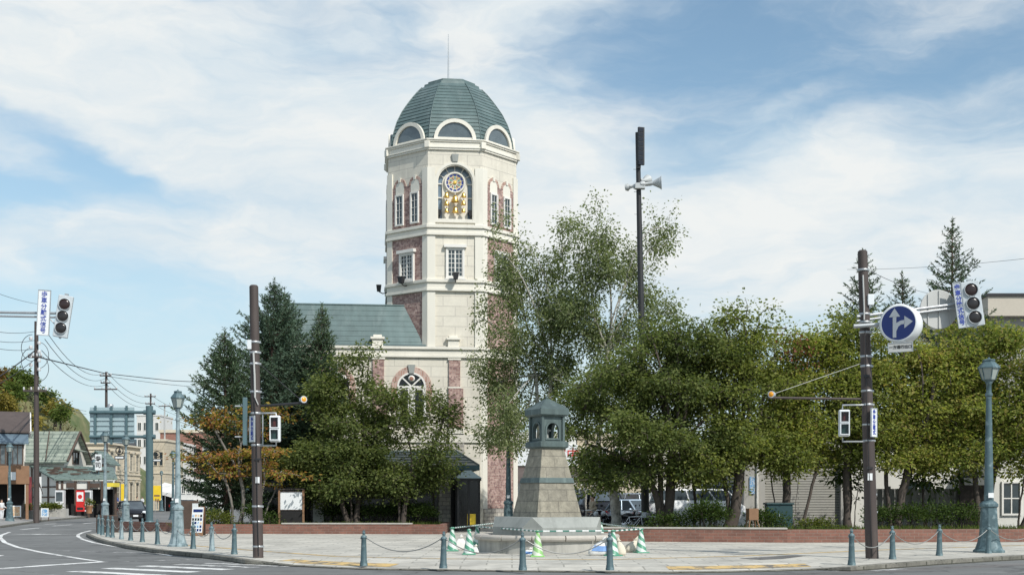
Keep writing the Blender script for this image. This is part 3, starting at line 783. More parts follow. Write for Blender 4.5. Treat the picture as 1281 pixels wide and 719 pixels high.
def window(parent, M, x, y, w, h, cols, rows, fr=.07, depth=.10, mun=.026, head=True, glass='window_glass', double=False, hood=.16, sash=.045):
    mb = MB()
    ring_prism(mb, rect(w, h, x, y, fr), rect(w, h, x, y), .004, depth, M)
    ring_prism(mb, rect(w, h, x, y), rect(w - 2 * sash, h - 2 * sash, x, y + sash), .03, depth - .03, M)
    for c in range(1, cols):
        cx = x - w / 2 + w * c / cols; mm = mun * (2.6 if double and c == cols // 2 else 1)
        mb.box(cx - mm / 2, cx + mm / 2, y + .045, y + h - .045, .03, .062, M)
    for r in range(1, rows):
        cy = y + h * r / rows
        mb.box(x - w / 2 + .045, x + w / 2 - .045, cy - mun / 2, cy + mun / 2, .03, .060, M)
    if head:
        mb.box(x - w / 2 - fr - .10, x + w / 2 + fr + .10, y + h + fr + .002, y + h + fr + hood, .004, depth + .10, M)
        mb.box(x - w / 2 - fr - .06, x + w / 2 + fr + .06, y - fr - .09, y - fr - .002, .004, depth + .06, M)
    f = mb.build('window', MAT['white_frame'], parent)
    p = MB(); p.add([(x - w / 2, y, .028), (x + w / 2, y, .028), (x + w / 2, y + h, .028), (x - w / 2, y + h, .028)], [(0, 1, 2, 3)], M)
    p.build('pane', MAT[glass], f)
    return f

def spotlight(parent, M, x, y, out=.42):
    mb = MB()
    mb.tube([(x, y, .0), (x, y - .05, out * .6), (x, y + .06, out)], .03, 5)
    mb.frustum(rect(.20, .20, 0, -.1), 0, rect(.34, .28, 0, -.14), .34)
    b = len(mb.v)
    # lamp head: turn the tapered box so that it looks up along the wall
    for k_ in range(len(mb.v) - 8, len(mb.v)):
        vx, vy, vz = mb.v[k_]; mb.v[k_] = Vector((x + vx, y + .06 + vz, out + vy))
    mb.v = [M @ v for v in mb.v]
    return mb.build('floodlight', MAT['black_metal'], parent)

# brick fields, windows on the seven plain faces
for i in range(1, 8):
    M, w = FACES[i]; u = w / 2 - .33
    if i == 4: continue
    # top stage: pair of windows under brick arches
    zb, zs = Z_B1T + .02, zt(229)
    mb = MB(); mb.box(-u, u, zb, zs, .002, .03, M)
    mb.build('brick_panel', MAT['mauve_brick'], BT)
    wx = u * .50; ww = .50
    for s in (-1, 1):
        mb = MB()
        ro, ri = ww / 2 + .20, ww / 2 + .05
        n = 9; po = [(s * wx + ro * math.cos(math.pi * k / n), zs + ro * math.sin(math.pi * k / n)) for k in range(n + 1)]
        pi_ = [(s * wx + ri * math.cos(math.pi * k / n), zs + ri * math.sin(math.pi * k / n)) for k in range(n + 1)]
        for k in range(n):
            vs = [(*po[k], .05), (*po[k + 1], .05), (*pi_[k + 1], .05), (*pi_[k], .05), (*po[k], .004), (*po[k + 1], .004), (*pi_[k + 1], .004), (*pi_[k], .004)]
            mb.add(vs, [(0, 1, 2, 3), (4, 5, 1, 0), (3, 2, 6, 7)], M)
        mb.build('brick_arch', MAT['arch_brick'], BT)
        mb = MB(); mb.prism([(s * wx - ri, zs - .35)] + [(s * wx + ri, zs - .35)] + pi_, .002, .042, M); mb.build('arch_infill', MAT['cream_trim'], BT)
        mb = MB(); mb.prism([(s * wx - .07, zs + ri - .03), (s * wx + .07, zs + ri - .03), (s * wx + .09, zs + ro + .03), (s * wx - .09, zs + ro + .03)], .004, .09, M)
        mb.build('keystone', MAT['cream_trim'], BT)
        window(BT, M @ Matrix.Translation((0, 0, .03)), s * wx, zt(276), .44, zt(240) - zt(276), 2, 4, .075, .09, mun=.02, head=False, sash=.02)
    # middle stage
    mb = MB(); mb.box(-u, u, Z_B2T + .02, Z_B1B - .02, .002, .03, M); mb.build('brick_panel', MAT['mauve_brick'], BT)
    M2 = M @ Matrix.Translation((0, 0, .028))
    window(BT, M2, 0, zt(347), u * .78, zt(316) - zt(347), 4, 6, .09, .12, double=True)
    # lower stages
    mb = MB(); mb.box(-u, u, Z_W1 + .02, Z_B2B - .02, .002, .03, M); mb.build('brick_panel', MAT['mauve_brick'], BT)
    mb = MB(); mb.box(-u, u, Z_C1 + .02, Z_W0 - .02, .002, .03, M); mb.build('brick_panel', MAT['mauve_brick'], BT)
    mb = MB(); mb.box(-u, u, Z_ST + .02, Z_C0 - .02, .002, .03, M); mb.build('brick_panel', MAT['mauve_brick'], BT)
    mb = MB(); mb.box(-w / 2, w / 2, 0, Z_ST, .076, .14, M); mb.build('stone_base', MAT['rubble_stone'], BT)
    spotlight(BT, M, 0, Z_B2T - .18, .50)
# front face: window, floodlight, niche with clock and bells
window(BT, M0, 0, zt(346.5), .78, zt(312.5) - zt(346.5), 4, 6, .09, .11, double=True)
spotlight(BT, M0, 0, Z_B2T - .12, .50)
mb = MB(); mb.box(-W0 / 2 + .39, W0 / 2 - .39, 0, Z_ST, .004, .14, M0); mb.build('stone_base', MAT['rubble_stone'], BT)
mb = MB(); ring_prism(mb, arch(NW, NS - NB, 14, 0, NB, .14), arch(NW, NS - NB, 14, 0, NB, .0), .004, .07, M0)
ring_prism(mb, arch(NW, NS - NB, 14, 0, NB, .0), arch(NW, NS - NB, 14, 0, NB, -.05), -.1, .03, M0)
mb.build('niche_moulding', MAT['cream_trim'], BT)
mb = MB(); mb.prism(arch(NW - .02, NS - NB, 14, 0, NB), -.42, -.40, M0); gl = mb.build('niche_window', MAT['niche_glass'], BT)
PW = 1.32
mb = MB(); mb.prism(arch(PW, NS - NB - .02, 14, 0, NB + .01), -.398, -.30, M0); mb.build('clock_panel', MAT['cream_trim'], BT)
mb = MB()
for k in range(1, 6):
    a = math.pi * k / 6; c = (0, NS); r0, r1 = PW / 2, NW / 2
    mm = M0 @ Matrix.Translation((0, NS, 0)) @ Matrix.Rotation(a, 4, 'Z')
    mb = MB(); mb.box(r0, r1, -.025, .025, -.398, -.33, mm); mb.build('muntin', MAT['white_frame'], gl)
for sx in (-1, 1):
    for zz in (NS, NS - .72, NS - 1.4):
        mb = MB(); mb.box(min(sx * PW / 2, sx * NW / 2), max(sx * PW / 2, sx * NW / 2), zz - .03, zz + .03, -.398, -.33, M0); mb.build('muntin', MAT['white_frame'], gl)
mb = MB(); mb.prism([(-.13, NS + NW / 2 + .13), (.13, NS + NW / 2 + .13), (.18, NS + NW / 2 + .52), (-.18, NS + NW / 2 + .52)], .004, .12, M0); mb.build('keystone', MAT['plinth_stone'], BT)
CZ = zt(227.6)
MC = M0 @ Matrix.Translation((0, CZ, -.30))
ck = MB(); ck.lathe([(.54, 0), (.56, .06), (.54, .15), (.47, .16), (.45, .10), (.0, .10)], 40, M=MC); ck = ck.build('clock', MAT['cream_trim'], BT)
d = MB(); e = MB(); h = MB(); g = MB()
for k in range(12):
    a = 2 * math.pi * k / 12
    m = MC @ Matrix.Rotation(a, 4, 'Z')
    d.prism([(.35, -.075), (.44, -.095), (.44, .095), (.35, .075)], .10, .112, m)
    pt = MB(); pt.prism([(.12, -.02), (.24, -.055), (.33, 0), (.24, .055)], .10, .113, m); pt.build('petal_ornament', MAT['enamel_teal' if k % 2 else 'enamel_red'], ck)
    g.prism([(.24, .045), (.335, .06), (.335, .10), (.28, .09)], .10, .111, m)
d.build('hour_block', MAT['deep_blue'], ck); g.build('gilt_ornament', MAT['gold_paint'], ck)
mb = MB(); mb.lathe([(0, .0), (.10, .0), (.10, .03), (0, .05)], 14, M=MC @ Matrix.Translation((0, 0, .10)), caps=False)
for ang, L in ((R(55), .36), (R(205), .26)):
    mb.prism([(-.06, -.018), (L, -.006), (L, .006), (-.06, .018)], .125, .14, MC @ Matrix.Rotation(ang, 4, 'Z'))
mb.build('clock_hand', MAT['gold_paint'], ck)
BELL = [(0.0, .34), (.035, .34), (.05, .30), (.115, .27), (.135, .20), (.15, .08), (.205, .0), (.215, -.02), (.17, -.02), (.1, .12), (0, .16)]
px2m = D66 / F / 7.19
for bx, by, s in [(222, 410, 1.0), (222, 480, .92), (222, 542, .78), (298, 448, 1.30), (300, 543, 1.15), (375, 405, .92), (374, 473, .86), (373, 540, .74)]:
    x = (bx - 298) * px2m; z = zt(190 + by / 7.19)
    mm = M0 @ Matrix.Translation((x, z, -.02)) @ Matrix.Rotation(R(-90), 4, 'X')
    b = MB(); sc = Matrix.Diagonal((s * .78, s * .78, s * .78, 1)); b.lathe(BELL, 16, M=mm @ sc, caps=False); b = b.build('bell', MAT['gold'], BT)
    a = MB(); a.tube([M0 @ Vector((x, z + .27 * s, -.02)), M0 @ Vector((x, z + .33 * s, -.05)), M0 @ Vector((x, z + .30 * s, -.30))], .022, 5); a.build('bracket', MAT['white_frame'], b)
for sx in (-.83, .83): 
    mb = MB(); mb.frustum(rect(.16, .16, 0, -.08), 0, rect(.3, .26, 0, -.13), .3); mb.tube([(0, 0, -.22), (0, 0, .02)], .05, 6)
    mb.v = [M0 @ Vector((sx + v.x, NB + .24 + v.z, -.16 + v.y)) for v in mb.v]; mb.build('floodlight', MAT['black_metal'], BT)

# dome: courses of metal sheet, each lapping over the one below
DH = 3.50
prof = [(Z_TOP, 3.22), (Z_TOP + .64, 3.14), (Z_TOP + 1.40, 2.93), (Z_TOP + 2.10, 2.60), (Z_TOP + 2.78, 2.15), (Z_TOP + 3.2, 1.83), (Z_TOP + DH, 1.56)]
def prof_at(z):
    for (a, ra), (b, rb) in zip(prof, prof[1:]):
        if a <= z <= b: return ra + (rb - ra) * (z - a) / (b - a)
    return prof[-1][1]
M_('dome_metal', (0.108, 0.158, 0.155), 0.42, 0.1, var=0.22, scale=2.5, col2=(0.175, 0.225, 0.22), mixr=(0.5, 0.8), streak=True)
mb = MB(); nC = 17
for i in range(nC):
    z0 = Z_TOP + DH * i / nC; z1 = Z_TOP + DH * (i + 1) / nC
    mb.frustum(oct_(prof_at(z0) + .05), z0 - .02, oct_(prof_at(z1) + .008), z1)
mb.frustum(oct_(1.50), Z_TOP + DH - .01, oct_(1.46), Z_TOP + DH + .17); mb.frustum(oct_(1.28), Z_TOP + DH + .17, oct_(1.26), Z_TOP + DH + .34)
dome = mb.build('dome', MAT['dome_metal'], BT)
mb = MB()
for i in range(8):
    pts = []
    for k in range(13):
        z = Z_TOP + DH * k / 12; p = oct_(prof_at(z) + .045)[i]; pts.append((p[0], p[1], z))
    mb.tube(pts, .022, 5)
mb.build('dome_rib', MAT['dome_metal'], dome)
for i in range(8):
    M, w = FACES[i]; rr = min(1.10, w / 2 - .28)
    Mz = M @ Matrix.Translation((0, Z_TOP, -.12))
    po = [(rr * math.cos(math.pi * k / 16), rr * math.sin(math.pi * k / 16)) for k in range(17)]
    body = MB(); body.prism([(x * .985, y * .985 + .002) for x, y in po], -1.0, -.03, Mz); dm = body.build('dormer', MAT['dome_metal'], dome)
    fr = MB(); pi_ = [(x * (rr - .19) / rr, y * (rr - .19) / rr + (.06 if False else 0)) for x, y in po]
    ring_prism(fr, po, pi_, -.02, .10, Mz); fr.box(-rr + .1, rr - .1, .005, .14, -.02, .05, Mz); fr.build('dormer_frame', MAT['cream_trim'], dm)
    gp = MB(); gp.prism([(x * (rr - .12) / rr, max(.03, y * (rr - .12) / rr)) for x, y in po], -.02, .012, Mz); gp.build('pane', MAT['dormer_glass'], dm)
mb = MB(); mb.tube([(-.15, 0, Z_TOP + DH + .33), (-.15, 0, Z_TOP + DH + .9), (-.15, 0, Z_TOP + DH + 3.15)], [.06, .04, .015], 6); mb.cyl((-.15, 0, Z_TOP + DH + .33), (-.15, 0, Z_TOP + DH + .5), .13, .08, 8)
mb.build('lightning_rod', MAT['galvanised'], BT)

# wing
WX0, WX1, WY = -9.7, 1.30, -H8 - .10
MW = wallframe((0, WY, 0), (0, -1, 0))
def wx(px): return (px - 571.5) * D66 / F
mb = MB(); mb.box(WX0, WX1, WY, -A8 - 1.95, 0, Z_W0); mb.box(WX0, -H8 - .6, -A8 - 1.9, 5.5, 0, Z_W0); mb.build('wing_wall', MAT['cream_block'], BT)
mb = MB()
for z0, z1, p_ in ((Z_W0, Z_W0 + .12, .12), (Z_W0 + .12, Z_W1 - .14, .06), (Z_W1 - .14, Z_W1, .16)):
    mb.box(WX0 - p_, WX1 + p_ * .3, WY - p_, WY + .3, z0, z1)
mb.box(WX0, WX1, WY - .09, WY + .05, Z_C0, Z_C1)
mb.build('wing_cornice', MAT['cream_trim'], BT, 0.015)
for px in (475, 569):
    mb = MB(); x = wx(px); mb.box(x - .28, x + .28, WY - .06, WY + .3, Z_W1 + .001, Z_W1 + .36); mb.box(x - .36, x + .36, WY - .14, WY + .36, Z_W1 + .361, Z_W1 + .48); mb.box(x - .22, x + .22, WY + .0, WY + .26, Z_W1 + .481, Z_W1 + .60)
    mb.build('parapet_pier', MAT['cream_trim'], BT, 0.015)
mb = MB()
e0, e1 = Z_W1 + .0, zt(383.5, 67.0); nr = 8
for i in range(nr):
    f0, f1 = i / nr, (i + 1) / nr
    y0, y1 = WY + .22 + 1.05 * f0, WY + .22 + 1.05 * f1; z0, z1 = e0 + (e1 - e0) * f0, e0 + (e1 - e0) * f1
    xa0, xa1 = WX0 - .1 + 1.0 * f0, WX0 - .1 + 1.0 * f1
    xb0, xb1 = -1.28 - 0.86 * f0, -1.28 - 0.86 * f1
    lip = .03
    mb.add([(xa0, y0 - lip, z0), (xb0, y0 - lip, z0), (xb1, y1, z1 + .03), (xa1, y1, z1 + .03)], [(0, 1, 2, 3)])
    mb.add([(xa0, y0 - lip, z0), (xb0, y0 - lip, z0), (xb0, y0, z0 + .03), (xa0, y0, z0 + .03)], [(3, 2, 1, 0)])
    mb.add([(xa0 - lip, 5.2, z0), (xa0 - lip, y0, z0), (xa1, y1, z1), (xa1, 5.2, z1)], [(0, 1, 2, 3)])
    mb.add([(xb0, y0, z0), (xb0, -1, z0), (xb1, -1, z1), (xb1, y1, z1)], [(0, 1, 2, 3)])
mb.add([(WX0 + .9, WY + 1.27, e1 + .028), (-2.14, WY + 1.27, e1 + .028), (-2.14, 5.2, e1 + .028), (WX0 + .9, 5.2, e1 + .028)], [(0, 1, 2, 3)])
mb.tube([(WX0 + .9, WY + 1.27, e1 + .03), (-2.14, WY + 1.27, e1 + .03)], .05, 6)
mb.build('wing_roof', MAT['dome_metal'], BT)
mb = MB(); mb.tube([(WX0, WY + .12, Z_W1 + .05), (-1.5, WY + .12, Z_W1 + .05)], .07, 8); mb.build('gutter', MAT['canopy_roof'], BT)
for px in (476, 570.5, 400):
    x = wx(px); mb = MB(); mb.box(x - .29, x + .29, zt(484), Z_W0 - .12, .002, .10, MW); mb.box(x - .29 - .02, x + .45, Z_C1 + .3, zt(486), .002, .12, MW); mb.build('brick_pilaster', MAT['mauve_brick'], BT)
    mb = MB(); mb.box(x - .34, x + .34, Z_W0 - .119, Z_W0 - .03, .002, .13, MW); mb.box(x - .34, x + .34, zt(486) + .001, zt(484) - .001, .002, .12, MW); mb.box(x - .33, x + .5, Z_C1 + .02, Z_C1 + .299, .002, .14, MW); mb.build('pilaster_cap', MAT['cream_trim'], BT, 0.01)
    mb = MB(); mb.box(x - .3, x + .5, Z_ST, Z_C0 - .02, .002, .12, MW); mb.build('stone_pilaster', MAT['rubble_stone'], BT)
# arched window under its brick arch
for px in (517, 423):
    ax, az, ar = wx(px), zt(484.5), .74
    mb = MB(); n = 22
    po = [(ax + 1.03 * math.cos(math.pi * k / n), az + 1.03 * math.sin(math.pi * k / n)) for k in range(n + 1)]
    pi_ = [(ax + ar * math.cos(math.pi * k / n), az + ar * math.sin(math.pi * k / n)) for k in range(n + 1)]
    po = [(ax + 1.03, zt(515))] + po + [(ax - 1.03, zt(515))]; pi_ = [(ax + ar, zt(515))] + pi_ + [(ax - ar, zt(515))]
    for k in range(len(po) - 1):
        vs = [(*po[k], .06), (*po[k + 1], .06), (*pi_[k + 1], .06), (*pi_[k], .06), (*po[k], .003), (*po[k + 1], .003), (*pi_[k + 1], .003), (*pi_[k], .003)]
        mb.add(vs, [(0, 1, 2, 3), (4, 5, 1, 0), (3, 2, 6, 7)], MW)
    mb.build('brick_arch', MAT['arch_brick'], BT)
    mb = MB(); mb.prism([(ax - .12, az + ar - .05), (ax + .12, az + ar - .05), (ax + .19, az + 1.13), (ax - .19, az + 1.13)], .004, .14, MW); mb.build('keystone', MAT['plinth_stone'], BT)
    A = arch(2 * ar, az - zt(530), 14, ax, zt(530))
    mb = MB(); ring_prism(mb, A, arch(2 * ar, az - zt(530), 14, ax, zt(530), -.09), .004, .08, MW)
    mb.box(ax - ar + .05, ax + ar - .05, az - .07, az + .05, .02, .075, MW)
    mb.box(ax - .10, ax + .10, zt(530), az - .07, .02, .075, MW)
    for sx in (-1, 1):
        mb.box(.04, ar - .08, -.035, .035, .02, .07, MW @ Matrix.Translation((ax, az + .02, 0)) @ Matrix.Rotation(R(90 - sx * 47), 4, 'Z'))
    for sx in (-1, 1):
        ring_prism(mb, rect(.52, az - zt(530) - .1, ax + sx * .38, zt(530)), rect(.40, az - zt(530) - .2, ax + sx * .38, zt(530) + .05), .02, .065, MW)
    mb.lathe([(.17, .02), (.17, .09), (.0, .09)], 14, M=MW @ Matrix.Translation((ax, az + .42, 0)))
    f = mb.build('window', MAT['white_frame'], BT)
    mb = MB(); mb.prism(arch(2 * ar - .1, az - zt(530), 14, ax, zt(530)), .004, .018, MW); mb.build('pane', MAT['dark_glass'], f)
    mb = MB(); mb.lathe([(.11, 0), (.08, .012), (0, .014)], 10, M=MW @ Matrix.Translation((ax, az + .42, .09))); mb.build('medallion', MAT['enamel_red'], f)
# ground-floor arcade with its lean-to roof
def ay(d): return d - 69.35
AY = -7.3; AXL, AXR = -9.9, wx(580)
zE, zR = zt(584.5, 62), zt(563)
mb = MB()
mb.add([(AXL, AY, zE + .12), (AXR + .55, AY, zE + .12), (AXR - .35, WY, zR), (AXL, WY, zR)], [(0, 1, 2, 3)])
mb.add([(AXR + .55, AY, zE + .12), (AXR + .55, WY, zE + .12), (AXR - .35, WY, zR)], [(0, 1, 2)])
for i in range(1, 6):
    f0 = i / 6; y = AY + (WY - AY) * f0; z = zE + .12 + (zR - zE - .12) * f0
    mb.tube([(AXL, y - .01, z + .01), (AXR + .55 - .9 * f0, y - .01, z + .01)], .025, 4)
mb.tube([(AXR + .55, AY, zE + .13), (AXR - .35, WY, zR + .02)], .05, 5)
rf = mb.build('lean_to_roof', MAT['canopy_roof'], BT)
mb = MB(); mb.box(AXL, AXR + .56, AY - .06, AY + .06, zE - .12, zE + .118); mb.box(AXR + .50, AXR + .60, AY + .061, WY, zE - .12, zE + .118); mb.box(AXL, AXR + .5, AY + .062, WY, zE - .06, zE - .02)
mb.build('fascia', MAT['gantry_green'], BT)
mb = MB(); mb.box(AXL, AXR - .3, AY + .55, AY + .62, 0, zE - .08); mb.build('shopfront', MAT['dark_glass'], BT)
mb = MB()
for k in range(9):
    x = AXL + .1 + k * (AXR - .5 - AXL) / 8; mb.box(x - .05, x + .05, AY + .45, AY + .548, 0, zE - .08)
mb.box(AXL, AXR - .3, AY + .46, AY + .547, 2.1, 2.2); mb.build('shopfront_frame', MAT['dark_wood'], BT)
mb = MB(); x0, x1 = wx(548) * .94 - .13, wx(563) * .94 - .13; mb.box(x0, x1, AY + .2, AY + .8, 0, zE - .13); mb.box(AXR - .29, AXR + .2, AY + .9, WY - .01, 0, zE - .13); mb.build('stone_pier', MAT['rubble_stone'], BT)
mb = MB(); x0 = (383 - 566.5) * 61.5 / F; x1 = (396 - 566.5) * 61.5 / F; mb.box(x0, x1, AY - .35, AY + .1, 0, zE - .125); mb.build('white_pier', MAT['plaster'], BT)
for px, w_, z_, c in ((506, .8, 1.75, 'plaster'), (492, .35, 1.0, 'sign_white'), (470, .3, .95, 'poster_b'), (410, .35, .9, 'sign_white')):
    x = (px - 566.5) * 62 / F; mb = MB(); mb.box(x - w_ / 2, x + w_ / 2, AY + .50, AY + .535, z_, z_ + w_ * .6); mb.build('poster', MAT[c], BT)
# glazed entrance lobby
vx0, vx1 = (567 - 572.5) * 60.7 / F, (593 - 572.5) * 60.7 / F
VY0, VY1 = -9.0, AY - .1; vz = zt(601, 60.5)
for i in range(1): pass
lob = MB()
for x in (vx0, (vx0 + vx1) / 2, vx1):
    lob.box(x - .05, x + .05, VY0 - .05, VY0 + .05, 0, vz)
for y in (VY0 + .9, VY1): 
    for x in (vx0, vx1): lob.box(x - .05, x + .05, y - .05, y + .05, 0, vz)
lob.box(vx0 - .1, vx1 + .1, VY0 - .1, VY1, vz, vz + .12)
lob = lob.build('entrance_lobby', MAT['black_metal'], BT)
mb = MB(); mb.box(vx0 + .051, vx1 - .051, VY0 + .0, VY0 + .02, .06, vz - .01); mb.box(vx1 - .01, vx1 + .01, VY0 + .06, VY1 - .06, .06, vz - .01); mb.box(vx0 - .01, vx0 + .01, VY0 + .06, VY1 - .06, .06, vz - .01); mb.build('pane', MAT['dark_glass'], lob)
mb = MB(); mb.box(vx0 + .42, vx1 - .16, VY0 - .03, VY0 - .008, .25, .82); mb.build('poster', MAT['sign_yellow'], lob)
mb = MB(); mb.box(vx1 + .012, vx1 + .03, VY0 + .1, VY0 + .5, .9, 1.9); mb.build('notice', MAT['orange_wood'], lob)
mb = MB(); xc = (vx0 + vx1) / 2
mb.frustum([(vx0 - .14, VY0 - .14), (vx1 + .14, VY0 - .14), (vx1 + .14, VY1), (vx0 - .14, VY1)], vz + .121, [(xc - .15, VY0 + .55), (xc + .15, VY0 + .55), (xc + .15, VY1), (xc - .15, VY1)], vz + .5)
mb.build('lobby_roof', MAT['panel_back'], lob)


# ---------------------------------------------------------------- vegetation
def np_mesh(name, V, Q, mat, parent=None, smooth=False):
    me = bpy.data.meshes.new(name)
    V = np.asarray(V, dtype=np.float32); Q = np.asarray(Q, dtype=np.int32)
    nv, nf, k = len(V), len(Q), Q.shape[1]
    me.vertices.add(nv); me.vertices.foreach_set('co', V.ravel())
    me.loops.add(nf * k); me.loops.foreach_set('vertex_index', Q.ravel())
    me.polygons.add(nf); me.polygons.foreach_set('loop_start', np.arange(0, nf * k, k, dtype=np.int32))
    me.polygons.foreach_set('loop_total', np.full(nf, k, dtype=np.int32))
    if smooth: me.polygons.foreach_set('use_smooth', np.ones(nf, dtype=bool))
    me.update(calc_edges=True); me.materials.append(mat)
    o = bpy.data.objects.new(name, me); COL.objects.link(o)
    if parent: o.parent = parent
    return o

def unit(a): return a / np.maximum(np.linalg.norm(a, axis=-1, keepdims=True), 1e-9)

def leaf_quads(P, D, L, W, rng, fold=0.15, flatness=1.0):
    """folded rhombs: base points P, pointing along D"""
    n = len(P); D = unit(D)
    r = rng.normal(size=(n, 3)) * .75 + np.array([0, 0, .8 * flatness]); S = unit(np.cross(D, r)); N = np.cross(S, D)
    k_ = rng.uniform(.55, 1.3, (n, 1)); L = L * k_; W = W * k_ * rng.uniform(.8, 1.15, (n, 1))
    V = np.stack([P, P + D * L * .45 + S * W * .5 + N * W * fold, P + D * L, P + D * L * .45 - S * W * .5 + N * W * fold], 1).reshape(-1, 3)
    Q = np.arange(4 * n).reshape(n, 4)
    return V, Q

def limb_mesh(pos, par, rad, n=5):
    """tapered prisms along every skeleton segment"""
    idx = np.array([i for i, p in enumerate(par) if p >= 0]); pr = np.array([par[i] for i in idx])
    A, B = pos[pr], pos[idx]; ra, rb = rad[pr], rad[idx]
    ra = np.minimum(ra, rb * 1.35)
    d = unit(B - A); ref = np.where(np.abs(d[:, 2:3]) > .9, np.array([[1., 0, 0]]), np.array([[0, 0, 1.]]))
    u = unit(np.cross(d, ref)); v = np.cross(d, u)
    B2 = B + d * (rb[:, None] * .3)
    rings = []
    for C, r in ((A, ra), (B2, rb)):
        for j in range(n):
            a = 2 * math.pi * j / n
            rings.append(C + (u * math.cos(a) + v * math.sin(a)) * r[:, None])
    V = np.stack(rings, 1); m = len(idx)
    base = np.arange(m)[:, None] * 2 * n
    Q = np.concatenate([base + np.array([[j, (j + 1) % n, n + (j + 1) % n, n + j]]) for j in range(n)], 0)
    return V.reshape(-1, 3), Q

def broadleaf(name, label, cat, loc, ells, stems, nclu, per, L=.12, W=.075, leaf='leaf_cherry', bark='bark', seed=1, fork=.45, spread=(.22, .14), droop=.5, twig=.008,
              group=None, edge=1.0, extra=None, rpow=2.4, clump=15, csig=(.36, .36, .23)):
    """ells: crown lobes (centre, radii) in local metres; stems: base points (x, y) and tops; twigs grow to the lobes and carry sprays of leaves"""
    rng = np.random.default_rng(seed)
    t = thing(name, label, cat, loc, 0, group)
    pos, par = [], []
    def node(p, q): pos.append(np.array(p, float)); par.append(q); return len(pos) - 1
    tops = []
    for (b, tp) in stems:
        b, tp = np.array(b, float), np.array(tp, float); last = node(b, -1); k = max(4, int(np.linalg.norm(tp - b) / .35))
        bend = rng.normal(size=3) * .10 * np.array([1, 1, 0])
        for i in range(1, k + 1):
            f = i / k; last = node(b + (tp - b) * f + bend * math.sin(math.pi * f) + rng.normal(size=3) * .015, last)
        tops.append(last)
    def grow(target, src, step, sag):
        a = pos[src]; dv = target - a; k = max(2, int(np.linalg.norm(dv) / step)); last = src
        side = rng.normal(size=3) * np.linalg.norm(dv) * .09
        for i in range(1, k + 1):
            f = i / k
            last = node(a + dv * f + side * math.sin(math.pi * f) + np.array([0, 0, sag * np.linalg.norm(dv) * math.sin(math.pi * f)]), last)
        return last
    vol = []
    for c, r in ells:
        c, r = np.array(c, float), np.array(r, float)
        src = min(tops, key=lambda i: np.linalg.norm(pos[i] - c) + (0 if pos[i][2] < c[2] + .3 else 2))
        grow(c - np.array([0, 0, r[2] * .25]), src, .35, .05)
        vol.append(r[0] * r[1] * r[2])
    vol = np.array(vol) ** .75; vol /= vol.sum()
    tg = []
    for (c, r), f in zip(ells, vol):
        m = max(4, int(nclu * f)); d = unit(rng.normal(size=(m, 3))); rr = rng.uniform(0, 1, (m, 1)) ** (1 / rpow)
        # uneven outline
        lump = 1 + .22 * np.sin(d[:, :1] * 5.1 + seed) * np.cos(d[:, 2:3] * 4.3 + seed * 2) + .12 * rng.normal(size=(m, 1)) * rr * edge
        tc_ = np.array(c) + d * rr * lump * np.array(r)
        sub = tc_[::clump]
        tc_ = np.repeat(sub, clump, 0)[:m]
        tg.append(tc_ + rng.normal(size=tc_.shape) * np.array(csig))
    tg = np.concatenate(tg); tg = tg[tg[:, 2] > .9]
    skel = np.array(pos); order = np.argsort([np.min(np.linalg.norm(skel - q, axis=1)) for q in tg])
    ends = []
    for q in tg[order]:
        S = np.array(pos); dd = np.linalg.norm(S - q, axis=1) + np.where(S[:, 2] > q[2] + .2, .8, 0.)
        src = int(np.argmin(dd)); ends.append((grow(q, src, .3, .06), src))
    pos = np.array(pos); cnt = np.zeros(len(pos))
    for e, _ in ends: cnt[e] += 1
    for i in range(len(pos) - 1, -1, -1):
        if par[i] >= 0: cnt[par[i]] += cnt[i]
    rad = twig * np.maximum(cnt, 1) ** .47
    for i in range(len(pos)):
        if pos[i][2] < .5: rad[i] *= 1 + .35 * (1 - pos[i][2] / .5)
    V, Q = limb_mesh(pos, par, rad, 6); np_mesh('trunk', V, Q, MAT[bark], t, True)
    Ps, Ds = [], []
    for e, src in ends:
        tip = pos[e]; a = pos[par[e]]; out = unit((tip - a)[None])[0]
        m = int(per * rng.uniform(.5, 1.5))
        g = rng.normal(size=(m, 3)) * np.array([spread[0], spread[0], spread[1]])
        along = rng.uniform(-.6, .35, (m, 1)) * out
        Ps.append(tip + g + along * .6)
        Ds.append(g * np.array([1, 1, .5]) / spread[0] + out * .5 + rng.normal(size=(m, 3)) * .45 + np.array([0, 0, -droop]))
    P, D = np.concatenate(Ps), np.concatenate(Ds)
    V, Q = leaf_quads(P, D, L, W, rng); np_mesh('crown', V, Q, MAT[leaf], t)
    if extra:
        mat, centre, rad_, m = extra
        P = np.array(centre) + rng.normal(size=(m, 3)) * np.array(rad_)
        V, Q = leaf_quads(P, rng.normal(size=(m, 3)) + np.array([0, 0, -.4]), L, W, rng); np_mesh('red_leaves', V, Q, MAT[mat], t)
    return t

def px_tree(name, label, cat, base, d, lobes, stems, depth=.8, z0=.56, **kw):
    """lobes in photo columns/rows with radii; turned into real sizes at distance d"""
    loc = Vector(((base - CX) * d / F, d, z0)); s = d / F
    ells = []
    for i, lb in enumerate(lobes):
        px, py, rx, ry = lb[:4]; off = lb[4] if len(lb) > 4 else 0.0
        p = at(px, py, d) - loc
        ells.append(((p.x, off, p.z), (rx * s, max(rx, ry) * s * depth, ry * s)))
    st = []
    for (bx, tx, ty) in stems:
        b = at(bx, HY, d) - loc; tp = at(tx, ty, d) - loc
        st.append(((b.x, 0, -.1), (tp.x, random.Random(bx).uniform(-.3, .3), tp.z)))
    return broadleaf(name, label, cat, loc, ells, st, **kw)

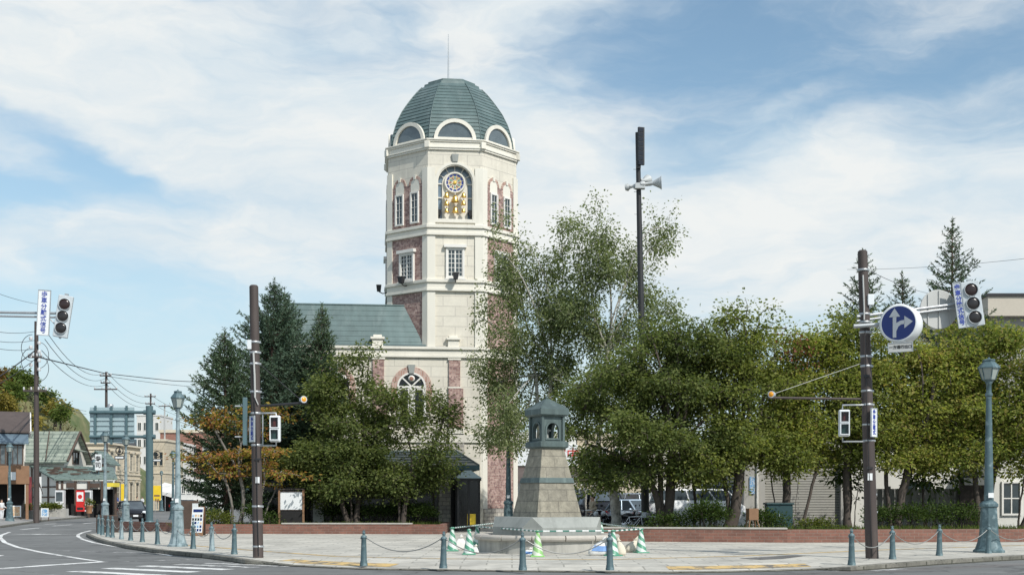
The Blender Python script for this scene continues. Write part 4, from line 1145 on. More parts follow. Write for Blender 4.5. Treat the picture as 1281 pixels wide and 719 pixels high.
def conifer(name, label, loc, H, rb, seed, leaf='needle_blue', low=.10, dens=1.0, gap=.36, per=6, droop=.12, group=None, nl=.17, k0=6, slope=.55):
    rng = np.random.default_rng(seed)
    t = thing(name, label, 'conifer', loc, 0, group)
    mb = MB(); lean = rng.normal(size=2) * .02
    mb.tube([(lean[0] * z, lean[1] * z, z) for z in np.linspace(-.1, H, 12)], [max(.012, .017 * H * (1 - f) + .01) for f in np.linspace(0, 1, 12)], 7)
    tr = mb
    seg = MB(); Ps, Ds = [], []
    z = H * low
    while z < H - .25:
        f = z / H
        nb = k0 if f < .85 else 5
        a0 = rng.uniform(0, 6.28)
        for b in range(nb):
            if rng.random() < .08: continue
            a = a0 + 6.28 * b / nb + rng.normal() * .22
            Lb = min(rb, slope * (H - z)) * rng.uniform(.66, 1.15) + .10
            up = -.32 + .95 * f + rng.normal() * .10
            dirv = np.array([math.cos(a), math.sin(a), 0])
            n = max(3, int(Lb / .22)); pts = []
            for i in range(n + 1):
                s = i / n
                pts.append(np.array([lean[0] * z, lean[1] * z, z]) + dirv * Lb * s + np.array([0, 0, Lb * (up * s - droop * 2 * s * (1 - s) + .16 * s * s)]))
            seg.tube(pts, [.02 * (1 - i / n) + .005 for i in range(n + 1)], 3, caps=False)
            pts = np.array(pts)
            # needle-clad twigs on both sides, denser to the tip
            m = max(3, int(Lb / .13 * dens))
            for i in range(m):
                s = (i + rng.random()) / m
                if s < .18 and f < .8: continue
                q = s * n; i0 = min(n - 1, int(q)); p = pts[i0] + (pts[i0 + 1] - pts[i0]) * (q - i0); fw = unit((pts[i0 + 1] - pts[i0])[None])[0]
                sd = np.cross(fw, [0, 0, 1.]) * (1 if i % 2 else -1)
                tl = (.14 + .36 * Lb * .5 * (1 - s) ** .7) * rng.uniform(.6, 1.2); tl = min(tl, .62)
                td = unit((fw * .8 + sd * .85 + np.array([0, 0, rng.normal() * .22 - .08]))[None])[0]
                kk = max(3, int(tl / .055 * per / 6))
                ss = rng.uniform(0, 1, (kk, 1)); Ps.append(p + td * ss * tl); Ds.append(td * 1.0 + rng.normal(size=(kk, 3)) * .62)
            kk = int(Lb / .05 * per / 6); ss = rng.uniform(.15, 1.02, kk) * n; i0 = np.minimum(n - 1, ss.astype(int)); fr = (ss - i0)[:, None]
            Ps.append(pts[i0] + (pts[i0 + 1] - pts[i0]) * fr); Ds.append((pts[i0 + 1] - pts[i0]) / .22 + rng.normal(size=(kk, 3)) * .6)
        z += gap * rng.uniform(.7, 1.2) * (1.0 if f < .7 else .75)
    # leader
    kk = 60; ss = rng.uniform(0, .9, (kk, 1)); Ps.append(np.array([lean[0] * H, lean[1] * H, H - .75]) + np.array([0, 0, 1.]) * ss); Ds.append(rng.normal(size=(kk, 3)) * .6 + np.array([0, 0, .7]))
    tr.v += seg.v and []
    b0 = len(tr.v); tr.v += seg.v; tr.f += [[b0 + i for i in f_] for f_ in seg.f]; tr.sm += seg.sm
    tr.build('trunk', MAT['bark_red'], t)
    V, Q = leaf_quads(np.concatenate(Ps), np.concatenate(Ds), nl, .048, rng, .3, .4); np_mesh('crown', V, Q, MAT[leaf], t)
    return t

def shrub(name, label, loc, ells, n, leaf='leaf_shrub', seed=1, L=.09, W=.055, group=None, cat='shrub'):
    rng = np.random.default_rng(seed); t = thing(name, label, cat, loc, 0, group)
    Ps, Ds = [], []; mb = MB()
    tot = sum(r[0] * r[2] for c, r in ells)
    for c, r in ells:
        m = int(n * r[0] * r[2] / tot); k = max(6, m // 28)
        d = unit(rng.normal(size=(k, 3))); d[:, 2] = np.abs(d[:, 2]) * 1.0 - .25
        cc = np.array(c) + d * (rng.uniform(.25, 1, (k, 1)) ** .5) * (1 + .16 * rng.normal(size=(k, 1))) * np.array(r)
        for q in cc:
            g = rng.normal(size=(28, 3)) * np.array([.16, .16, .09]); Ps.append(q + g); Ds.append(g * 5 + (q - np.array(c)) * .8 + rng.normal(size=(28, 3)) * .4 + np.array([0, 0, .25]))
        for q in cc[::max(1, k // 14)]:
            b = np.array([c[0] + (q[0] - c[0]) * .25, c[1] + (q[1] - c[1]) * .25, -.05]); mb.tube([b, (b + q) / 2 + rng.normal(size=3) * .04, q], [.018, .012, .005], 4)
    P = np.concatenate(Ps); ok = P[:, 2] > .0; 
    V, Q = leaf_quads(P[ok], np.concatenate(Ds)[ok], L, W, rng); mb.build('stem', MAT['bark'], t); np_mesh('foliage', V, Q, MAT[leaf], t)
    return t

SP = 'blue spruces beside the clock tower wing'
for px, top, hw, d, seed, lf, lab in [
        (334, 356, 74, 63.5, 3, 'needle_blue', 'tallest blue grey spruce rising behind the slim brown pole beside the wing'),
        (284, 414, 56, 60.5, 4, 'needle_green', 'narrow green spruce standing above the autumn coloured tree, nearest the street'),
        (362, 366, 52, 65.0, 5, 'needle_blue', 'blue spruce whose tip stands in front of the end of the green wing roof'),
        (396, 382, 34, 62.5, 6, 'needle_green', 'slender spruce with a thin spire in front of the green wing roof')]:
    H = HE + (HY - top) * d / F - .56
    conifer('spruce_tree', lab, ((px - CX) * d / F, d, .56), H, hw * d / F * 1.0, seed, lf, {3: .12, 4: .10, 5: .2, 6: .35}[seed], 1.5, .26, 10, group=SP, slope={3: .52, 4: .46, 5: .36, 6: .29}[seed], k0=8)
for px, top, hw, d, seed, lab in [
        (1192, 278, 62, 60, 7, 'tall open-branched spruce behind the grey round sign back and traffic signal'),
        (1089, 318, 34, 59, 8, 'dark spruce partly hidden behind the top of the brown traffic pole'),
        (1134, 343, 26, 63, 9, 'small spruce tip showing above the round blue arrow sign'),]:
    H = HE + (HY - top) * d / F - .2
    conifer('spruce_tree', lab, ((px - CX) * d / F, d, .2), H, hw * d / F * 1.1, seed, 'needle_green', .3, 1.05, .42, 8, droop=.04, group='spruces behind the row of golden green trees', k0=6, slope=.37)

CH = 'cherry trees in the brick planters'
px_tree('cherry_tree', 'broad dark green cherry tree in the planter in front of the arched window', 'tree', 440, 59.6,
        [(452, 492, 52, 44), (462, 446, 9, 14), (432, 455, 8, 16), (405, 512, 48, 44), (372, 560, 34, 46), (472, 548, 52, 42), (425, 570, 62, 42, -.6), (470, 590, 55, 32, .5), (385, 598, 30, 26), (432, 612, 46, 16, -.5), (390, 575, 40, 30)],
        [(440, 438, 600), (446, 452, 596), (436, 424, 604)], nclu=800, per=56, seed=11, leaf='leaf_cherry', L=.155, W=.092, group=CH)
px_tree('cherry_tree', 'dark cherry tree reaching toward the tower entrance, beside the broader cherry', 'tree', 500, 59.2,
        [(557, 508, 22, 32), (528, 558, 44, 36), (506, 528, 26, 22), (562, 535, 20, 38), (505, 585, 62, 34), (555, 585, 30, 26, .4), (470, 606, 40, 18), (520, 608, 46, 14)],
        [(500, 498, 590), (504, 515, 585)], nclu=420, per=30, seed=12, leaf='leaf_cherry', L=.15, W=.09, group=CH)
px_tree('maple_tree', 'several-stemmed maple turning orange and yellow behind the photo board', 'tree', 305, 58.6,
        [(262, 520, 34, 18), (255, 560, 36, 20), (298, 535, 34, 24), (262, 590, 30, 14), (300, 575, 40, 20), (330, 560, 34, 36), (352, 600, 28, 22), (250, 538, 28, 10), (325, 512, 30, 20)],
        [(290, 282, 600), (300, 299, 590), (318, 330, 600), (328, 345, 610)], nclu=165, per=30, seed=13, leaf='leaf_autumn', bark='bark_grey', L=.17, W=.10, spread=(.30, .06), twig=.011, clump=12, csig=(.5, .5, .08))
px_tree('birch_tree', 'tall airy birch with pale stems rising behind the stone lantern monument', 'tree', 672, 57.5,
        [(640, 395, 52, 34), (660, 445, 60, 40), (692, 330, 34, 42), (700, 285, 18, 24), (652, 350, 32, 46), (690, 395, 44, 46), (624, 470, 40, 34), (640, 520, 44, 42), (605, 395, 22, 16), (628, 310, 20, 30), (690, 470, 50, 44), (610, 500, 20, 40), (650, 300, 20, 20), (640, 535, 32, 26, -2.0), (628, 515, 26, 30, -2.4)],
        [(672, 671, 470), (676, 690, 450)], nclu=600, per=56, seed=14, leaf='leaf_birch', bark='bark_birch', L=.125, W=.078, spread=(.20, .24), droop=1.0, twig=.0065, z0=.12, rpow=1.7, edge=1.8, clump=11, csig=(.26, .26, .36))
px_tree('birch_tree', 'wide birch with white limbs spreading around the tall loudspeaker pole', 'tree', 734, 56.0,
        [(755, 300, 24, 44), (752, 262, 12, 16), (740, 350, 44, 40), (780, 340, 36, 44), (815, 300, 20, 34), (820, 345, 28, 30), (835, 385, 26, 26), (740, 420, 50, 50), (800, 410, 48, 36), (715, 480, 46, 46), (775, 470, 46, 40), (828, 280, 12, 18), (718, 385, 34, 60), (722, 320, 18, 34)],
        [(734, 738, 480), (736, 760, 440)], nclu=600, per=56, seed=15, leaf='leaf_birch', bark='bark_birch', L=.125, W=.078, spread=(.20, .24), droop=1.0, twig=.0065, z0=.12, rpow=1.7, edge=1.8, clump=11, csig=(.26, .26, .36))
px_tree('cherry_tree', 'spreading cherry with a dark forked trunk beside the loudspeaker pole', 'tree', 831, 48.6,
        [(800, 450, 58, 42), (880, 402, 10, 14), (842, 402, 9, 14), (812, 412, 8, 14), (856, 430, 52, 36), (765, 500, 55, 46), (850, 490, 70, 46), (800, 552, 66, 42, -.8), (760, 585, 40, 24, -.6), (845, 590, 40, 20, -.5), (735, 545, 36, 40), (870, 550, 52, 40), (905, 470, 44, 40), (780, 590, 46, 24, .5), (722, 500, 26, 26)],
        [(831, 826, 575), (833, 842, 560), (829, 808, 590)], nclu=1000, per=58, seed=16, leaf='leaf_cherry', L=.135, W=.083, group=CH, twig=.010)
px_tree('cherry_tree', 'light green cherry with a short thick trunk beside the round clipped shrub', 'tree', 910, 48.9,
        [(925, 430, 34, 40), (930, 398, 20, 12), (905, 402, 8, 16), (950, 398, 7, 14), (900, 490, 46, 44), (955, 480, 42, 44), (930, 545, 56, 40), (890, 585, 46, 26, -.7), (965, 560, 36, 36), (868, 592, 28, 22, -.5)],
        [(910, 905, 590), (912, 925, 580)], nclu=760, per=54, seed=17, leaf='leaf_cherry_light', L=.135, W=.083, group=CH, twig=.010)
GT = 'golden green trees in the long planter'
px_tree('katsura_tree', 'many-stemmed golden green tree with a reddish tuft in front of the shutter', 'tree', 985, 49.6,
        [(1002, 462, 40, 34), (975, 500, 40, 38), (1030, 440, 26, 40), (1024, 408, 8, 24), (1010, 425, 7, 20), (982, 435, 8, 22), (1020, 500, 44, 44), (990, 545, 52, 38), (1040, 545, 36, 34), (1000, 568, 44, 16), (962, 565, 26, 20)],
        [(972, 965, 590), (982, 985, 570), (992, 1005, 580), (1002, 1022, 585)], nclu=680, per=48, seed=18, leaf='leaf_gold', L=.138, W=.086, group=GT, extra=('leaf_red', (.15, -.9, 6.6), (.35, .3, .35), 160))
px_tree('katsura_tree', 'thin golden green tree directly behind the brown traffic pole', 'tree', 1062, 49.8,
        [(1062, 440, 26, 34), (1058, 412, 10, 18), (1074, 408, 6, 16), (1060, 500, 38, 44), (1085, 470, 30, 44), (1075, 545, 42, 34)],
        [(1061, 1060, 570), (1068, 1078, 580)], nclu=420, per=48, seed=19, leaf='leaf_cherry_light', L=.138, W=.086, group=GT)
px_tree('katsura_tree', 'golden green tree with a dark trunk below the grey round sign back', 'tree', 1118, 49.5,
        [(1130, 470, 42, 40), (1112, 425, 8, 22), (1140, 420, 9, 18), (1165, 445, 40, 28), (1110, 530, 48, 42), (1160, 520, 48, 44), (1135, 562, 56, 22), (1180, 480, 40, 40)],
        [(1116, 1110, 570), (1121, 1145, 560)], nclu=680, per=50, seed=20, leaf='leaf_gold_pale', L=.138, W=.086, group=GT)
px_tree('katsura_tree', 'golden green tree with its crown behind the large teal street lamp', 'tree', 1228, 49.8,
        [(1215, 455, 44, 32), (1200, 420, 9, 20), (1245, 412, 8, 18), (1258, 445, 40, 28), (1210, 520, 46, 44), (1255, 515, 48, 46), (1235, 568, 56, 22), (1185, 555, 36, 30)],
        [(1226, 1218, 575), (1232, 1250, 560)], nclu=680, per=50, seed=21, leaf='leaf_gold_deep', L=.138, W=.086, group=GT)
px_tree('katsura_tree', 'golden green tree at the picture edge beyond the large teal street lamp', 'tree', 1276, 49.4,
        [(1290, 450, 40, 34), (1320, 500, 50, 50), (1290, 540, 46, 44), (1310, 590, 50, 26)],
        [(1274, 1285, 570), (1280, 1310, 560)], nclu=400, per=50, seed=22, leaf='leaf_gold', L=.138, W=.086, group=GT)
# small trees and saplings in the beds
px_tree('sapling_tree', 'bushy sapling with thin stems behind the motorbikes', 'tree', 872, 50.6, [(862, 560, 30, 26), (884, 575, 26, 26)], [(869, 866, 590), (876, 882, 590)], nclu=90, per=26, seed=23, leaf='leaf_cherry_light', L=.12, W=.07)
px_tree('pruned_birch', 'pale pruned tree trunk with dark base and a leafy tuft near the monument', 'tree', 768, 51.0, [(758, 586, 26, 16), (744, 574, 18, 10), (772, 600, 18, 10)], [(768, 765, 612)], nclu=70, per=24, seed=24, leaf='leaf_cherry', bark='bark_stump', twig=.030, L=.12, W=.07, z0=.12)
px_tree('sapling_tree', 'young dark sapling with big drooping leaves in front of the shutter', 'tree', 1062, 51.4, [(1050, 592, 16, 6), (1074, 598, 14, 6), (1062, 575, 14, 8)], [(1062, 1062, 580)], nclu=36, per=18, seed=25, leaf='leaf_shrub', L=.26, W=.10)
px_tree('sapling_tree', 'young dark sapling with big drooping leaves in front of the board fence', 'tree', 1158, 51.2, [(1140, 592, 22, 7), (1175, 596, 22, 7), (1160, 580, 18, 8)], [(1158, 1158, 580)], nclu=44, per=18, seed=26, leaf='leaf_shrub', L=.26, W=.10)

SH = 'clipped shrubs in the planters'
for px, d, lobes, n, seed, leaf, lab in [
        (430, 60.4, [(0, .55, 1.0, .6)], 2400, 31, 'leaf_shrub', 'dark shrub under the broad cherry tree'),
        (480, 60.0, [(-.3, .5, .9, .55), (.7, .55, .8, .6)], 3000, 32, 'leaf_shrub', 'dark shrub between the two cherry trunks in front of the arcade'),
        (528, 59.9, [(0, .5, .8, .62)], 2000, 33, 'leaf_shrub', 'dark shrub nearest the stone entrance pier'),
        (262, 57.6, [(-.6, .28, .6, .34), (.3, .3, .7, .38)], 2400, 34, 'leaf_shrub_light', 'low yellow green shrub behind the photo board'),
        (318, 58.0, [(0, .5, .45, .55), (.7, .3, .5, .34)], 1600, 35, 'leaf_shrub', 'small green shrub at the foot of the maple'),
        (885, 47.0, [(0, .62, .62, .66), (.35, .5, .5, .5)], 3200, 36, 'leaf_shrub', 'round clipped dark shrub beside the short thick cherry trunk'),
        (845, 47.2, [(-.5, .3, .5, .34), (.2, .34, .5, .4)], 1700, 37, 'leaf_shrub', 'low shrub under the dark forked cherry trunk'),
        (955, 47.4, [(0, .4, .55, .5), (.5, .3, .4, .36)], 1700, 38, 'leaf_shrub', 'loose shrub between the brown stand and the many-stemmed tree'),
        (1120, 48.3, [(-.6, .5, .7, .56), (.5, .52, .8, .6)], 3000, 39, 'leaf_shrub', 'dark hedge clump behind the bollard chain next to the brown pole'),
        (1180, 48.4, [(-.5, .52, .8, .6), (.6, .5, .8, .58)], 3000, 40, 'leaf_shrub', 'dark hedge clump between the golden tree trunk and the large lamp'),
        (1012, 47.3, [(0, .2, .5, .26), (.6, .18, .4, .22)], 1000, 41, 'leaf_shrub_light', 'low weedy tuft in front of the grey shutter')]:
    ells = [((x, 0, z), (rx, rx * .7, rz)) for x, z, rx, rz in lobes]
    shrub('shrub', lab, ((px - CX) * d / F, d, .46), ells, n, leaf, seed, group=SH)

rng = np.random.default_rng(5)
def grass_patch(name, n, fx, hmin, hmax, seed):
    r = np.random.default_rng(seed); P = np.array([fx(r) for _ in range(n)])
    D = r.normal(size=(n, 3)) * .45 + np.array([0, 0, 1.]); V, Q = leaf_quads(P, D, (hmin + hmax) / 2, .022, r, .1)
    o = np_mesh(name, V, Q, MAT['grass_blade']); o['kind'] = 'stuff'; return o
def _l(r):
    u = r.random(); return [(212 + u * 340 - CX) * 58 / F, 57.6 + r.random() ** 1.5 * 3, .44]
def _r(r):
    u = r.random(); return [(752 + u * 545 - CX) * 47 / F, 46.1 + r.random() ** 1.5 * 3, .48]
grass_patch('grass', 2500, _l, .1, .3, 1); grass_patch('grass', 4000, _r, .1, .34, 2)


# ---------------------------------------------------------------- stone lantern monument
MP = Vector(((684 - CX) * 37.3 / F, 37.3, KZ))
def mz(py, d=37.0): return HE + (HY - py) * d / F - KZ
mon = thing('stone_lantern_monument', 'tapering stone monument with a patinated open lantern on top, standing in a round basin', 'monument', MP)
RB = 2.06
mb = MB(); mb.lathe([(RB - .06, 0), (RB - .06, mz(676.5, 35.4))], 48, smooth=True); mb.build('basin_wall', MAT['ring_concrete'], mon)
zr = mz(676.5, 35.4)
for k in range(14):
    mb = MB(); a0, a1 = 2 * math.pi * k / 14 + .008, 2 * math.pi * (k + 1) / 14 - .008; n = 5
    prof_ = [(RB - .36, zr + .001), (RB + .03, zr + .001), (RB + .06, zr + .05), (RB + .06, zr + .10), (RB + .02, zr + .15), (RB - .30, zr + .15), (RB - .36, zr + .12)]
    vs = []; fs = []
    for i in range(n + 1):
        a = a0 + (a1 - a0) * i / n
        vs += [(r * math.cos(a), r * math.sin(a), z) for r, z in prof_]
    m = len(prof_)
    for i in range(n):
        for j in range(m): fs.append((i * m + j, (i + 1) * m + j, (i + 1) * m + (j + 1) % m, i * m + (j + 1) % m))
    fs += [tuple(range(m)), tuple(n * m + j for j in reversed(range(m)))]
    mb.add(vs, fs); mb.build('coping_stone', MAT['ring_cap'], mon)
mb = MB(); mb.lathe([(0, zr - .12), (RB - .37, zr - .12)], 32, caps=False); mb.build('basin_floor', MAT['soil'], mon)
ROT = R(28.5)
def sq(s, ch=0.0):
    h = s / 2; c = ch
    if c == 0: pts = [(-h, -h), (h, -h), (h, h), (-h, h)]
    else: pts = [(-h + c, -h), (h - c, -h), (h, -h + c), (h, h - c), (h - c, h), (-h + c, h), (-h, h - c), (-h, -h + c)]
    return [(x * math.cos(ROT) - y * math.sin(ROT), x * math.sin(ROT) + y * math.cos(ROT)) for x, y in pts]
z0, z1, z2 = mz(672), mz(659.3, 36.2), mz(646.2, 36.8)
mb = MB(); mb.frustum(sq(2.62, .42), 0, sq(2.62, .42), z1)
lo, hi = sq(2.62, .42), sq(2.50)
hi8 = [hi[0], hi[1], hi[1], hi[2], hi[2], hi[3], hi[3], hi[0]]
b_ = len(lo); zt2 = z2
vs = [(x, y, z1) for x, y in lo] + [(x * .90, y * .90, zt2) for x, y in hi]
mp = [0, 1, 1, 2, 2, 3, 3, 0]
fs = []
for i in range(8):
    j = (i + 1) % 8; a, b = 8 + mp[i], 8 + mp[j]
    fs.append((i, j, a) if a == b else (i, j, b, a))
fs.append((8, 9, 10, 11)); mb.add(vs, fs)
mb.build('plinth', MAT['plinth_stone'], mon)
S0, S1 = 1.48, .73
zs0, zb0, zb1, zs1 = z2, mz(603.5, 36.9), mz(597.4, 36.9), mz(560.5, 37.0)
def sw(z): return S0 + (S1 - S0) * (z - zs0) / (zs1 - zs0)
mb = MB(); mb.frustum(sq(S0), zs0 - .01, sq(sw(zb0)), zb0); mb.frustum(sq(sw(zb1)), zb1, sq(S1), zs1); mb.build('stone_shaft', MAT['monument_stone'], mon)
mb = MB(); mb.frustum(sq(sw(zb0) + .07), zb0 - .005, sq(sw(zb1) + .07), zb1 + .005); mb.build('copper_band', MAT['patina'], mon, .01)
zl0, zl1, zl2, zap = mz(552), mz(519.6), mz(511.6), mz(498.5, 37.3)
mb = MB(); mb.frustum(sq(.80), zs1 - .005, sq(.93), zs1 + .04); mb.frustum(sq(.93), zs1 + .04, sq(.93), zl0 - .02); mb.frustum(sq(.93), zl0 - .02, sq(.76), zl0 + .02); mb.build('lantern_shelf', MAT['patina'], mon, .008)
# four walls with arched openings
LW = .665; LH = zl1 - zl0 - .02
mb = MB()
for k in range(4):
    a = ROT + k * math.pi / 2; n = Vector((math.sin(a), -math.cos(a), 0))
    M = wallframe(n * (LW / 2) + Vector((0, 0, zl0 + .02)), n); ow = LW * .60
    hs = LH * .44; A = arch(ow, hs - .08, 10, 0, .08); ap = A[2:]; m = len(ap); t_ = .06
    for zf, flip in ((0, False), (-t_, True)):
        mb.add([(-LW / 2, 0, zf), (LW / 2, 0, zf), (LW / 2, .08, zf), (-LW / 2, .08, zf)], [(0, 1, 2, 3)], M)
        mb.add([(-LW / 2, .08, zf), (-ow / 2, .08, zf), (-ow / 2, hs, zf), (-LW / 2, hs, zf)], [(0, 1, 2, 3)], M)
        mb.add([(ow / 2, .08, zf), (LW / 2, .08, zf), (LW / 2, hs, zf), (ow / 2, hs, zf)], [(0, 1, 2, 3)], M)
        out = [(LW / 2, hs)] + [(LW / 2 - LW * i / (m - 1), LH) for i in range(1, m - 1)] + [(-LW / 2, hs)]
        vs = [(x, y, zf) for x, y in ap] + [(x, y, zf) for x, y in out]
        mb.add(vs, [(i, m + i, m + i + 1, i + 1) for i in range(m - 1)], M)
        mb.add([(LW / 2, hs, zf), (LW / 2, LH, zf), (out[1][0], LH, zf)], [(0, 1, 2)], M); mb.add([(-LW / 2, hs, zf), (out[-2][0], LH, zf), (-LW / 2, LH, zf)], [(0, 1, 2)], M)
    nA = len(A); mb.add([(x, y, 0) for x, y in A] + [(x, y, -t_) for x, y in A], [(i, (i + 1) % nA, nA + (i + 1) % nA, nA + i) for i in range(nA)], M)
    ring_prism(mb, arch(ow, hs - .08, 10, 0, .08, .05), A, .002, .025, M)
mb.build('lantern_frame', MAT['patina'], mon)
mb = MB()
for (x, y) in sq(LW + .03): mb.cbox((x, y, zl0 + .02 + LH / 2), (.075, .075, LH), ROT)
mb.build('lantern_post', MAT['patina'], mon)
mb = MB(); mb.lathe([(.14, 0), (.12, .05), (.05, .09), (.045, .26), (.12, .30), (.12, .34), (0, .36)], 14, c=(0, 0, zl0 + .02)); mb.build('fire_bowl', MAT['plinth_stone'], mon)
mb = MB(); mb.frustum(sq(.82), zl1 - .02, sq(.95), zl1 + .03); mb.frustum(sq(.95), zl1 + .03, sq(.95), zl2); mb.frustum(sq(.95), zl2, sq(.05), zap)
for (x, y) in sq(.92): mb.tube([(x, y, zl2 + .005), (0, 0, zap + .01)], .022, 5)
mb.sphere((0, 0, zap + .03), .045, 8, 6); mb.build('lantern_roof', MAT['patina'], mon)

# ---------------------------------------------------------------- cones, bars, sandbags round the monument
CONE_POS = {}
def cone(key, px, py, label, mats=('cone_stripe', 'cone_green'), src=None):
    p = G(px, py, KZ); CONE_POS[key] = p
    if src:
        c = copy_thing(src, label, p, random.Random(key).uniform(0, 6)); return c
    t = thing('traffic_cone', label, 'traffic cone', p, 0, 'traffic cones round the monument')
    mb = MB(); mb.lathe([(.165, .035), (.155, .05), (.045, .66), (.04, .70), (.028, .705)], 20); mb.build('cone_body', MAT[mats[0]], t)
    mb = MB(); mb.frustum(rect(.38, .38, 0, -.19), 0, rect(.36, .36, 0, -.18), .035); mb.build('base', MAT[mats[1]], t, .01)
    mb = MB(); mb.lathe([(.06, .655), (.06, .685), (.03, .70)], 14); mb.build('bar_collar', MAT['cone_green'], t)
    return t
c0 = cone('b', 586.8, 693, 'green striped cone at the near side of the basin, second from the entrance lobby side')
cone('a', 565.8, 688.8, 'green striped cone nearest the entrance lobby', src=c0)
cone('f', 597, 685.5, 'green striped cone half hidden against the curved basin wall', src=c0)
cone('c', 672.5, 695.8, 'lime green faded cone in front of the middle of the basin', ('cone_stripe_lime', 'cone_lime'))
cone('d', 767, 694.8, 'green striped cone standing just behind a teal bollard, between two sandbags', src=c0)
cone('e', 802, 691, 'green striped cone nearest the red brick planter, with a cream bag beside it', src=c0)
cone('g', 622, 677.0, 'green striped cone behind the basin on the tower side', src=c0)
cone('h', 752, 678.2, 'green striped cone behind the basin on the parking side', src=c0)
for a, b, lab in [('f', 'c', 'green and white striped bar between the basin wall cone and the lime cone'), ('c', 'd', 'green and white striped bar from the lime cone to the cone behind the bollard'),
                  ('a', 'g', 'green and white striped bar running back from the cone nearest the entrance lobby'), ('d', 'e', 'green and white striped bar ending at the cone nearest the brick planter'), ('e', 'h', 'green and white striped bar running back along the planter side of the basin')]:
    p, q = CONE_POS[a], CONE_POS[b]; L = (q - p).length
    t = thing('barrier_bar', lab, 'barrier bar', (p + q) / 2 + Vector((0, 0, .672)), math.atan2(q.y - p.y, q.x - p.x), 'striped bars between the cones')
    mb = MB(); mb.cyl((-L / 2 + .06, 0, 0), (L / 2 - .06, 0, 0), .022, n=8); mb.build('bar', MAT['bar_stripe'], t)
    mb = MB()
    for sx in (-1, 1):
        n = 12; pts = [(sx * L / 2 + .07 * math.cos(2 * math.pi * i / n), .07 * math.sin(2 * math.pi * i / n), .0) for i in range(n + 1)]
        mb.tube(pts, .014, 5)
    mb.build('end_loop', MAT['cone_green'], t)
def sandbag(px, py, label, mat, h=.42, w=.2, lean=(0, 0), band=None, seed=1):
    r = random.Random(seed)
    t = thing('sandbag', label, 'sandbag', G(px, py, KZ), 0, 'bags weighing down the cones')
    mb = MB(); n, m = 18, 9; vs = []; fs = []
    prof_ = [(.0, .0), (.95, .015), (1.12, .12), (1.08, .26), (.92, .42), (.72, .56), (.46, .68), (.20, .78), (.26, .90), (.10, 1.0)]
    ph = r.uniform(0, 6)
    for i, (rr, zz) in enumerate(prof_):
        for j in range(n):
            a = 2 * math.pi * j / n
            fold = .10 * math.sin(5 * a + ph) * (1 - abs(zz - .5)) + .09 * math.sin(3 * a + seed + zz * 4) + .05 * (r.random() - .5)
            k = rr * w * (1 + fold)
            vs.append((k * math.cos(a) * 1.2 + lean[0] * zz * zz * h * 1.3, k * math.sin(a) * .75 + lean[1] * zz * h, zz * h * (1 + .06 * math.sin(2 * a + ph) * (zz > .1))))
    for i in range(len(prof_) - 1):
        for j in range(n): fs.append((i * n + j, i * n + (j + 1) % n, (i + 1) * n + (j + 1) % n, (i + 1) * n + j))
    mb.add(vs, fs, None, True); mb.build('sack', MAT[mat], t)
    if band:
        mb = MB(); vs2 = [v for v in mb.v]; 
        for i in (2, 3):
            pass
        ringA = [Vector(v) for v in vs[3 * n:4 * n]]; ringB = [Vector(v) for v in vs[5 * n:6 * n]]; cA = sum(ringA, Vector()) / n; cB = sum(ringB, Vector()) / n
        vs3 = [cA + (v - cA) * 1.06 for v in ringA[11:17]] + [cB + (v - cB) * 1.22 for v in ringB[11:17]]
        mb.add(vs3, [(i, i + 1, 6 + i + 1, 6 + i) for i in range(5)]); mb.build('print_band', MAT[band], t)
    mb = MB(); mb.tube([(lean[0] * h * .82 + .06 * math.cos(a), lean[1] * h * .82 + .05 * math.sin(a), h * .84) for a in np.linspace(0, 6.3, 9)], .010, 4); mb.build('tie', MAT['sack_cream'], t)
    return t
sandbag(575.5, 687.6, 'white sandbag slumped between the two cones nearest the entrance lobby', 'sack_white', .46, .15, (.1, 0), None, 1)
sandbag(593, 692, 'white sandbag at the foot of the near cone beside the basin wall', 'sack_white', .26, .10, (.2, 0), None, 2)
sandbag(661, 694.5, 'small blue and white bag on the ground by the lime cone', 'sack_white', .22, .15, (.3, 0), 'sack_blue', 3)
sandbag(750, 694.3, 'white and blue printed sandbag leaning by the basin wall and the bollard', 'sack_white', .50, .23, (.28, 0), 'sack_blue', 4)
sandbag(776, 694.0, 'narrow cream sandbag leaning against the right side of the cone behind the bollard', 'sack_cream', .48, .13, (-.12, 0), None, 5)
sandbag(790, 690.2, 'cream sandbag beside the cone nearest the brick planter', 'sack_cream', .44, .21, (.32, 0), None, 6)

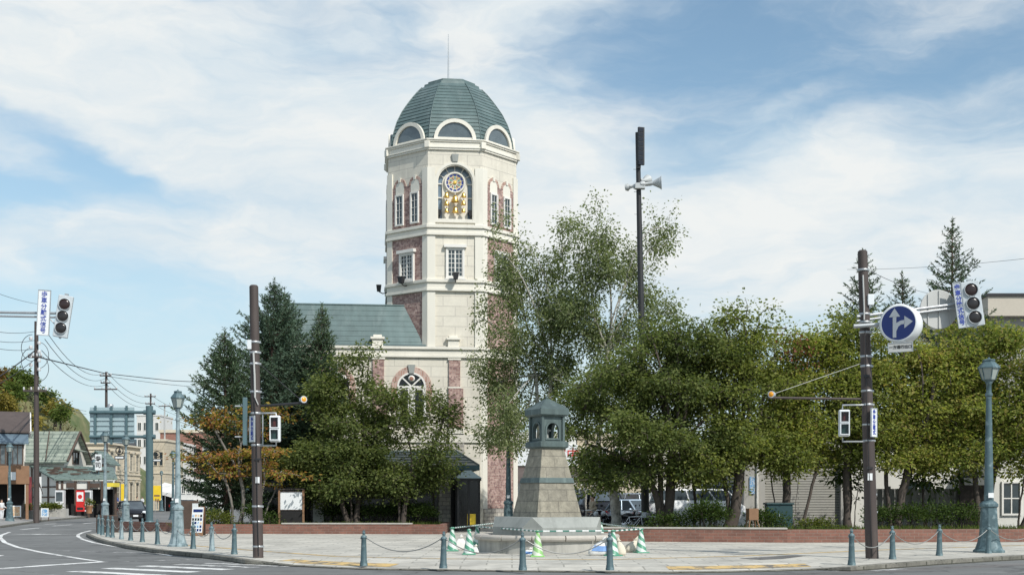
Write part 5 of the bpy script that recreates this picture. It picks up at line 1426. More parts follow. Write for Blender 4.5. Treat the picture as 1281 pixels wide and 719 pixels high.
# ---------------------------------------------------------------- bollards and chains
def make_bollard(label, p, mat='teal_iron'):
    t = thing('bollard', label, 'bollard', p, 0, 'iron bollards along the plaza edge')
    mb = MB(); mb.lathe([(.095, 0), (.095, .05), (.085, .07), (.088, .10), (.078, .12), (.058, .66), (.062, .67)], 14); mb.build('post', MAT[mat], t)
    mb = MB(); mb.lathe([(.070, .67), (.074, .70), (.060, .72), (.035, .735), (.030, .76), (.045, .78), (.040, .80), (.018, .815), (.012, .86)], 12); mb.cbox((0, 0, .835), (.075, .022, .022)); mb.build('finial', MAT['teal_iron'], t)
    mb = MB()
    for s in (-1, 1): mb.lathe([(.016, -.02), (.016, .02)], 6, c=(s * .07, 0, .66))
    mb.build('chain_eye', MAT['chain_steel'], t)
    return t
rows = [
    ('left', [(293, 692.8, 'teal bollard nearest the slim brown traffic pole at the crossing'), (265.3, 688.7, 'pale weathered bollard second from the slim brown pole'), (241.6, 685.8, 'dark teal bollard third from the slim brown pole, right beside the lamp base'),
              (218.6, 682.8, 'teal bollard directly in front of the large pale lamp base'), (197, 680.3, 'teal bollard on the kerb just past the large pale lamp base'), (178, 677.4, 'teal bollard second past the large pale lamp, toward the black car'),
              (163.4, 675.5, 'teal bollard third past the large pale lamp, below the black car'), (152, 674, 'pale worn bollard on the curved kerb in front of the black car'), (140.6, 671.8, 'teal bollard on the curve beside the brown planter box end'),
              (134.7, 670.7, 'teal bollard in front of the middle of the brown planter box'), (128, 668.8, 'dark bollard at the street end of the brown planter box'), (124, 667.4, 'last bollard at the tip of the plaza by the brown planter box')]),
    ('front', [(455, 706.6, 'teal bollard standing alone on the crossing side of the monument'), (554.5, 709.8, 'teal bollard in front of the cones nearest the entrance lobby'), (654, 712.0, 'teal bollard in front of the basin beside the lime cone'), (763, 712.0, 'teal bollard in front of the printed sandbag')]),
    ('right', [(1065.4, 705.9, 'teal bollard beside the foot of the thick brown traffic pole, on the monument side'), (1116.6, 698.9, 'teal bollard between the thick brown traffic pole and the large teal lamp, nearer the pole'), (1175, 694.5, 'teal bollard between the thick brown traffic pole and the large teal lamp, nearer the lamp'), (1236.5, 691.6, 'teal bollard directly in front of the large teal lamp pedestal')])]
bol = None; bol2 = None; chain_n = {'left': 'thin steel chain sagging between', 'front': '', 'right': ''}
for rname, L in rows:
    prev = None
    for i, (px, py, lab) in enumerate(L):
        zz = KZ if rname != 'front' else .085
        p = G(px, py, zz); p.z = zz - .01
        pale = 'pale' in lab.split('bollard')[0]
        if pale:
            b = make_bollard(lab, p, 'pale_iron') if bol2 is None else copy_thing(bol2, lab, p); bol2 = bol2 or b
        else:
            b = make_bollard(lab, p) if bol is None else copy_thing(bol, lab, p); bol = bol or b
        if rname == 'front': b.scale = (.98, .98, .98)
        b.rotation_euler = (R(random.Random(px).uniform(-1.2, 1.2)), R(random.Random(py).uniform(-1.2, 1.2)), 0)
        if prev is not None:
            a_, b_ = prev[0] + Vector((0, 0, .66)), p + Vector((0, 0, .66)); dd = (b_ - a_); off = dd.normalized() * .075
            a_ += off; b_ -= off; sag = .30 if rname != 'left' else .26
            mb = MB(); pts = []
            for k in range(15):
                f = k / 14; pts.append(a_.lerp(b_, f) - Vector((0, 0, sag * 4 * f * (1 - f))) - a_)
            mb.tube(pts, .0125, 5)
            c = mb.build('chain', MAT['chain_steel'], None, 0, a_); tag(c, f'steel chain hanging from the {prev[1]} to its next neighbour', 'chain', 'chains between the bollards')
            sh = prev[1].replace('teal ', '', 1).replace('standing ', '').split(',')[0].split(' of the middle')[0]
            words = ('sagging chain starting at the ' + sh).split()[:15]
            while words[-1] in ('the', 'of', 'to', 'by', 'at', 'and', 'on', 'in', 'from', 'between', 'past', 'nearest', 'front', 'beside'): words.pop()
            c['label'] = ' '.join(words)
        prev = (p, lab)
# chain that runs on out of the picture
p, lab = prev; a_ = p + Vector((.07, 0, .65)); b_ = G(1300, 688.5, KZ) + Vector((0, 0, .65))
mb = MB(); mb.tube([a_.lerp(b_, k / 12) - Vector((0, 0, .3 * 4 * (k / 12) * (1 - k / 12))) - a_ for k in range(13)], .0125, 5)
c = mb.build('chain', MAT['chain_steel'], None, 0, a_); tag(c, 'sagging chain starting at the lamp pedestal bollard and leaving the picture', 'chain', 'chains between the bollards')
copy_thing(bol, 'teal bollard past the picture edge beyond the large teal lamp', b_ - Vector((0, 0, .66)))

# ---------------------------------------------------------------- street lamps
def make_lamp(label, loc, mat='teal_iron', shaft=None):
    t = thing('street_lamp', label, 'street lamp', loc, 0, 'lantern street lamps'); sm = MAT[shaft or mat]
    a = R(22.5)
    mb = MB(); mb.lathe([(.37, 0), (.37, .06), (.32, .10), (.262, .30), (.245, .42)], 8, rot=a, smooth=False); mb.lathe([(.23, .421), (.185, 1.28)], 8, rot=a, smooth=False)
    mb.lathe([(.19, 1.281), (.22, 1.31), (.22, 1.38), (.17, 1.44), (.135, 1.47)], 8, rot=a, smooth=False); mb.build('pedestal', sm if mat != 'pale' else MAT['pale_iron'], t)
    mb = MB(); mb.lathe([(.118, 1.471), (.066, 4.46)], 10); mb.lathe([(.082, 4.461), (.09, 4.50), (.082, 4.55)], 12); mb.lathe([(.064, 4.551), (.06, 4.80), (.085, 4.84), (.085, 4.88)], 12); mb.build('shaft', sm, t)
    h = R(30)
    mb = MB(); mb.lathe([(.095, 4.881), (.16, 4.93)], 6, rot=h, smooth=False); ln = mb.build('lantern', MAT['teal_iron'], t)
    mb = MB(); mb.lathe([(.148, 4.931), (.236, 5.25)], 6, rot=h, smooth=False); mb.build('lamp_glass', MAT['lamp_glass'], ln)
    mb = MB()
    for k in range(6):
        q = h + k * math.pi / 3; mb.tube([(.154 * math.cos(q), .154 * math.sin(q), 4.93), (.242 * math.cos(q), .242 * math.sin(q), 5.26)], .014, 4)
    mb.build('glazing_bar', MAT['teal_iron'], ln)
    mb = MB(); mb.lathe([(.272, 5.25), (.272, 5.28), (.14, 5.44), (.14, 5.47), (.155, 5.475), (.145, 5.51), (.04, 5.53), (.02, 5.57)], 6, rot=h, smooth=False); mb.build('lantern_roof', MAT['teal_iron'], ln)
    mb = MB(); mb.box(-.065, .065, -.150, -.140, 1.56, 1.70); mb.build('number_plate', MAT['sign_white'], t)
    return t
l1 = make_lamp('large teal lantern lamp on the corner in front of the golden green trees', G(1237, 690.4, KZ))
l1.scale = (1.17, 1.17, 1.0)
l2 = make_lamp('large pale weathered lantern lamp beside the photo board at the near kerb', G(222.5, 683, KZ), 'pale', 'pale_iron')
l2.scale = (.88, .88, .905)
for px, d, sc, src, lab in [(131.5, 67.5, .925, l2, 'pale lantern lamp in front of the back of the big road sign panel'), (157.5, 71.6, .925, l2, 'pale lantern lamp just in front of the black car'),
                            (12.0, 84.0, .94, l1, 'teal lantern lamp on the shop pavement by the brown wooden shopfront'), (117.5, 116, .93, l1, 'teal lantern lamp beside the vending machines and white vertical sign'),
                            (216.5, 95.8, .93, l1, 'teal lantern lamp between the road sign pole and the near pale lamp'), (202, 164, .93, l1, 'distant teal lantern lamp beside the yellow signboard')]:
    p = Vector(((px - CX) * d / F, d, .10)); copy_thing(src, lab, p, scale=(sc * 1.02, sc * 1.02, sc))

# ---------------------------------------------------------------- traffic poles and what hangs on them
def pole_frame(d, bx, tx, ty, z0=KZ):
    """foot and top of a leaning pole"""
    p = Vector(((bx - CX) * d / F, d, z0)); q = at(tx, ty, d); return p, q - p
def make_pole(name, label, d, bx, tx, ty, r0, r1, mat='brown_pole'):
    p, v = pole_frame(d, bx, tx, ty); t = thing(name, label, 'traffic pole', p)
    mb = MB(); mb.tube([v * 0.0, v * .5, v], [r0, (r0 + r1) / 2, r1], 20); mb.tube([v, v + Vector((0, 0, .04))], [r1 * 1.02, r1 * .7], 16); mb.build('pole', MAT[mat], t)
    return t, p, v
def clamp(t, v, L, zs, r):
    for z in zs:
        f = z / L.z if hasattr(L, 'z') else z; c = v * f; mb = MB(); mb.lathe([(r, -.03), (r + .012, -.02), (r + .012, .02), (r, .03)], 18, c=(c.x, c.y, c.z)); mb.cbox((c.x + r + .01, c.y - .02, c.z), (.05, .04, .05)); mb.build('clamp', MAT['galvanised'], t)
def on(p0, px, py, d):  # photo point at distance d, local to p0
    return at(px, py, d) - p0

dL = 33.3
tL, pL, vL = make_pole('traffic_pole', 'slim brown steel pole with signals at the crossing near the spruces', dL, 323, 317.5, 358.5, .135, .115)
def frac(py, top, bot): return (bot - py) / (bot - top)
clamp(tL, vL, 1, [frac(y, 358.5, 697) for y in (428, 441, 455, 490, 516.8, 556.5, 633, 652, 683)], .129)
for py_, w_, h_, m_ in ((600, .10, .16, 'sign_white'), (574, .14, .05, 'black_metal')):
    c_ = on(pL, 322.3, py_, dL - .145); mb = MB(); mb.cbox(c_, (w_, .02, h_)); mb.build('plate', MAT[m_], tL)
mb = MB(); mb.tube([on(pL, 318.2, 500, dL - .15), on(pL, 321, 560, dL - .155), on(pL, 322, 640, dL - .155), on(pL, 323.5, 695, dL - .15)], .012, 5); mb.build('cable', MAT['black_metal'], tL)
mb = MB(); mb.cbox(on(pL, 312.6, 431, dL - .06), (.10, .16, .24)); mb.build('control_box', MAT['signal_white'], tL)
mb = MB(); mb.tube([on(pL, 317, 441, dL - .14), on(pL, 318.5, 470, dL - .15), on(pL, 319, 497, dL - .15)], .028, 6); mb.tube([on(pL, 319, 497, dL - .15), on(pL, 323, 506, dL - .14)], .015, 5); mb.build('conduit', MAT['sign_back'], tL)
mb = MB(); mb.tube([on(pL, 321, 508, dL), on(pL, 384, 503.5, dL - .2)], .035, 7); mb.build('lamp_arm', MAT['black_metal'], tL)
mb = MB(); mb.tube([on(pL, 321, 452, dL), on(pL, 376.5, 500, dL - .18)], .010, 4); mb.build('stay_wire', MAT['wire'], tL)
def warning_lamp(label, p, flip=1):
    t = thing('warning_lamp', label, 'warning lamp', p, 0, 'amber lamps on crossing arms'); t.scale = (.78,) * 3
    M = Matrix.Rotation(R(90), 4, 'Y') @ Matrix.Rotation(R(0), 4, 'X')
    M = Matrix.Rotation(R(-68) * flip, 4, 'Z') @ Matrix.Rotation(R(90), 4, 'X')
    mb = MB(); mb.lathe([(.05, -.12), (.09, -.10), (.10, .02), (.115, .03), (.115, .10)], 14, M=M); mb.build('housing', MAT['signal_grey'], t)
    mb = MB(); mb.lathe([(.105, .03), (.10, .09), (.06, .12), (0, .13)], 14, M=M, caps=False); mb.build('lens', MAT['amber'], t)
    mb = MB(); mb.tube([(0, 0, -.16), (0, 0, -.06)], .02, 5); mb.build('stem', MAT['black_metal'], t)
    return t
warning_lamp('amber lamp at the tip of the arm on the slim brown pole', at(378.7, 499.5, dL - .2), -.5)

def ped_signal(label, c, yaw, w=.27, h=.68, pole_x=None, text_pole=None):
    t = thing('pedestrian_signal', label, 'pedestrian signal', c, yaw, 'unlit pedestrian signals')
    mb = MB(); mb.box(-w / 2, w / 2, -.10, .12, -h / 2, h / 2); mb.build('housing', MAT['signal_white'], t, .03)
    for s, m in ((1, 'lens_red_off'), (-1, 'lens_green_off')):
        mb = MB(); mb.box(-.095, .095, -.112, -.102, s * h * .23 - .125, s * h * .23 + .125); l = mb.build('lens', MAT[m], t, .008)
        mb = MB(); zc = s * h * .23
        ring_prism(mb, rect(.19, .25, 0, -.125, .022), rect(.19, .25, 0, -.125), .0, .10 if s else .1, wallframe((0, -.10, zc), (0, -1, 0))); mb.build('visor', MAT['signal_white'], l)
        # walking or standing figure etched into the dark lens
        mb = MB(); zc -= .0; y = -.116
        mb.add([(x, y, zc + .07 + z) for x, z in [(-.02, -.02), (.02, -.02), (.02, .02), (-.02, .02)]], [(0, 1, 2, 3)]); mb.add([(x, y, zc + z) for x, z in [(-.03, -.03), (.03, -.03), (.035, .04), (-.035, .04)]], [(0, 1, 2, 3)])
        mb.add([(x, y, zc + z) for x, z in [(-.028, -.1), (-.006, -.1), (.0, -.03), (-.028, -.03)]], [(0, 1, 2, 3)]); mb.add([(x, y, zc + z) for x, z in [(.01, -.1), (.035, -.1), (.028, -.03), (.0, -.03)]], [(0, 1, 2, 3)])
        mb.build('figure', MAT['figure_red'] if s > 0 else MAT['figure_green'], l)
    return t
pc = at(344.2, 536, dL - .25)
ps = ped_signal('unlit white pedestrian signal on the slim brown pole', pc, R(3))
for py in (516.5, 557):
    mb = MB(); a, b = at(322, py, dL), at(345.5, py, dL - .25); mb.tube([a - pc, b - pc, (b - pc) + Vector((0, 0, -.09 if py < 530 else .09))], .022, 6)
    br = mb.build('bracket', MAT['galvanised'], None); br.parent = ps; br.matrix_parent_inverse = Matrix.Rotation(R(-3), 4, 'Z')
mb = MB(); mb.tube([at(328.6, 518, dL - .05) - pL, at(328.6, 556, dL - .05) - pL], .02, 6); mb.build('bracket_rail', MAT['galvanised'], tL)
def text_sign(name, label, c, yaw, w, h, body, size, mat='sign_white', ink='ink_blue', vertical=True, roll=0.0, thick=.03, bold=.004, frame=None, group=None):
    t = thing(name, label, 'sign', c, yaw, group); t.rotation_euler = (0, roll, yaw)
    mb = MB(); mb.box(-w / 2, w / 2, 0, thick, -h / 2, h / 2); mb.build('panel', MAT[mat], t, .004)
    M = wallframe((0, -.004, 0), (0, -1, 0))
    if body: text_mesh(body, size, MAT[ink], 'lettering', t, M, bold, vertical)
    mb = MB(); ring_prism(mb, rect(w, h, 0, -h / 2, .012), rect(w, h, 0, -h / 2, -.006), -.03, .008, M); mb.build('rim', MAT[frame or 'galvanised'], t)
    return t
WT = '歩車分離式'
text_sign('crossing_sign', 'narrow white and blue lettered plate on the slim brown pole', at(315.2, 536.2, dL - .22), R(-48), .22, .66, WT, .12, bold=.003, group='vertical lettered signs')
# signal for the other crossing, seen from its edge
t = thing('pedestrian_signal', 'pedestrian signal seen edge on, on the far side of the slim brown pole', 'pedestrian signal', at(308.6, 527, dL + .1), R(100), 'unlit pedestrian signals')
mb = MB(); mb.box(-.14, .14, -.02, .10, -.62, .62); mb.build('housing', MAT['gantry_green'], t, .015); mb = MB(); mb.tube([(0, .1, .4), (0, .30, .4)], .02, 5); mb.tube([(0, .1, -.4), (0, .30, -.4)], .02, 5); mb.build('bracket', MAT['galvanised'], t)

dR = 32.9
tR, pR, vR = make_pole('traffic_pole', 'thick brown steel pole with the blue arrow sign and long signal arm', dR, 1091, 1079, 315, .165, .122)
clamp(tR, vR, 1, [frac(y, 315, 698) for y in (338, 393, 403, 416, 446, 458, 489, 506, 551, 531, 618, 640)], .138)
for py_, w_, h_, m_ in ((596, .12, .18, 'sign_white'), (470, .16, .06, 'black_metal'), (585, .16, .05, 'black_metal')):
    c_ = on(pR, 1084 + (py_ - 470) * .035, py_, dR - .165); mb = MB(); mb.cbox(c_, (w_, .02, h_)); mb.build('plate', MAT[m_], tR)
mb = MB(); mb.tube([on(pR, 1082, 405, dR - .155), on(pR, 1084, 500, dR - .165), on(pR, 1089, 640, dR - .175), on(pR, 1091, 696, dR - .17)], .012, 5); mb.build('cable', MAT['black_metal'], tR)
mb = MB(); mb.cbox(on(pR, 1088.8, 375, dR - .1), (.16, .14, .28)); mb.build('control_box', MAT['signal_white'], tR, .015)
mb = MB(); mb.tube([on(pR, 1079.5, 344, dR - .15), on(pR, 1081, 385, dR - .15), on(pR, 1081, 400, dR - .15)], .022, 6); mb.build('conduit', MAT['sign_back'], tR)
# horizontal double arm toward the signal, small arm for the arrow sign
mb = MB(); mb.tube([on(pR, 1072, 396, dR - .05), on(pR, 1215, 378, dR + .15)], .040, 8); mb.tube([on(pR, 1072, 401.5, dR - .05), on(pR, 1205, 383.5, dR + .15)], .032, 8); mb.tube([on(pR, 1068, 408, dR - .2), on(pR, 1112, 405, dR - .25)], .055, 8)
mb.build('signal_arm', MAT['galvanised'], tR)
mb = MB(); mb.tube([on(pR, 1084, 499, dR), on(pR, 961, 497, dR - .3)], .032, 7); mb.build('lamp_arm', MAT['brown_pole'], tR)
mb = MB(); mb.tube([on(pR, 1084, 452, dR), on(pR, 969, 492, dR - .28)], .009, 4); mb.build('stay_wire', MAT['sign_back'], tR)
warning_lamp('amber lamp at the tip of the arm on the thick brown pole', at(966, 493.2, dR - .3), .5)
pc = at(1056, 529, dR - .25)
ps2 = ped_signal('unlit white pedestrian signal on the thick brown pole', pc, R(-8))
for py in (506.3, 552):
    mb = MB(); a, b = at(1086, py, dR - .05), at(1054, py, dR - .25); mb.tube([a - pc, b - pc, (b - pc) + Vector((0, 0, -.10 if py < 530 else .10))], .022, 6)
    br = mb.build('bracket', MAT['galvanised'], None); br.parent = ps2; br.matrix_parent_inverse = Matrix.Rotation(R(8), 4, 'Z')
text_sign('crossing_sign', 'narrow white and blue lettered plate on the thick brown pole', at(1093.5, 528.2, dR - .2), R(42), .25, .72, WT, .13, bold=.003, group='vertical lettered signs')
# round blue arrow sign, a lit drum
sg = thing('arrow_sign', 'round blue sign with white straight and right turn arrows, in a deep white drum', 'sign', at(1124, 404, dR - .72), R(-32))
Ms = wallframe((0, 0, 0), (0, -1, 0)); rs = .455
mb = MB(); mb.lathe([(rs + .02, -.50), (rs + .03, -.48), (rs + .03, .0), (rs - .02, .012)], 40, M=Ms); mb.build('drum', MAT['sign_white'], sg)
mb = MB(); mb.lathe([(rs - .03, .013), (0, .0135)], 40, M=Ms, caps=False); mb.build('sign_face', MAT['sign_blue'], sg)
mb = MB(); zf = .017
def arr(poly): mb.add([(x, y, zf) for x, y in poly], [tuple(range(len(poly)))], Ms)
arr([(-.14, -.36), (-.05, -.36), (-.05, .17), (-.14, .17)]); arr([(-.235, .16), (.045, .16), (-.095, .38)])
arr([(-.05, -.34), (-.05, -.20), (.0, -.09), (.07, -.04), (.16, -.03), (.16, .07), (.05, .055), (-.05, .005)]); arr([(.15, -.14), (.36, .02), (.15, .17)])
mb.build('arrow', MAT['arrow_grey'], sg)
text_sign('direction_plate', 'small grey plate with black lettering under the round blue arrow sign', at(1126.5, 434, dR - .80), R(-14), .58, .22, '一方通行出口', .092, 'sign_back', 'ink_black', False, R(-2), bold=.002)
# round sign seen from its back
bk = thing('round_sign_back', 'large grey back of a round sign with bracing ribs, beyond the arrow sign', 'sign', at(1174, 387, dR + .25), R(8))
Mb = wallframe((0, 0, 0), (0, -1, 0))
mb = MB(); mb.lathe([(.50, -.02), (.51, -.01), (.51, .01), (.50, .015)], 40, M=Mb); mb.build('disc', MAT['sign_back'], bk)
mb = MB()
for x, h in ((-.30, .38), (0, .48), (.30, .38)): mb.box(x - .012, x + .012, -h, h, .016, .045, Mb)
mb.build('rib', MAT['sign_back'], bk)
def signal_head(label, c, yaw, roll, text=True, w=.42, h=1.16, board=.24):
    t = thing('traffic_signal', label, 'traffic signal', c, yaw, 'unlit three lens traffic signals'); t.rotation_euler = (0, roll, yaw)
    mb = MB(); mb.box(-w / 2, w / 2, -.05, .10, -h / 2, h / 2); mb.build('housing', MAT['signal_grey'], t, .02)
    M = wallframe((0, -.051, 0), (0, -1, 0))
    for s in (1, 0, -1):
        mb = MB(); mb.lathe([(.160, .0), (.152, .02), (.09, .035), (0, .038)], 24, M=M @ Matrix.Translation((0, s * .355, 0)), caps=False); l = mb.build('lens', MAT['lens_red_off' if s == 1 else 'lens_off'], t)
        mb = MB(); mb.lathe([(.175, .0), (.175, .05), (.163, .05), (.163, .0)], 24, M=M @ Matrix.Translation((0, s * .355, 0)), caps=False); mb.build('lens_ring', MAT['signal_grey'], l)
    mb = MB(); mb.box(-.05, .05, -.03, .06, h / 2, h / 2 + .06); mb.build('fitting', MAT['galvanised'], t); mb = MB(); mb.box(-.03, .03, -.0, .05, -h / 2 - .04, -h / 2); mb.build('fitting', MAT['galvanised'], t)
    return t
signal_head('grey three lens traffic signal, tilted, on the long arm of the thick brown pole', at(1216.5, 380, dR - .05), R(-6), R(-8), w=.46)
text_sign('crossing_sign', 'vertical white board with blue lettering fixed beside the tilted traffic signal on the long arm', at(1200.5, 381.5, dR - .08), R(-6), .19, 1.16, '歩車分離式信号', .152, 'signal_grey', 'ink_blue', True, R(-8), bold=.003, group='vertical lettered signs')

# signal arm that reaches in from a pole outside the frame
dS = 38.0
tS, pS, vS = make_pole('traffic_pole', 'brown steel pole outside the picture that carries the high signal arm', dS, -95, -95, 360, .16, .12)
mb = MB(); mb.tube([on(pS, -97, 389, dS), on(pS, 70, 391.8, dS - .1)], .038, 8); mb.tube([on(pS, -97, 393, dS), on(pS, 70, 396.8, dS - .1)], .030, 8); mb.tube([on(pS, 61, 397, dS - .1), on(pS, 70, 407, dS - .1)], .02, 5); mb.build('signal_arm', MAT['galvanised'], tS)
signal_head('grey three lens traffic signal at the end of the high arm against the sky', at(79, 395.7, dS - .2), R(8), R(8.5), w=.42, h=1.24)
text_sign('crossing_sign', 'tall white board with blue lettering beside the traffic signal against the sky', at(54.6, 391, dS - .28), R(6), .345, 1.32, '歩車分離式信号', .178, 'sign_white', 'ink_blue', True, R(2.6), bold=.002, group='vertical lettered signs', thick=.06)

# ---------------------------------------------------------------- loudspeaker pole
dP = 52.0
p, v = pole_frame(dP, 808, 797.5, 166)
sp = thing('loudspeaker_pole', 'very tall dark pole with horn loudspeakers and a solar panel, rising above the trees', 'loudspeaker pole', p)
mb = MB(); mb.tube([v * f for f in (0, .3, .5, .7, .85, 1)], [.17, .145, .13, .115, .10, .09], 14); mb.build('pole', MAT['black_metal'], sp)
mb = MB(); mb.lathe([(.30, 0), (.30, .9), (.2, .96)], 14); mb.build('pole_sleeve', MAT['black_metal'], sp)
def onP(px, py, dd=0): return at(px, py, dP + dd) - p
mb = MB(); mb.cbox(onP(802, 183, -.2), (.26, .10, 1.52), R(20)); pnl = mb.build('panel_frame', MAT['black_metal'], sp)
mb = MB()
for k in range(8): mb.cbox(onP(802, 162.5 + k * 5.85, -.262), (.20, .012, .155), R(20))
mb.build('cell', MAT['cell_dark'], pnl)
def horn(parent, c, dirv, L, r, name='horn'):
    z = Vector(dirv).normalized(); M = wallframe(c, z)
    mb = MB(); prof_ = [(.09, -L * .35), (.10, -L * .1), (.05, -.02), (.06, L * .25), (.09, L * .5), (.16, L * .75), (r, L), (r * 1.04, L + .01), (r * .92, L), (.07, L * .4)]
    mb.lathe(prof_, 22, M=M, caps=False); mb.lathe([(0, -L * .36), (.09, -L * .35)], 22, M=M, caps=False); return mb.build(name, MAT['speaker_grey'], parent)
horn(sp, onP(808, 229.8, -.25), (1, -.12, .03), .62, .27); horn(sp, onP(792, 233.5, -.1), (-1, .45, 0), .30, .13); horn(sp, onP(803, 226, .25), (.55, .8, .25), .5, .2)
mb = MB(); mb.tube([onP(787, 233, -.1), onP(815, 231, -.1)], .05, 8); mb.cbox(onP(800.5, 233, -.14), (.40, .3, .22)); mb.build('mounting', MAT['speaker_grey'], sp)
mb = MB()
for k in range(16):
    py = 212 + k * 14; c = onP(799 + k * .35, py); s = 1 if k % 2 else -1; mb.tube([c, c + Vector((s * .22, 0, 0))], .012, 4)
mb.build('climbing_step', MAT['galvanised'], sp)
mb = MB(); mb.cbox(onP(799, 206, -.14), (.16, .14, .3)); mb.build('junction_box', MAT['black_metal'], sp)

# teal lamp pole beside the monument, lantern lost in the birch
copy_thing(l1, 'teal lamp whose shaft rises into the birch leaves beside the monument', Vector(((636 - CX) * 58.6 / F, 58.6, KZ)), scale=(1.1, 1.1, 1.0))

# ---------------------------------------------------------------- boards in the plaza
ab = thing('photo_board', 'wooden sandwich board covered with small photographs beside the pale lamp', 'sandwich board', G(249, 669.5, KZ), R(-22))
def slab(mb, p0, p1, w, th):  # leaning panel from foot to head
    u = (Vector(p1) - Vector(p0)); L = u.length; u = u.normalized(); x = Vector((1, 0, 0)); n = x.cross(u).normalized() * -1
    m = Matrix.Identity(4)
    for i, c in enumerate((x, u, -n)): m[0][i], m[1][i], m[2][i] = c
    m.translation = Vector(p0); mb.box(-w / 2, w / 2, 0, L, 0, th, m); return m, L
mb = MB(); mA, LA = slab(mb, (.18, -.42, .0), (-.0, -.03, 1.20), .62, .03); mb.build('front_panel', MAT['orange_wood'], ab)
mb = MB(); slab(mb, (-.28, .42, 0), (-.0, .03, 1.18), .62, .03); mb.build('rear_panel', MAT['timber'], ab)
sh = MB(); sh.add([(-.28, .14, .036), (.28, .14, .036), (.28, LA - .03, .036), (-.28, LA - .03, .036)], [(0, 1, 2, 3)], mA); sh = sh.build('poster', MAT['sign_white'], ab)
rr = random.Random(4); cols = ['sign_blue', 'poster_b', 'ink_black', 'poster_b', 'poster_a', 'sign_blue', 'lens_green_off']
hb = {}
for r_ in range(6):
    for c_ in range(4):
        if r_ == 5: continue
        m = rr.choice(cols); x0 = -.25 + c_ * .13; y0 = .19 + r_ * .155
        hb.setdefault(m, MB()).add([(x0, y0, .0395), (x0 + .095, y0, .0395), (x0 + .095, y0 + .11, .0395), (x0, y0 + .11, .0395)], [(0, 1, 2, 3)], mA)
for m, q in hb.items(): q.build('photo', MAT[m], sh)
mb = MB(); mb.add([(-.22, LA - .25, .04), (.25, LA - .25, .04), (.25, LA - .12, .04), (-.22, LA - .12, .04)], [(0, 1, 2, 3)], mA); mb.build('heading', MAT['sign_blue'], sh)
mb = MB(); mb.box(-.28, .0, -.08, -.06, 1.16, 1.34); mb.build('card', MAT['sign_white'], ab)
bp = thing('brown_panel', 'weathered brown wooden panel standing behind the photo board', 'panel', G(236, 668.6, KZ), R(-10))
mb = MB(); mb.box(-.42, .42, -.02, .02, .25, 1.45); mb.build('board', MAT['sack_cream'] if False else MAT['timber'], bp)
mb = MB()
for s in (-.38, .38): mb.box(s - .03, s + .03, .021, .07, 0, 1.5)
mb.build('leg', MAT['dark_wood'], bp)
nb = thing('notice_board', 'wooden framed notice board with a pale sheet in the planter before the arcade', 'notice board', Vector(((364.5 - CX) * 58.2 / F, 58.2, .44)), 0)
for s in (-.55, .55):
    mb = MB(); mb.box(s - .045, s + .045, -.045, .045, 0, 1.62); mb.build('leg', MAT['orange_wood'], nb)
mb = MB(); ring_prism(mb, rect(1.0, .80, 0, .72, .04), rect(1.0, .80, 0, .72), -.03, .04, wallframe((0, 0, 0), (0, -1, 0))); mb.box(-.6, .6, -.08, .08, 1.62, 1.67); mb.build('frame', MAT['dark_wood'], nb)
mb = MB(); mb.box(-.499, .499, -.012, .012, .721, 1.519); mb.build('sheet', MAT['sign_white'], nb); mb = MB(); mb.box(-.50, .50, -.015, .015, .05, .68); mb.build('lower_panel', MAT['interior_dark'], nb)
bs = thing('wooden_stand', 'red brown wooden box stand on splayed legs beside the round shrub', 'stand', Vector(((941 - CX) * 46.6 / F, 46.6, .48)), R(12))
mb = MB(); mb.box(-.18, .18, -.16, .16, .40, .82); mb.build('box', MAT['orange_wood'], bs)
for sx in (-1, 1):
    for sy in (-1, 1): mb = MB(); mb.tube([(sx * .14, sy * .12, .40), (sx * .22, sy * .2, 0)], .03, 5); mb.build('leg', MAT['orange_wood'], bs)
ub = thing('utility_box', 'dark green utility cabinet among the stems in front of the shutter', 'cabinet', Vector(((974 - CX) * 49 / F, 49, .48)), R(6))
mb = MB(); mb.box(-.5, .5, -.2, .2, 0, .95); bb = mb.build('cabinet', MAT['box_green'], ub, .02); mb = MB(); mb.box(-.54, .54, -.25, .25, .951, 1.02); mb.build('lid', MAT['box_green'], ub, .01); mb = MB(); mb.box(-.05, -.03, -.23, -.20, .4, .6); mb.build('handle', MAT['galvanised'], ub)
# brown planter box at the tip of the plaza
pb = thing('planter_box', 'long brown wooden planter box at the street tip of the plaza', 'planter box', Vector(((134 - CX) * 58.5 / F, 58.5, KZ)), R(18))
mb = MB(); ring_prism(mb, [(-.48, -.28), (.48, -.28), (.48, .28), (-.48, .28)], [(-.43, -.23), (.43, -.23), (.43, .23), (-.43, .23)], 0, .78, Matrix.Identity(4)); 
mb.build('box', MAT['timber'], pb); mb = MB(); mb.box(-.425, .425, -.22, .22, .3, .70); mb.build('soil', MAT['soil'], pb)
mb = MB()
for k in range(4): mb.box(-.482, .482, -.292, -.281, .06 + k * .18, .20 + k * .18)
mb.build('slat', MAT['dark_wood'], pb)


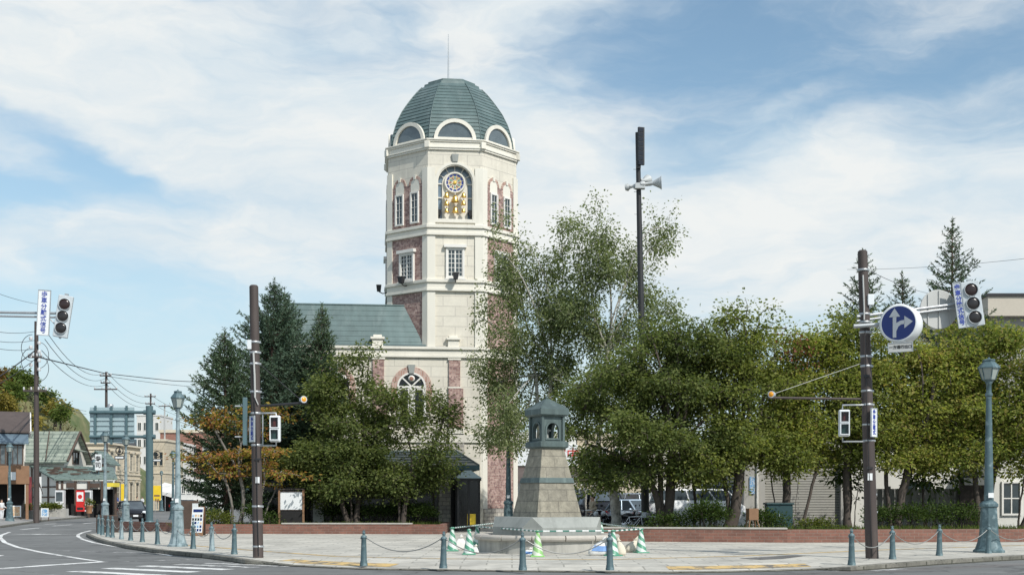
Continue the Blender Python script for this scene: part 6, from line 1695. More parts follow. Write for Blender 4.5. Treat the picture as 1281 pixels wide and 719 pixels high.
# ---------------------------------------------------------------- the street going off beside the plaza
kp = [G(-140, 668, .12), G(-60, 662.5, .12), G(0, 657.2, .12), G(56, 649.6, .12), G(111, 645.2, .12), G(128, 640.2, .12), G(165, 636.2, .12), G(200, 633.4, .12), G(220, 631, .12)]
kerb('far_kerb', resample(kp, 1.5), 0.18, .006, 'kerb_stone')
mb = MB(); bk_ = []
for p in kp:
    bk_.append(Vector((p.x - 9.0, p.y + 6.0, .62 if p.y > 85 else .3)))
n_ = len(kp); mb.add(kp + bk_ + [v + Vector((-40, 60, 0)) for v in bk_], [(i, i + 1, n_ + i + 1, n_ + i) for i in range(n_ - 1)] + [(n_ + i, n_ + i + 1, 2 * n_ + i + 1, 2 * n_ + i) for i in range(n_ - 1)])
o = mb.build('shop_pavement', MAT['far_paving']); o['kind'] = 'structure'
if o.data.polygons[0].normal.z < 0: o.data.flip_normals()

def X(px, d): return (px - CX) * d / F
def Zp(py, d): return HE + (HY - py) * d / F
def wall_window(parent, M, x, y, w, h, frame='pale_stone_trim', glass='window_glass', cols=2, rows=2, fr=.08):
    mb = MB(); ring_prism(mb, rect(w, h, x, y, fr), rect(w, h, x, y), .002, .09, M)
    for c in range(1, cols): mb.box(x - w / 2 + w * c / cols - .025, x - w / 2 + w * c / cols + .025, y, y + h, .02, .05, M)
    for r in range(1, rows): mb.box(x - w / 2, x + w / 2, y + h * r / rows - .025, y + h * r / rows + .025, .02, .048, M)
    f = mb.build('window', MAT[frame], parent); p = MB(); p.add([(x - w / 2, y, .015), (x + w / 2, y, .015), (x + w / 2, y + h, .015), (x - w / 2, y + h, .015)], [(0, 1, 2, 3)], M); p.build('pane', MAT[glass], f); return f
def gable(mb, x0, x1, y0, y1, ze, zr_, axis='x', over=.35, th=.14):
    """two roof slabs with ridge along x or y"""
    if axis == 'x':
        ym = (y0 + y1) / 2; k = (zr_ - ze) / (ym - y0)
        for s, ya in ((1, y0), (-1, y1)):
            yo = ya - s * over; zo = ze - k * over
            vs = [(x0 - over, yo, zo), (x1 + over, yo, zo), (x1 + over, ym, zr_), (x0 - over, ym, zr_)]
            vs += [(a, b, c + th) for a, b, c in vs]; mb.add(vs, [(0, 1, 2, 3)[::-1], (4, 5, 6, 7), (0, 1, 5, 4), (1, 2, 6, 5), (2, 3, 7, 6), (3, 0, 4, 7)])
    else:
        xm = (x0 + x1) / 2; k = (zr_ - ze) / (xm - x0)
        for s, xa in ((1, x0), (-1, x1)):
            xo = xa - s * over; zo = ze - k * over
            vs = [(xo, y0 - over, zo), (xo, y1 + over, zo), (xm, y1 + over, zr_), (xm, y0 - over, zr_)]
            vs += [(a, b, c + th) for a, b, c in vs]; mb.add(vs, [(0, 1, 2, 3), (4, 5, 6, 7), (0, 1, 5, 4), (1, 2, 6, 5), (2, 3, 7, 6), (3, 0, 4, 7)])
def gwall(mb, x0, x1, y0, y1, z0, ze, zr_, axis='x'):
    mb.box(x0, x1, y0, y1, z0, ze)
    if axis == 'x':
        ym = (y0 + y1) / 2
        for x, w in ((x0, .0), (x1, .0)): mb.add([(x, y0, ze), (x, y1, ze), (x, ym, zr_)], [(0, 1, 2)])
    else:
        xm = (x0 + x1) / 2
        for y in (y0, y1): mb.add([(x0, y, ze), (x1, y, ze), (xm, y, zr_)], [(0, 1, 2)])

# grey house with the brown shopfront, at the picture edge
d = 93.0
A = thing('corner_shop', 'grey two storey house with dark gabled roof and brown wooden shopfront', 'building', (X(10, d), d, .3), R(21)); ox, oy, oz = A.location
x1 = X(29, d) - ox; x0 = x1 - 7; ze, zr_ = Zp(538, d) - oz, Zp(517, d + 3) - oz
mb = MB(); gwall(mb, x0, x1, 0, 6, -.3, ze, zr_); mb.build('wall', MAT['grey_wall'], A)
mb = MB(); gable(mb, x0, x1, 0, 6, ze, zr_, 'x', .4); mb.build('roof', MAT['brown_roof'], A)
for s in (0, 6): mb = MB(); mb.tube([(x1 + .42, 3, zr_ + .05), (x1 + .42, 3 + (s - 3) * 1.13, ze - .15)], .10, 4); mb.build('bargeboard', MAT['white_frame'], A)
wall_window(A, wallframe((0, 0, 0), (0, -1, 0)), x1 - .62, Zp(575, d) - oz, .35, Zp(545, d) - Zp(575, d), 'grey_wall', cols=1, rows=3)
wall_window(A, wallframe((x1, 3, 0), (1, 0, 0)), 0, 4.2, .9, 1.2, 'white_frame')
f0 = X(24, d - 1.5) - ox
mb = MB(); mb.add([(x0, -1.9, Zp(553, d - 1.7) - oz), (f0, -1.9, Zp(553, d - 1.7) - oz), (f0, 0, Zp(540.5, d) - oz), (x0, 0, Zp(540.5, d) - oz)], [(0, 1, 2, 3)]); mb.box(x0, f0, -1.93, -1.85, Zp(555, d - 1.7) - oz, Zp(553, d - 1.7) - oz - .003)
for k in range(9): mb.tube([(x0 + k * .6, -1.92, Zp(552.6, d - 1.7) - oz), (x0 + k * .6, 0, Zp(540.2, d) - oz)], .03, 4)
mb.build('front_roof', MAT['blue_roof'], A)
mb = MB(); mb.box(x0, f0 - .3, -1.6, 0, Zp(583, d - 1.6) - oz, Zp(553.2, d - 1.6) - oz); fw = mb.build('bay_wall', MAT['shop_wall'], A)
for k in range(3): wall_window(A, wallframe((0, -1.6, 0), (0, -1, 0)), f0 - .9 - k * 1.15, Zp(580, d - 1.6) - oz, .95, Zp(557, d) - Zp(580, d), 'timber', 'dormer_glass', 3, 1)
bx = X(18, d - 2.5) - ox
mb = MB(); mb.box(x0, bx, -2.6, 0, Zp(605, d - 2.5) - oz, Zp(582, d - 2.5) - oz); mb.build('wooden_fascia', MAT['orange_wood'], A)
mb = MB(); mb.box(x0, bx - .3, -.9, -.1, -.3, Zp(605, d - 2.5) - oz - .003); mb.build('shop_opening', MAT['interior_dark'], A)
for k in range(4): mb = MB(); mb.box(bx - .25 - k * 1.2, bx - .05 - k * 1.2, -2.55, -2.35, -.3, Zp(605, d - 2.5) - oz - .003); mb.build('post', MAT['orange_wood'], A)
mb = MB(); g0, g1 = X(18.5, d - 2.5) - ox, X(34, d - 2.5) - ox; gable(mb, g0 + .2, g1 - .2, -2.6, -.4, Zp(606, d - 2.5) - oz, Zp(592, d - 2.5) - oz, 'y', .2, .08); mb.build('porch_roof', MAT['brown_roof'], A)
mb = MB(); mb.add([(g0 + .2, -2.55, Zp(606, d - 2.5) - oz), (g1 - .2, -2.55, Zp(606, d - 2.5) - oz), ((g0 + g1) / 2, -2.55, Zp(593.5, d - 2.5) - oz)], [(0, 1, 2)])
mb.box(g0 + .2, g1 - .2, -2.56, -2.4, Zp(609, d - 2.5) - oz, Zp(606, d - 2.5) - oz)
for x in (g0 + .25, g1 - .35): mb.box(x, x + .12, -2.56, -2.44, -.3, Zp(609, d - 2.5) - oz)
mb.build('porch_frame', MAT['orange_wood'], A)
mb = MB(); mb.box(bx - 1.4, bx - .9, -2.7, -2.62, Zp(600, d - 2.5) - oz, Zp(590, d - 2.5) - oz); mb.build('signboard', MAT['sign_white'], A)
for px, py, w_, h_, m, lab in ((20.5, 641.5, .62, .80, 'poster_a', 'upright menu board with food pictures beside the brown wooden shopfront'), (56, 641, .52, .62, 'poster_b', 'small blue and white board beside the brown utility pole')):
    p = at(px, py, 90); t = thing('sign_board', lab, 'sign board', (p.x, 90, .25), R(8)); mb = MB(); mb.box(-w_ / 2, w_ / 2, -.03, .03, .12, .12 + h_); mb.build('panel', MAT['sign_white'], t); mb = MB(); mb.box(-w_ / 2 + .07, w_ / 2 - .07, -.036, -.031, .19, .05 + h_); mb.build('picture', MAT[m], t)
    for s in (-1, 1): mb = MB(); mb.box(s * w_ / 2 - .03, s * w_ / 2 + .03, -.025, .025, -.15, .119); mb.build('leg', MAT['timber'], t)

# green roofed shop
d = 116.0
B = thing('green_roof_shop', 'old shop with patchy green metal roof, timber panels and a long front canopy', 'building', (X(80, d), d, .5)); ox, oy, oz = B.location
ze, zr_ = Zp(574, d) - oz, Zp(541, d + 3) - oz
mb = MB(); gwall(mb, -12, 0, 0, 6, -.5, ze, zr_); mb.build('wall', MAT['shop_wall'], B)
mb = MB(); gable(mb, -12, 0, 0, 6, ze, zr_, 'x', .45); mb.build('roof', MAT['green_metal_roof'], B)
for s in (0, 6): mb = MB(); mb.tube([(.47, 3, zr_ + .08), (.47, 3 + (s - 3) * 1.15, ze - .20)], .11, 4); mb.build('bargeboard', MAT['timber'], B)
for k in range(4): mb = MB(); mb.tube([(-1.5 - k * 2.6, -.45, ze - .15), (-2.4 - k * 2.6, 3, zr_ + .18)], .05, 4); mb.build('roof_batten', MAT['timber'], B)
wall_window(B, wallframe((0, 3, 0), (1, 0, 0)), 0, ze - .3, 1.5, 1.0, 'timber', 'window_glass', 2, 2)
mb = MB(); mb.add([(0.0, 1.8, ze + 1.0), (.9, 1.8, ze + .72), (.9, 4.2, ze + .72), (0, 4.2, ze + 1.0)], [(0, 1, 2, 3)]); mb.add([(0.0, 1.8, ze + 1.06), (.9, 1.8, ze + .78), (.9, 4.2, ze + .78), (0, 4.2, ze + 1.06)], [(0, 1, 2, 3)]); mb.build('window_hood', MAT['green_metal_roof'], B)
c_, r_, l_, br_ = Vector((X(68, 111.5) - ox, 111.5 - oy, 0)), Vector((X(147, 112.5) - ox, 112.5 - oy, 0)), Vector((X(36, 115.9) - ox, 115.95 - oy, 0)), Vector((X(141, 118) - ox, 118 - oy, 0))
ze2, zr2 = Zp(600.5, 111.5) - oz, Zp(583, 116) - oz
mb = MB(); up = Vector((0, 0, 1))
vs = [c_ + up * ze2, r_ + up * (ze2 + .05), br_ + up * (zr2 - .15), l_ + up * zr2]; vs += [v + up * .14 for v in vs]
mb.add(vs, [(3, 2, 1, 0), (4, 5, 6, 7), (0, 1, 5, 4), (1, 2, 6, 5), (2, 3, 7, 6), (3, 0, 4, 7)]); cr = mb.build('canopy_roof', MAT['grey_green_roof'], B)
mb = MB()
r2 = random.Random(8)
for k in range(26):
    u, v = r2.uniform(.1, .92), r2.uniform(.25, .8); p = (c_ + up * ze2).lerp(r_ + up * ze2, u).lerp((l_ + up * zr2).lerp(br_ + up * zr2, u), v) + up * .17; mb.cbox(p, (r2.uniform(.5, 1.1), .10, .10), r2.uniform(-.2, .2))
mb.build('snow_guard', MAT['timber'], cr)
ci = c_.lerp(br_, .05); li = l_.lerp(br_, .04)
def vwall(mb, a, b, z0, za, zb): mb.add([(a.x, a.y, z0), (b.x, b.y, z0), (b.x, b.y, zb), (a.x, a.y, za)], [(0, 1, 2, 3)])
mb = MB(); vwall(mb, li, ci, -.5, zr2 - .05, ze2 - .05); vwall(mb, ci, r_.lerp(l_, .05), ze2 - .75, ze2 - .03, ze2 - .03); vwall(mb, r_.lerp(l_, .05), br_, -.5, ze2, zr2 - .2); mb.build('side_wall', MAT['plaster'], B)
mb = MB()
for f in (0, .33, .66, 1): p = li.lerp(ci, f); mb.box(p.x - .10, p.x + .10, p.y - .10, p.y + .02, -.5, zr2 - .05 + (ze2 - zr2) * f)
for z in (1.3, 2.2): 
    a, b = li.lerp(ci, .0), li.lerp(ci, 1.0); mb.tube([a + up * z, b + up * z], .08, 4)
for f in (.08, .3, .52, .74, .97): p = ci.lerp(r_, f); mb.box(p.x - .09, p.x + .09, p.y - .06, p.y + .06, -.5, ze2 - .04)
mb.build('timber_frame', MAT['timber'], B)
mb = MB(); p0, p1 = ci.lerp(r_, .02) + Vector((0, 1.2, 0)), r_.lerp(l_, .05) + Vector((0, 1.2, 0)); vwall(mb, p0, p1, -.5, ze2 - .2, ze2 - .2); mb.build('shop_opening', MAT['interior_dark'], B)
mb = MB(); p = ci.lerp(r_, .22); mb.box(p.x - .35, p.x + .35, p.y - .10, p.y - .06, ze2 - .6, ze2 - .2); mb.build('signboard', MAT['timber'], B); mb = MB(); q = ci.lerp(r_, .62); mb.box(q.x - .45, q.x + .45, q.y - .1, q.y - .06, ze2 - .62, ze2 - .25); mb.build('signboard', MAT['timber'], B)
mb = MB(); p = ci.lerp(r_, .97); mb.box(X(135, 111) - ox, X(143.5, 111) - ox, 111 - oy - .3, 112.4 - oy, Zp(608.5, 111) - oz, Zp(603.5, 111) - oz); mb.build('awning', MAT['awning_yellow'], B)
# neighbour with the white end wall
d = 123.5
B2 = thing('white_gabled_shop', 'small shop with a bright white wall and a low grey green roof', 'building', (X(108, d), d, .5)); ox, oy, oz = B2.location
mb = MB(); gwall(mb, 0, 2.0, 0, 2.6, -.5, Zp(577, d) - oz, Zp(565, d) - oz, 'y'); mb.build('wall', MAT['banner_white'], B2)
mb = MB(); gable(mb, 0, 2.0, 0, 2.6, Zp(577, d) - oz, Zp(565, d) - oz, 'y', .4); mb.build('roof', MAT['grey_green_roof'], B2)
mb = MB(); mb.box(1.1, 1.95, -.05, -.003, Zp(592, d) - oz, Zp(580, d) - oz); mb.build('shutter_panel', MAT['timber'], B2)
# vending machines
def vending(label, px, d, mat, w=.72, h=1.83):
    t = thing('vending_machine', label, 'vending machine', (X(px, d), d, .55), R(4), 'vending machines under the shop canopy')
    mb = MB(); mb.box(-w / 2, w / 2, -.35, .35, 0, h); mb.build('cabinet', MAT[mat], t, .03)
    mb = MB(); mb.box(-w / 2 + .08, w / 2 - .08, -.36, -.351, h * .48, h * .92); mb.build('display', MAT['dormer_glass' if mat != 'vend_red' else 'sign_white'], t)
    mb = MB(); mb.box(-w / 2 + .1, w / 2 - .1, -.36, -.351, h * .08, h * .2); mb.build('flap', MAT['black_metal'], t)
    if mat == 'vend_red': mb = MB(); mb.lathe([(.19, .002), (.0, .004)], 16, M=wallframe((0, -.362, h * .70), (0, -1, 0)), caps=False); mb.build('emblem', MAT['vend_red'], t)
vending('red vending machine under the green roofed shop canopy', 101.5, 110.6, 'vend_red'); vending('white vending machine on the street side of the red one', 109.5, 110.8, 'plastic_white'); vending('white vending machine near the timber panels, before the dark entrance', 75.5, 110.8, 'plastic_white')
def post_sign(name, label, px, py0, py1, d, w, mat, body=None, ink='ink_black', base=None):
    t = thing(name, label, 'sign', (X(px, d), d, .4)); z0, z1 = Zp(py1, d) - .4, Zp(py0, d) - .4
    mb = MB(); mb.box(-w / 2, w / 2, -.08, .08, z0, z1); mb.build('panel', MAT[mat], t, .03)
    mb = MB(); mb.tube([(0, .1, 0), (0, .1, z1)], .05, 6); mb.build('pole', MAT['gantry_green'], t)
    if body: text_mesh(body, (z1 - z0) / (len(body) + .6), MAT[ink], 'lettering', t, wallframe((0, -.085, (z0 + z1) / 2), (0, -1, 0)), .01, True)
    return t
post_sign('hanging_sign', 'white vertical rounded sign with dark lettering by the teal lamp and vending machines', 123, 568, 588, 114, .56, 'sign_white', '寿司', 'ink_black')
post_sign('banner', 'tall white banner beside the brown utility pole', 49.5, 596, 638, 106, .30, 'banner_white'); post_sign('banner', 'tall red and dark banner before the timber panels', 37.5, 596, 640, 108, .26, 'banner_red')
post_sign('street_sign', 'tall orange and yellow sign beside the pale stone building', 154, 605, 628, 150, .5, 'sign_yellow'); 
t = post_sign('yellow_signboard', 'bright yellow signboard beyond the road sign pole', 196.5, 607, 625.5, 160, .95, 'sign_yellow')
mb = MB(); mb.box(-.35, .35, -.10, -.082, 1.55, 1.75); mb.box(-.2, -.05, -.10, -.082, .9, 1.3); mb.box(.08, .25, -.10, -.082, .85, 1.25); mb.build('mark', MAT['orange_wood'], t)
# low walls and shrubs before the shop
t = thing('low_wall', 'low concrete planter wall in front of the timber panels', 'low wall', (X(66, 104), 104, .3)); mb = MB(); mb.box(-1.2, 1.2, -.3, .3, -.2, .55); mb.build('wall', MAT['concrete_wall'], t, .02)
t = thing('low_wall', 'low concrete wall behind the menu board beside the brown shopfront', 'low wall', (X(35, 95), 95, .3)); mb = MB(); mb.box(-.8, .8, -.3, .3, -.2, .5); mb.build('wall', MAT['concrete_wall'], t, .02)
for px, d, lab, s in ((55, 103.6, 'small round shrub on the low wall, nearest the utility pole', 51), (63, 103.8, 'small round shrub in the middle of the low wall', 52), (71, 104, 'small round shrub on the low wall, nearest the vending machine', 53), (33, 94.6, 'green shrub behind the menu board', 54)):
    shrub('shrub', lab, (X(px, d), d, .8), [((0, 0, .1), (.36, .3, .36))], 500, 'leaf_shrub_light', s, .14, .1, 'potted shrubs in front of the shops')
t = thing('flower_pot', 'terracotta pot with a green plant beside the white vending machine', 'flower pot', (X(111.5, 106), 106, .45)); mb = MB(); mb.lathe([(.22, 0), (.30, .55), (.33, .58), (.33, .66), (.27, .66)], 14); mb.build('pot', MAT['terracotta'], t)
rg = np.random.default_rng(61); P = rg.normal(size=(260, 3)) * np.array([.2, .2, .16]) + np.array([0, 0, .85]); V, Q = leaf_quads(P, rg.normal(size=(260, 3)) + [0, 0, .4], .16, .1, rg); np_mesh('plant', V, Q, MAT['leaf_shrub_light'], t)

# pale stone two-storey building along the street
XS = -51.3
C = thing('stone_building', 'pale stone two storey building with tall narrow windows and heavy cornice', 'building', (XS, 162, .3)); oz = .3
H_ = Zp(553, 162) - oz
mb = MB(); mb.box(-4, 0, 0, 14.5, -.3, H_); mb.build('wall', MAT['pale_stone'], C)
mb = MB()
for z0, z1, p_ in ((H_ - .9, H_ - .72, .15), (H_ - .22, H_ - .0, .28), (H_ * .46, H_ * .46 + .16, .16), (H_ * .53, H_ * .53 + .14, .12), (-.3, .5, .1)): mb.box(-4 - p_, p_, -p_, 14.5 + p_, z0, z1 + .003)
mb.build('cornice', MAT['pale_stone_trim'], C)
MCw = wallframe((0, 7.25, 0), (1, 0, 0))
for k in range(5):
    x = -5.6 + k * 2.8
    wall_window(C, MCw, x, H_ * .60, .95, H_ * .25, 'pale_stone_trim', 'window_glass', 2, 3, .16); wall_window(C, MCw, x, H_ * .12, 1.0, H_ * .28, 'pale_stone_trim', 'dark_glass', 2, 2, .16)
    for z in (H_ * .60 + H_ * .25 + .2, H_ * .12 + H_ * .28 + .2): mb = MB(); mb.box(x - .75, x + .75, z, z + .16, .003, .34, MCw); mb.build('window_hood', MAT['pale_stone_trim'], C)
for k in range(1): wall_window(C, wallframe((-2 - k * 2.6, 0, 0), (0, -1, 0)), 0, H_ * .60, .95, H_ * .25, 'pale_stone_trim', 'window_glass', 2, 3, .16)
mb = MB(); mb.frustum([(-3.8, 5), (-.3, 5), (-.3, 14), (-3.8, 14)], H_, [(-3, 7), (-1.2, 7), (-1.2, 13), (-3, 13)], Zp(530, 172) - oz); mb.build('roof', MAT['slate_roof'], C)
C2 = thing('stone_building', 'narrow bright stone building beyond the road sign pole, next to the brick one', 'building', (X(190, 184), 184, .3)); H2 = Zp(549, 184) - .3
mb = MB(); mb.box(0, 1.9, 0, 10, -.3, H2); mb.build('wall', MAT['pale_stone'], C2); mb = MB(); mb.box(-.12, 2.05, -.15, 10, H2 - .3, H2 + .02); mb.box(-.08, 2.0, -.1, 10, H2 * .5, H2 * .5 + .2); mb.build('cornice', MAT['pale_stone_trim'], C2)
for x in (.55, 1.35): wall_window(C2, wallframe((0, 0, 0), (0, -1, 0)), x, H2 * .62, .45, 1.9, 'pale_stone_trim', 'window_glass', 1, 2)
BR = thing('brick_building', 'tall red brick building at the far bend of the street', 'building', (X(210, 215), 215, .3)); H3 = Zp(541, 215) - .3
mb = MB(); mb.box(-1.3, 8.5, 0, 12, -.3, H3); mb.build('wall', MAT['far_brick'], BR); mb = MB(); mb.box(-1.5, 8.7, -.2, 12, H3 - .002, H3 + .5); mb.build('parapet', MAT['pale_stone_trim'], BR)
for r_ in range(4):
    for c_ in range(4): wall_window(BR, wallframe((0, 0, 0), (0, -1, 0)), -.2 + c_ * 2.2, 1.5 + r_ * 2.5, .9, 1.3, 'white_frame', 'window_glass', 1, 2)
def plain_block(name, label, px0, px1, top, d, mat, dep=8, rows=3, cols=3, roof=None, wmat='window_glass'):
    t = thing(name, label, 'building', (X((px0 + px1) / 2, d), d, 0)); w = (px1 - px0) * d / F; h = Zp(top, d)
    mb = MB(); mb.box(-w / 2, w / 2, 0, dep, -.1, h); mb.build('wall', MAT[mat], t); mb = MB(); mb.box(-w / 2 - .15, w / 2 + .15, -.15, dep + .1, h - .003, h + .35); mb.build('parapet', MAT[roof or mat], t)
    for r in range(rows):
        for c in range(cols): wall_window(t, wallframe((0, 0, 0), (0, -1, 0)), -w / 2 + w * (c + .5) / cols, h * (r + .45) / (rows + .3), w / cols * .5, h / rows * .42, 'white_frame', wmat, 2, 1)
    return t
plain_block('white_building', 'far white flat roofed building above the slate roof', 171, 200, 520, 320, 'awning_white', 12, 5, 4)
plain_block('white_building', 'low white shop with a band of small windows beyond the maple', 226, 262, 602, 150, 'awning_white', 8, 2, 5)
plain_block('grey_building', 'grey apartment block far behind the autumn maple', 222, 262, 552, 260, 'grey_wall', 12, 5, 4)
plain_block('white_building', 'slim white building beside the brick building at the bend', 217, 227, 556, 205, 'awning_white', 8, 4, 1)
AW = thing('market_stall', 'long stall under a pale sloping sheet awning at the bend', 'stall', (X(207, 168), 168, .2))
mb = MB(); mb.add([(-1.2, -1, 2.6), (1.6, -1, 1.9), (2.6, 4, 2.6), (-1.2, 4, 3.6)], [(0, 1, 2, 3)]); mb.add([(-1.2, -1, 2.66), (1.6, -1, 1.96), (2.6, 4, 2.66), (-1.2, 4, 3.66)], [(0, 1, 2, 3)]); mb.add([(-1.2, -1, 2.2), (1.6, -1, 1.5), (1.6, -1, 1.96), (-1.2, -1, 2.66)], [(0, 1, 2, 3)]); mb.build('awning', MAT['awning_white'], AW)
mb = MB(); mb.box(-1.1, 1.5, 1, 4, -.2, 1.9); mb.build('counter', MAT['interior_dark'], AW)  # dark block standing in for the shade under the awning
for x in (-1.1, .2, 1.5): mb = MB(); mb.tube([(x, -.9, -.2), (x, -.9, 2.5 - (x + 1.1) * .25)], .04, 5); mb.build('pole', MAT['galvanised'], AW)
for px, py, lab in ((149.5, 563.5, 'round iron hanging sign above the oval nameboard on the stone building'), (196.5, 568, 'round iron hanging sign on the narrow bright stone building')):
    d = 158 if px < 180 else 182
    t = thing('iron_sign', lab, 'sign', at(px, py, d)); mb = MB(); r_ = .46
    n = 18; mb.tube([(r_ * math.cos(2 * math.pi * k / n), 0, r_ * math.sin(2 * math.pi * k / n)) for k in range(n + 1)], .06, 5); mb.tube([(-1.2, 0, .55), (.5, 0, .55)], .04, 4); mb.build('ring', MAT['black_metal'], t)
    mb = MB(); mb.sphere((0, 0, -.05), .2, 8, 6, (1, .4, 1)); mb.cbox((0, 0, .22), (.1, .08, .2)); mb.build('emblem', MAT['black_metal'], t)
    mb = MB(); mb.box(-.62, .62, -.05, .05, -1.05, -.62); m2 = mb.build('nameboard', MAT['black_metal'], t, .05); mb = MB(); mb.box(-.5, .5, -.06, -.052, -.94, -.73); mb.build('lettering', MAT['sign_white'], m2)

# gantry with the road sign seen from behind
d = 84.0
GT_ = thing('road_sign_gantry', 'tall teal post carrying a large road sign panel seen from behind', 'road sign', (X(187, d), d, .1)); ox, oy, oz = GT_.location
mb = MB(); mb.tube([(0, 0, 0), (0, 0, Zp(507.5, d) - oz)], .235, 14); mb.lathe([(.32, 0), (.32, .08), (.24, .12)], 14); mb.build('post', MAT['gantry_green'], GT_)
mb = MB()
for py in (515.5, 546): mb.tube([(.25, 0, Zp(py, d) - oz), (X(112, d) - ox, 0, Zp(py, d) - oz)], .10, 8); mb.tube([(.38, 0, Zp(py, d) - oz), (-.38, 0, Zp(py, d) - oz)], .16, 10)
mb.build('arm', MAT['gantry_green'], GT_)
xa, xb, za, zb = X(111.5, d) - ox, X(167, d) - ox, Zp(553.5, d) - oz, Zp(509, d) - oz
mb = MB(); mb.box(xa, xb, .16, .20, za, zb); mb.build('panel', MAT['panel_back'], GT_)
mb = MB()
for k in range(7): z = za + (zb - za) * (k + .5) / 7; mb.box(xa, xb, .10, .159, z - .05, z + .05)
mb.build('stiffener', MAT['panel_back'], GT_)
mb = MB()
for px in (119, 139, 158): x = X(px, d) - ox; mb.box(x - .07, x + .07, .02, .099, za - .1, zb + .1)
mb.build('upright', MAT['gantry_green'], GT_)

# ---------------------------------------------------------------- utility poles and wires
def upole(label, px, d, top, r=.2, arms=(), mat='brown_pole', z0=.12, trans=False):
    t = thing('utility_pole', label, 'utility pole', (X(px, d), d, z0)); h = Zp(top, d) - z0
    mb = MB(); mb.tube([(0, 0, -.1), (0, 0, h)], [r, r * .62], 12); mb.build('pole', MAT[mat], t)
    for py, w_ in arms:
        z = Zp(py, d) - z0; mb = MB(); mb.box(-w_ / 2, w_ / 2, -r - .1, -r, z - .06, z + .06); c = mb.build('crossarm', MAT['brown_pole'], t)
        for k in range(4): mb = MB(); x = -w_ / 2 + w_ * (k + .1) / 3.2; mb.lathe([(.05, 0), (.07, .05), (.05, .1), (.07, .15), (.03, .2)], 7, c=(x, -r - .05, z + .06)); mb.build('insulator', MAT['insulator'], c)
    if trans: mb = MB(); z = Zp(510, d) - z0; mb.lathe([(.3, 0), (.32, .1), (.32, .9), (.2, 1.0)], 12, c=(.5, -.2, z - .6)); mb.build('transformer', MAT['galvanised'], t)
    return t
u1 = upole('brown utility pole with looping cables at the corner shop', 45.5, 87, 402, .21, ((489, 1.6), (447, .9)))
for z_, s in ((0, 1), (.5, -1), (.9, 1), (1.4, -1)): 
    zc = Zp(452, 87) - .12 + z_ - .5; mb = MB(); n = 16; mb.tube([(s * (.18 + .75 * math.sin(math.pi * k / n)), -.25, zc + .9 * math.cos(math.pi * k / n)) for k in range(n + 1)], .022, 4); mb.build('cable_loop', MAT['wire'], u1)
for k in range(8): mb = MB(); mb.lathe([(.10, 0), (.13, .12), (.09, .22)], 7, c=(.28 * (-1) ** k, -.25, Zp(446, 87) - .12 + k * .30 - 1.0)); mb.build('cable_fitting', MAT['insulator'], u1)
upole('brown utility pole rising behind the big road sign panel', 133, 134, 465, .2, ((487, 2.4), (470, 1.2), (479, 1.0)), trans=True)
upole('far utility pole with a box above the teal gantry post', 188.5, 160, 492, .17, ((496, 1.4), (505, 1.2)))
upole('far pole with crossarms between the white and brick buildings', 206, 185, 505, .16, ((508, 1.6),), 'sign_back')
upole('grey utility pole with crossarms beyond the golden green trees', 969, 115, 408, .16, ((411, 2.1), (419, 1.6)), 'sign_back')
def cable(label, pts, r=.016, sag=None):
    """pts: photo column, row and distance; drawn as a smooth hanging line"""
    P = [at(*p) for p in pts]
    if len(P) == 2:
        a, b = P; s = sag if sag is not None else (b - a).length * .03
        P = [a.lerp(b, k / 14) - Vector((0, 0, 4 * s * (k / 14) * (1 - k / 14))) for k in range(15)]
    o0 = P[0]; mb = MB(); mb.tube([p - o0 for p in P], r, 4); o = mb.build('power_cable', MAT['wire'], None, 0, o0); tag(o, label, 'cable', 'overhead cables')
cable('highest cable from the corner utility pole to the pole behind the road sign', [(55, 410, 87), (132, 466, 134)], .022, 1.3)
cable('second cable from the corner utility pole to the pole behind the road sign', [(56, 424, 87), (132, 473, 134)], .022, 1.2)
cable('third cable from the corner utility pole to the pole behind the road sign', [(52, 438, 87), (132, 481, 134)], .022, 1.0)
cable('thick cable leaving the corner utility pole toward the spruces', [(50, 447, 87), (132, 467, 134), (215, 476, 150), (300, 480, 160)], .05)
cable('thin cable running past the spruces above the gantry', [(132, 470, 134), (300, 486, 170)], .03, .3)
cable('highest cable from the picture edge to the corner utility pole', [(-60, 395, 80), (46, 414, 87)], .020, .5)
cable('middle cable from the picture edge to the corner utility pole', [(-60, 408, 80), (46, 425, 87)], .020, .5)
cable('lowest cable from the picture edge to the corner utility pole', [(-60, 415, 80), (46, 436, 87)], .020, .5)
cable('thick slanting cable from the corner utility pole down toward the picture edge', [(44, 438, 87), (-40, 492, 80)], .04, .2)
cable('thin slanting cable below the thick one at the picture edge', [(44, 449, 87), (-40, 500, 80)], .022, .2)
for i, (a, b, w) in enumerate((((47, 478), (108, 514), 'upper'), ((47, 482), (108, 518), 'lower'))): cable(f'{w} service cable dropping from the corner pole to the road sign', [(*a, 87), (*b, 120)], .016, .4)
for (a, b, w) in (((134, 465), (187, 496), 'top'), ((134, 473), (187, 504), 'middle'), ((134, 481), (187, 509), 'bottom')): cable(f'{w} cable between the pole behind the road sign and the far pole', [(*a, 134), (*b, 160)], .022, .8)
for (a, b, w) in (((189, 494), (240, 512), 'upper'), ((189, 503), (245, 522), 'lower')): cable(f'{w} far cable running from the far pole toward the maple', [(*a, 160), (*b, 200)], .02, .6)
cable('long thin cable crossing the sky behind the tall open-branched spruce', [(1060, 337, 90), (1320, 319, 70)], .013, .2)
cable('thin cable sloping from the thick brown pole behind the spruces', [(1082, 336, 33), (1180, 368, 75)], .008, .2)
cable('thin cable entering the sky above the signal arm', [(-60, 342, 60), (46, 380, 87)], .014, .2)

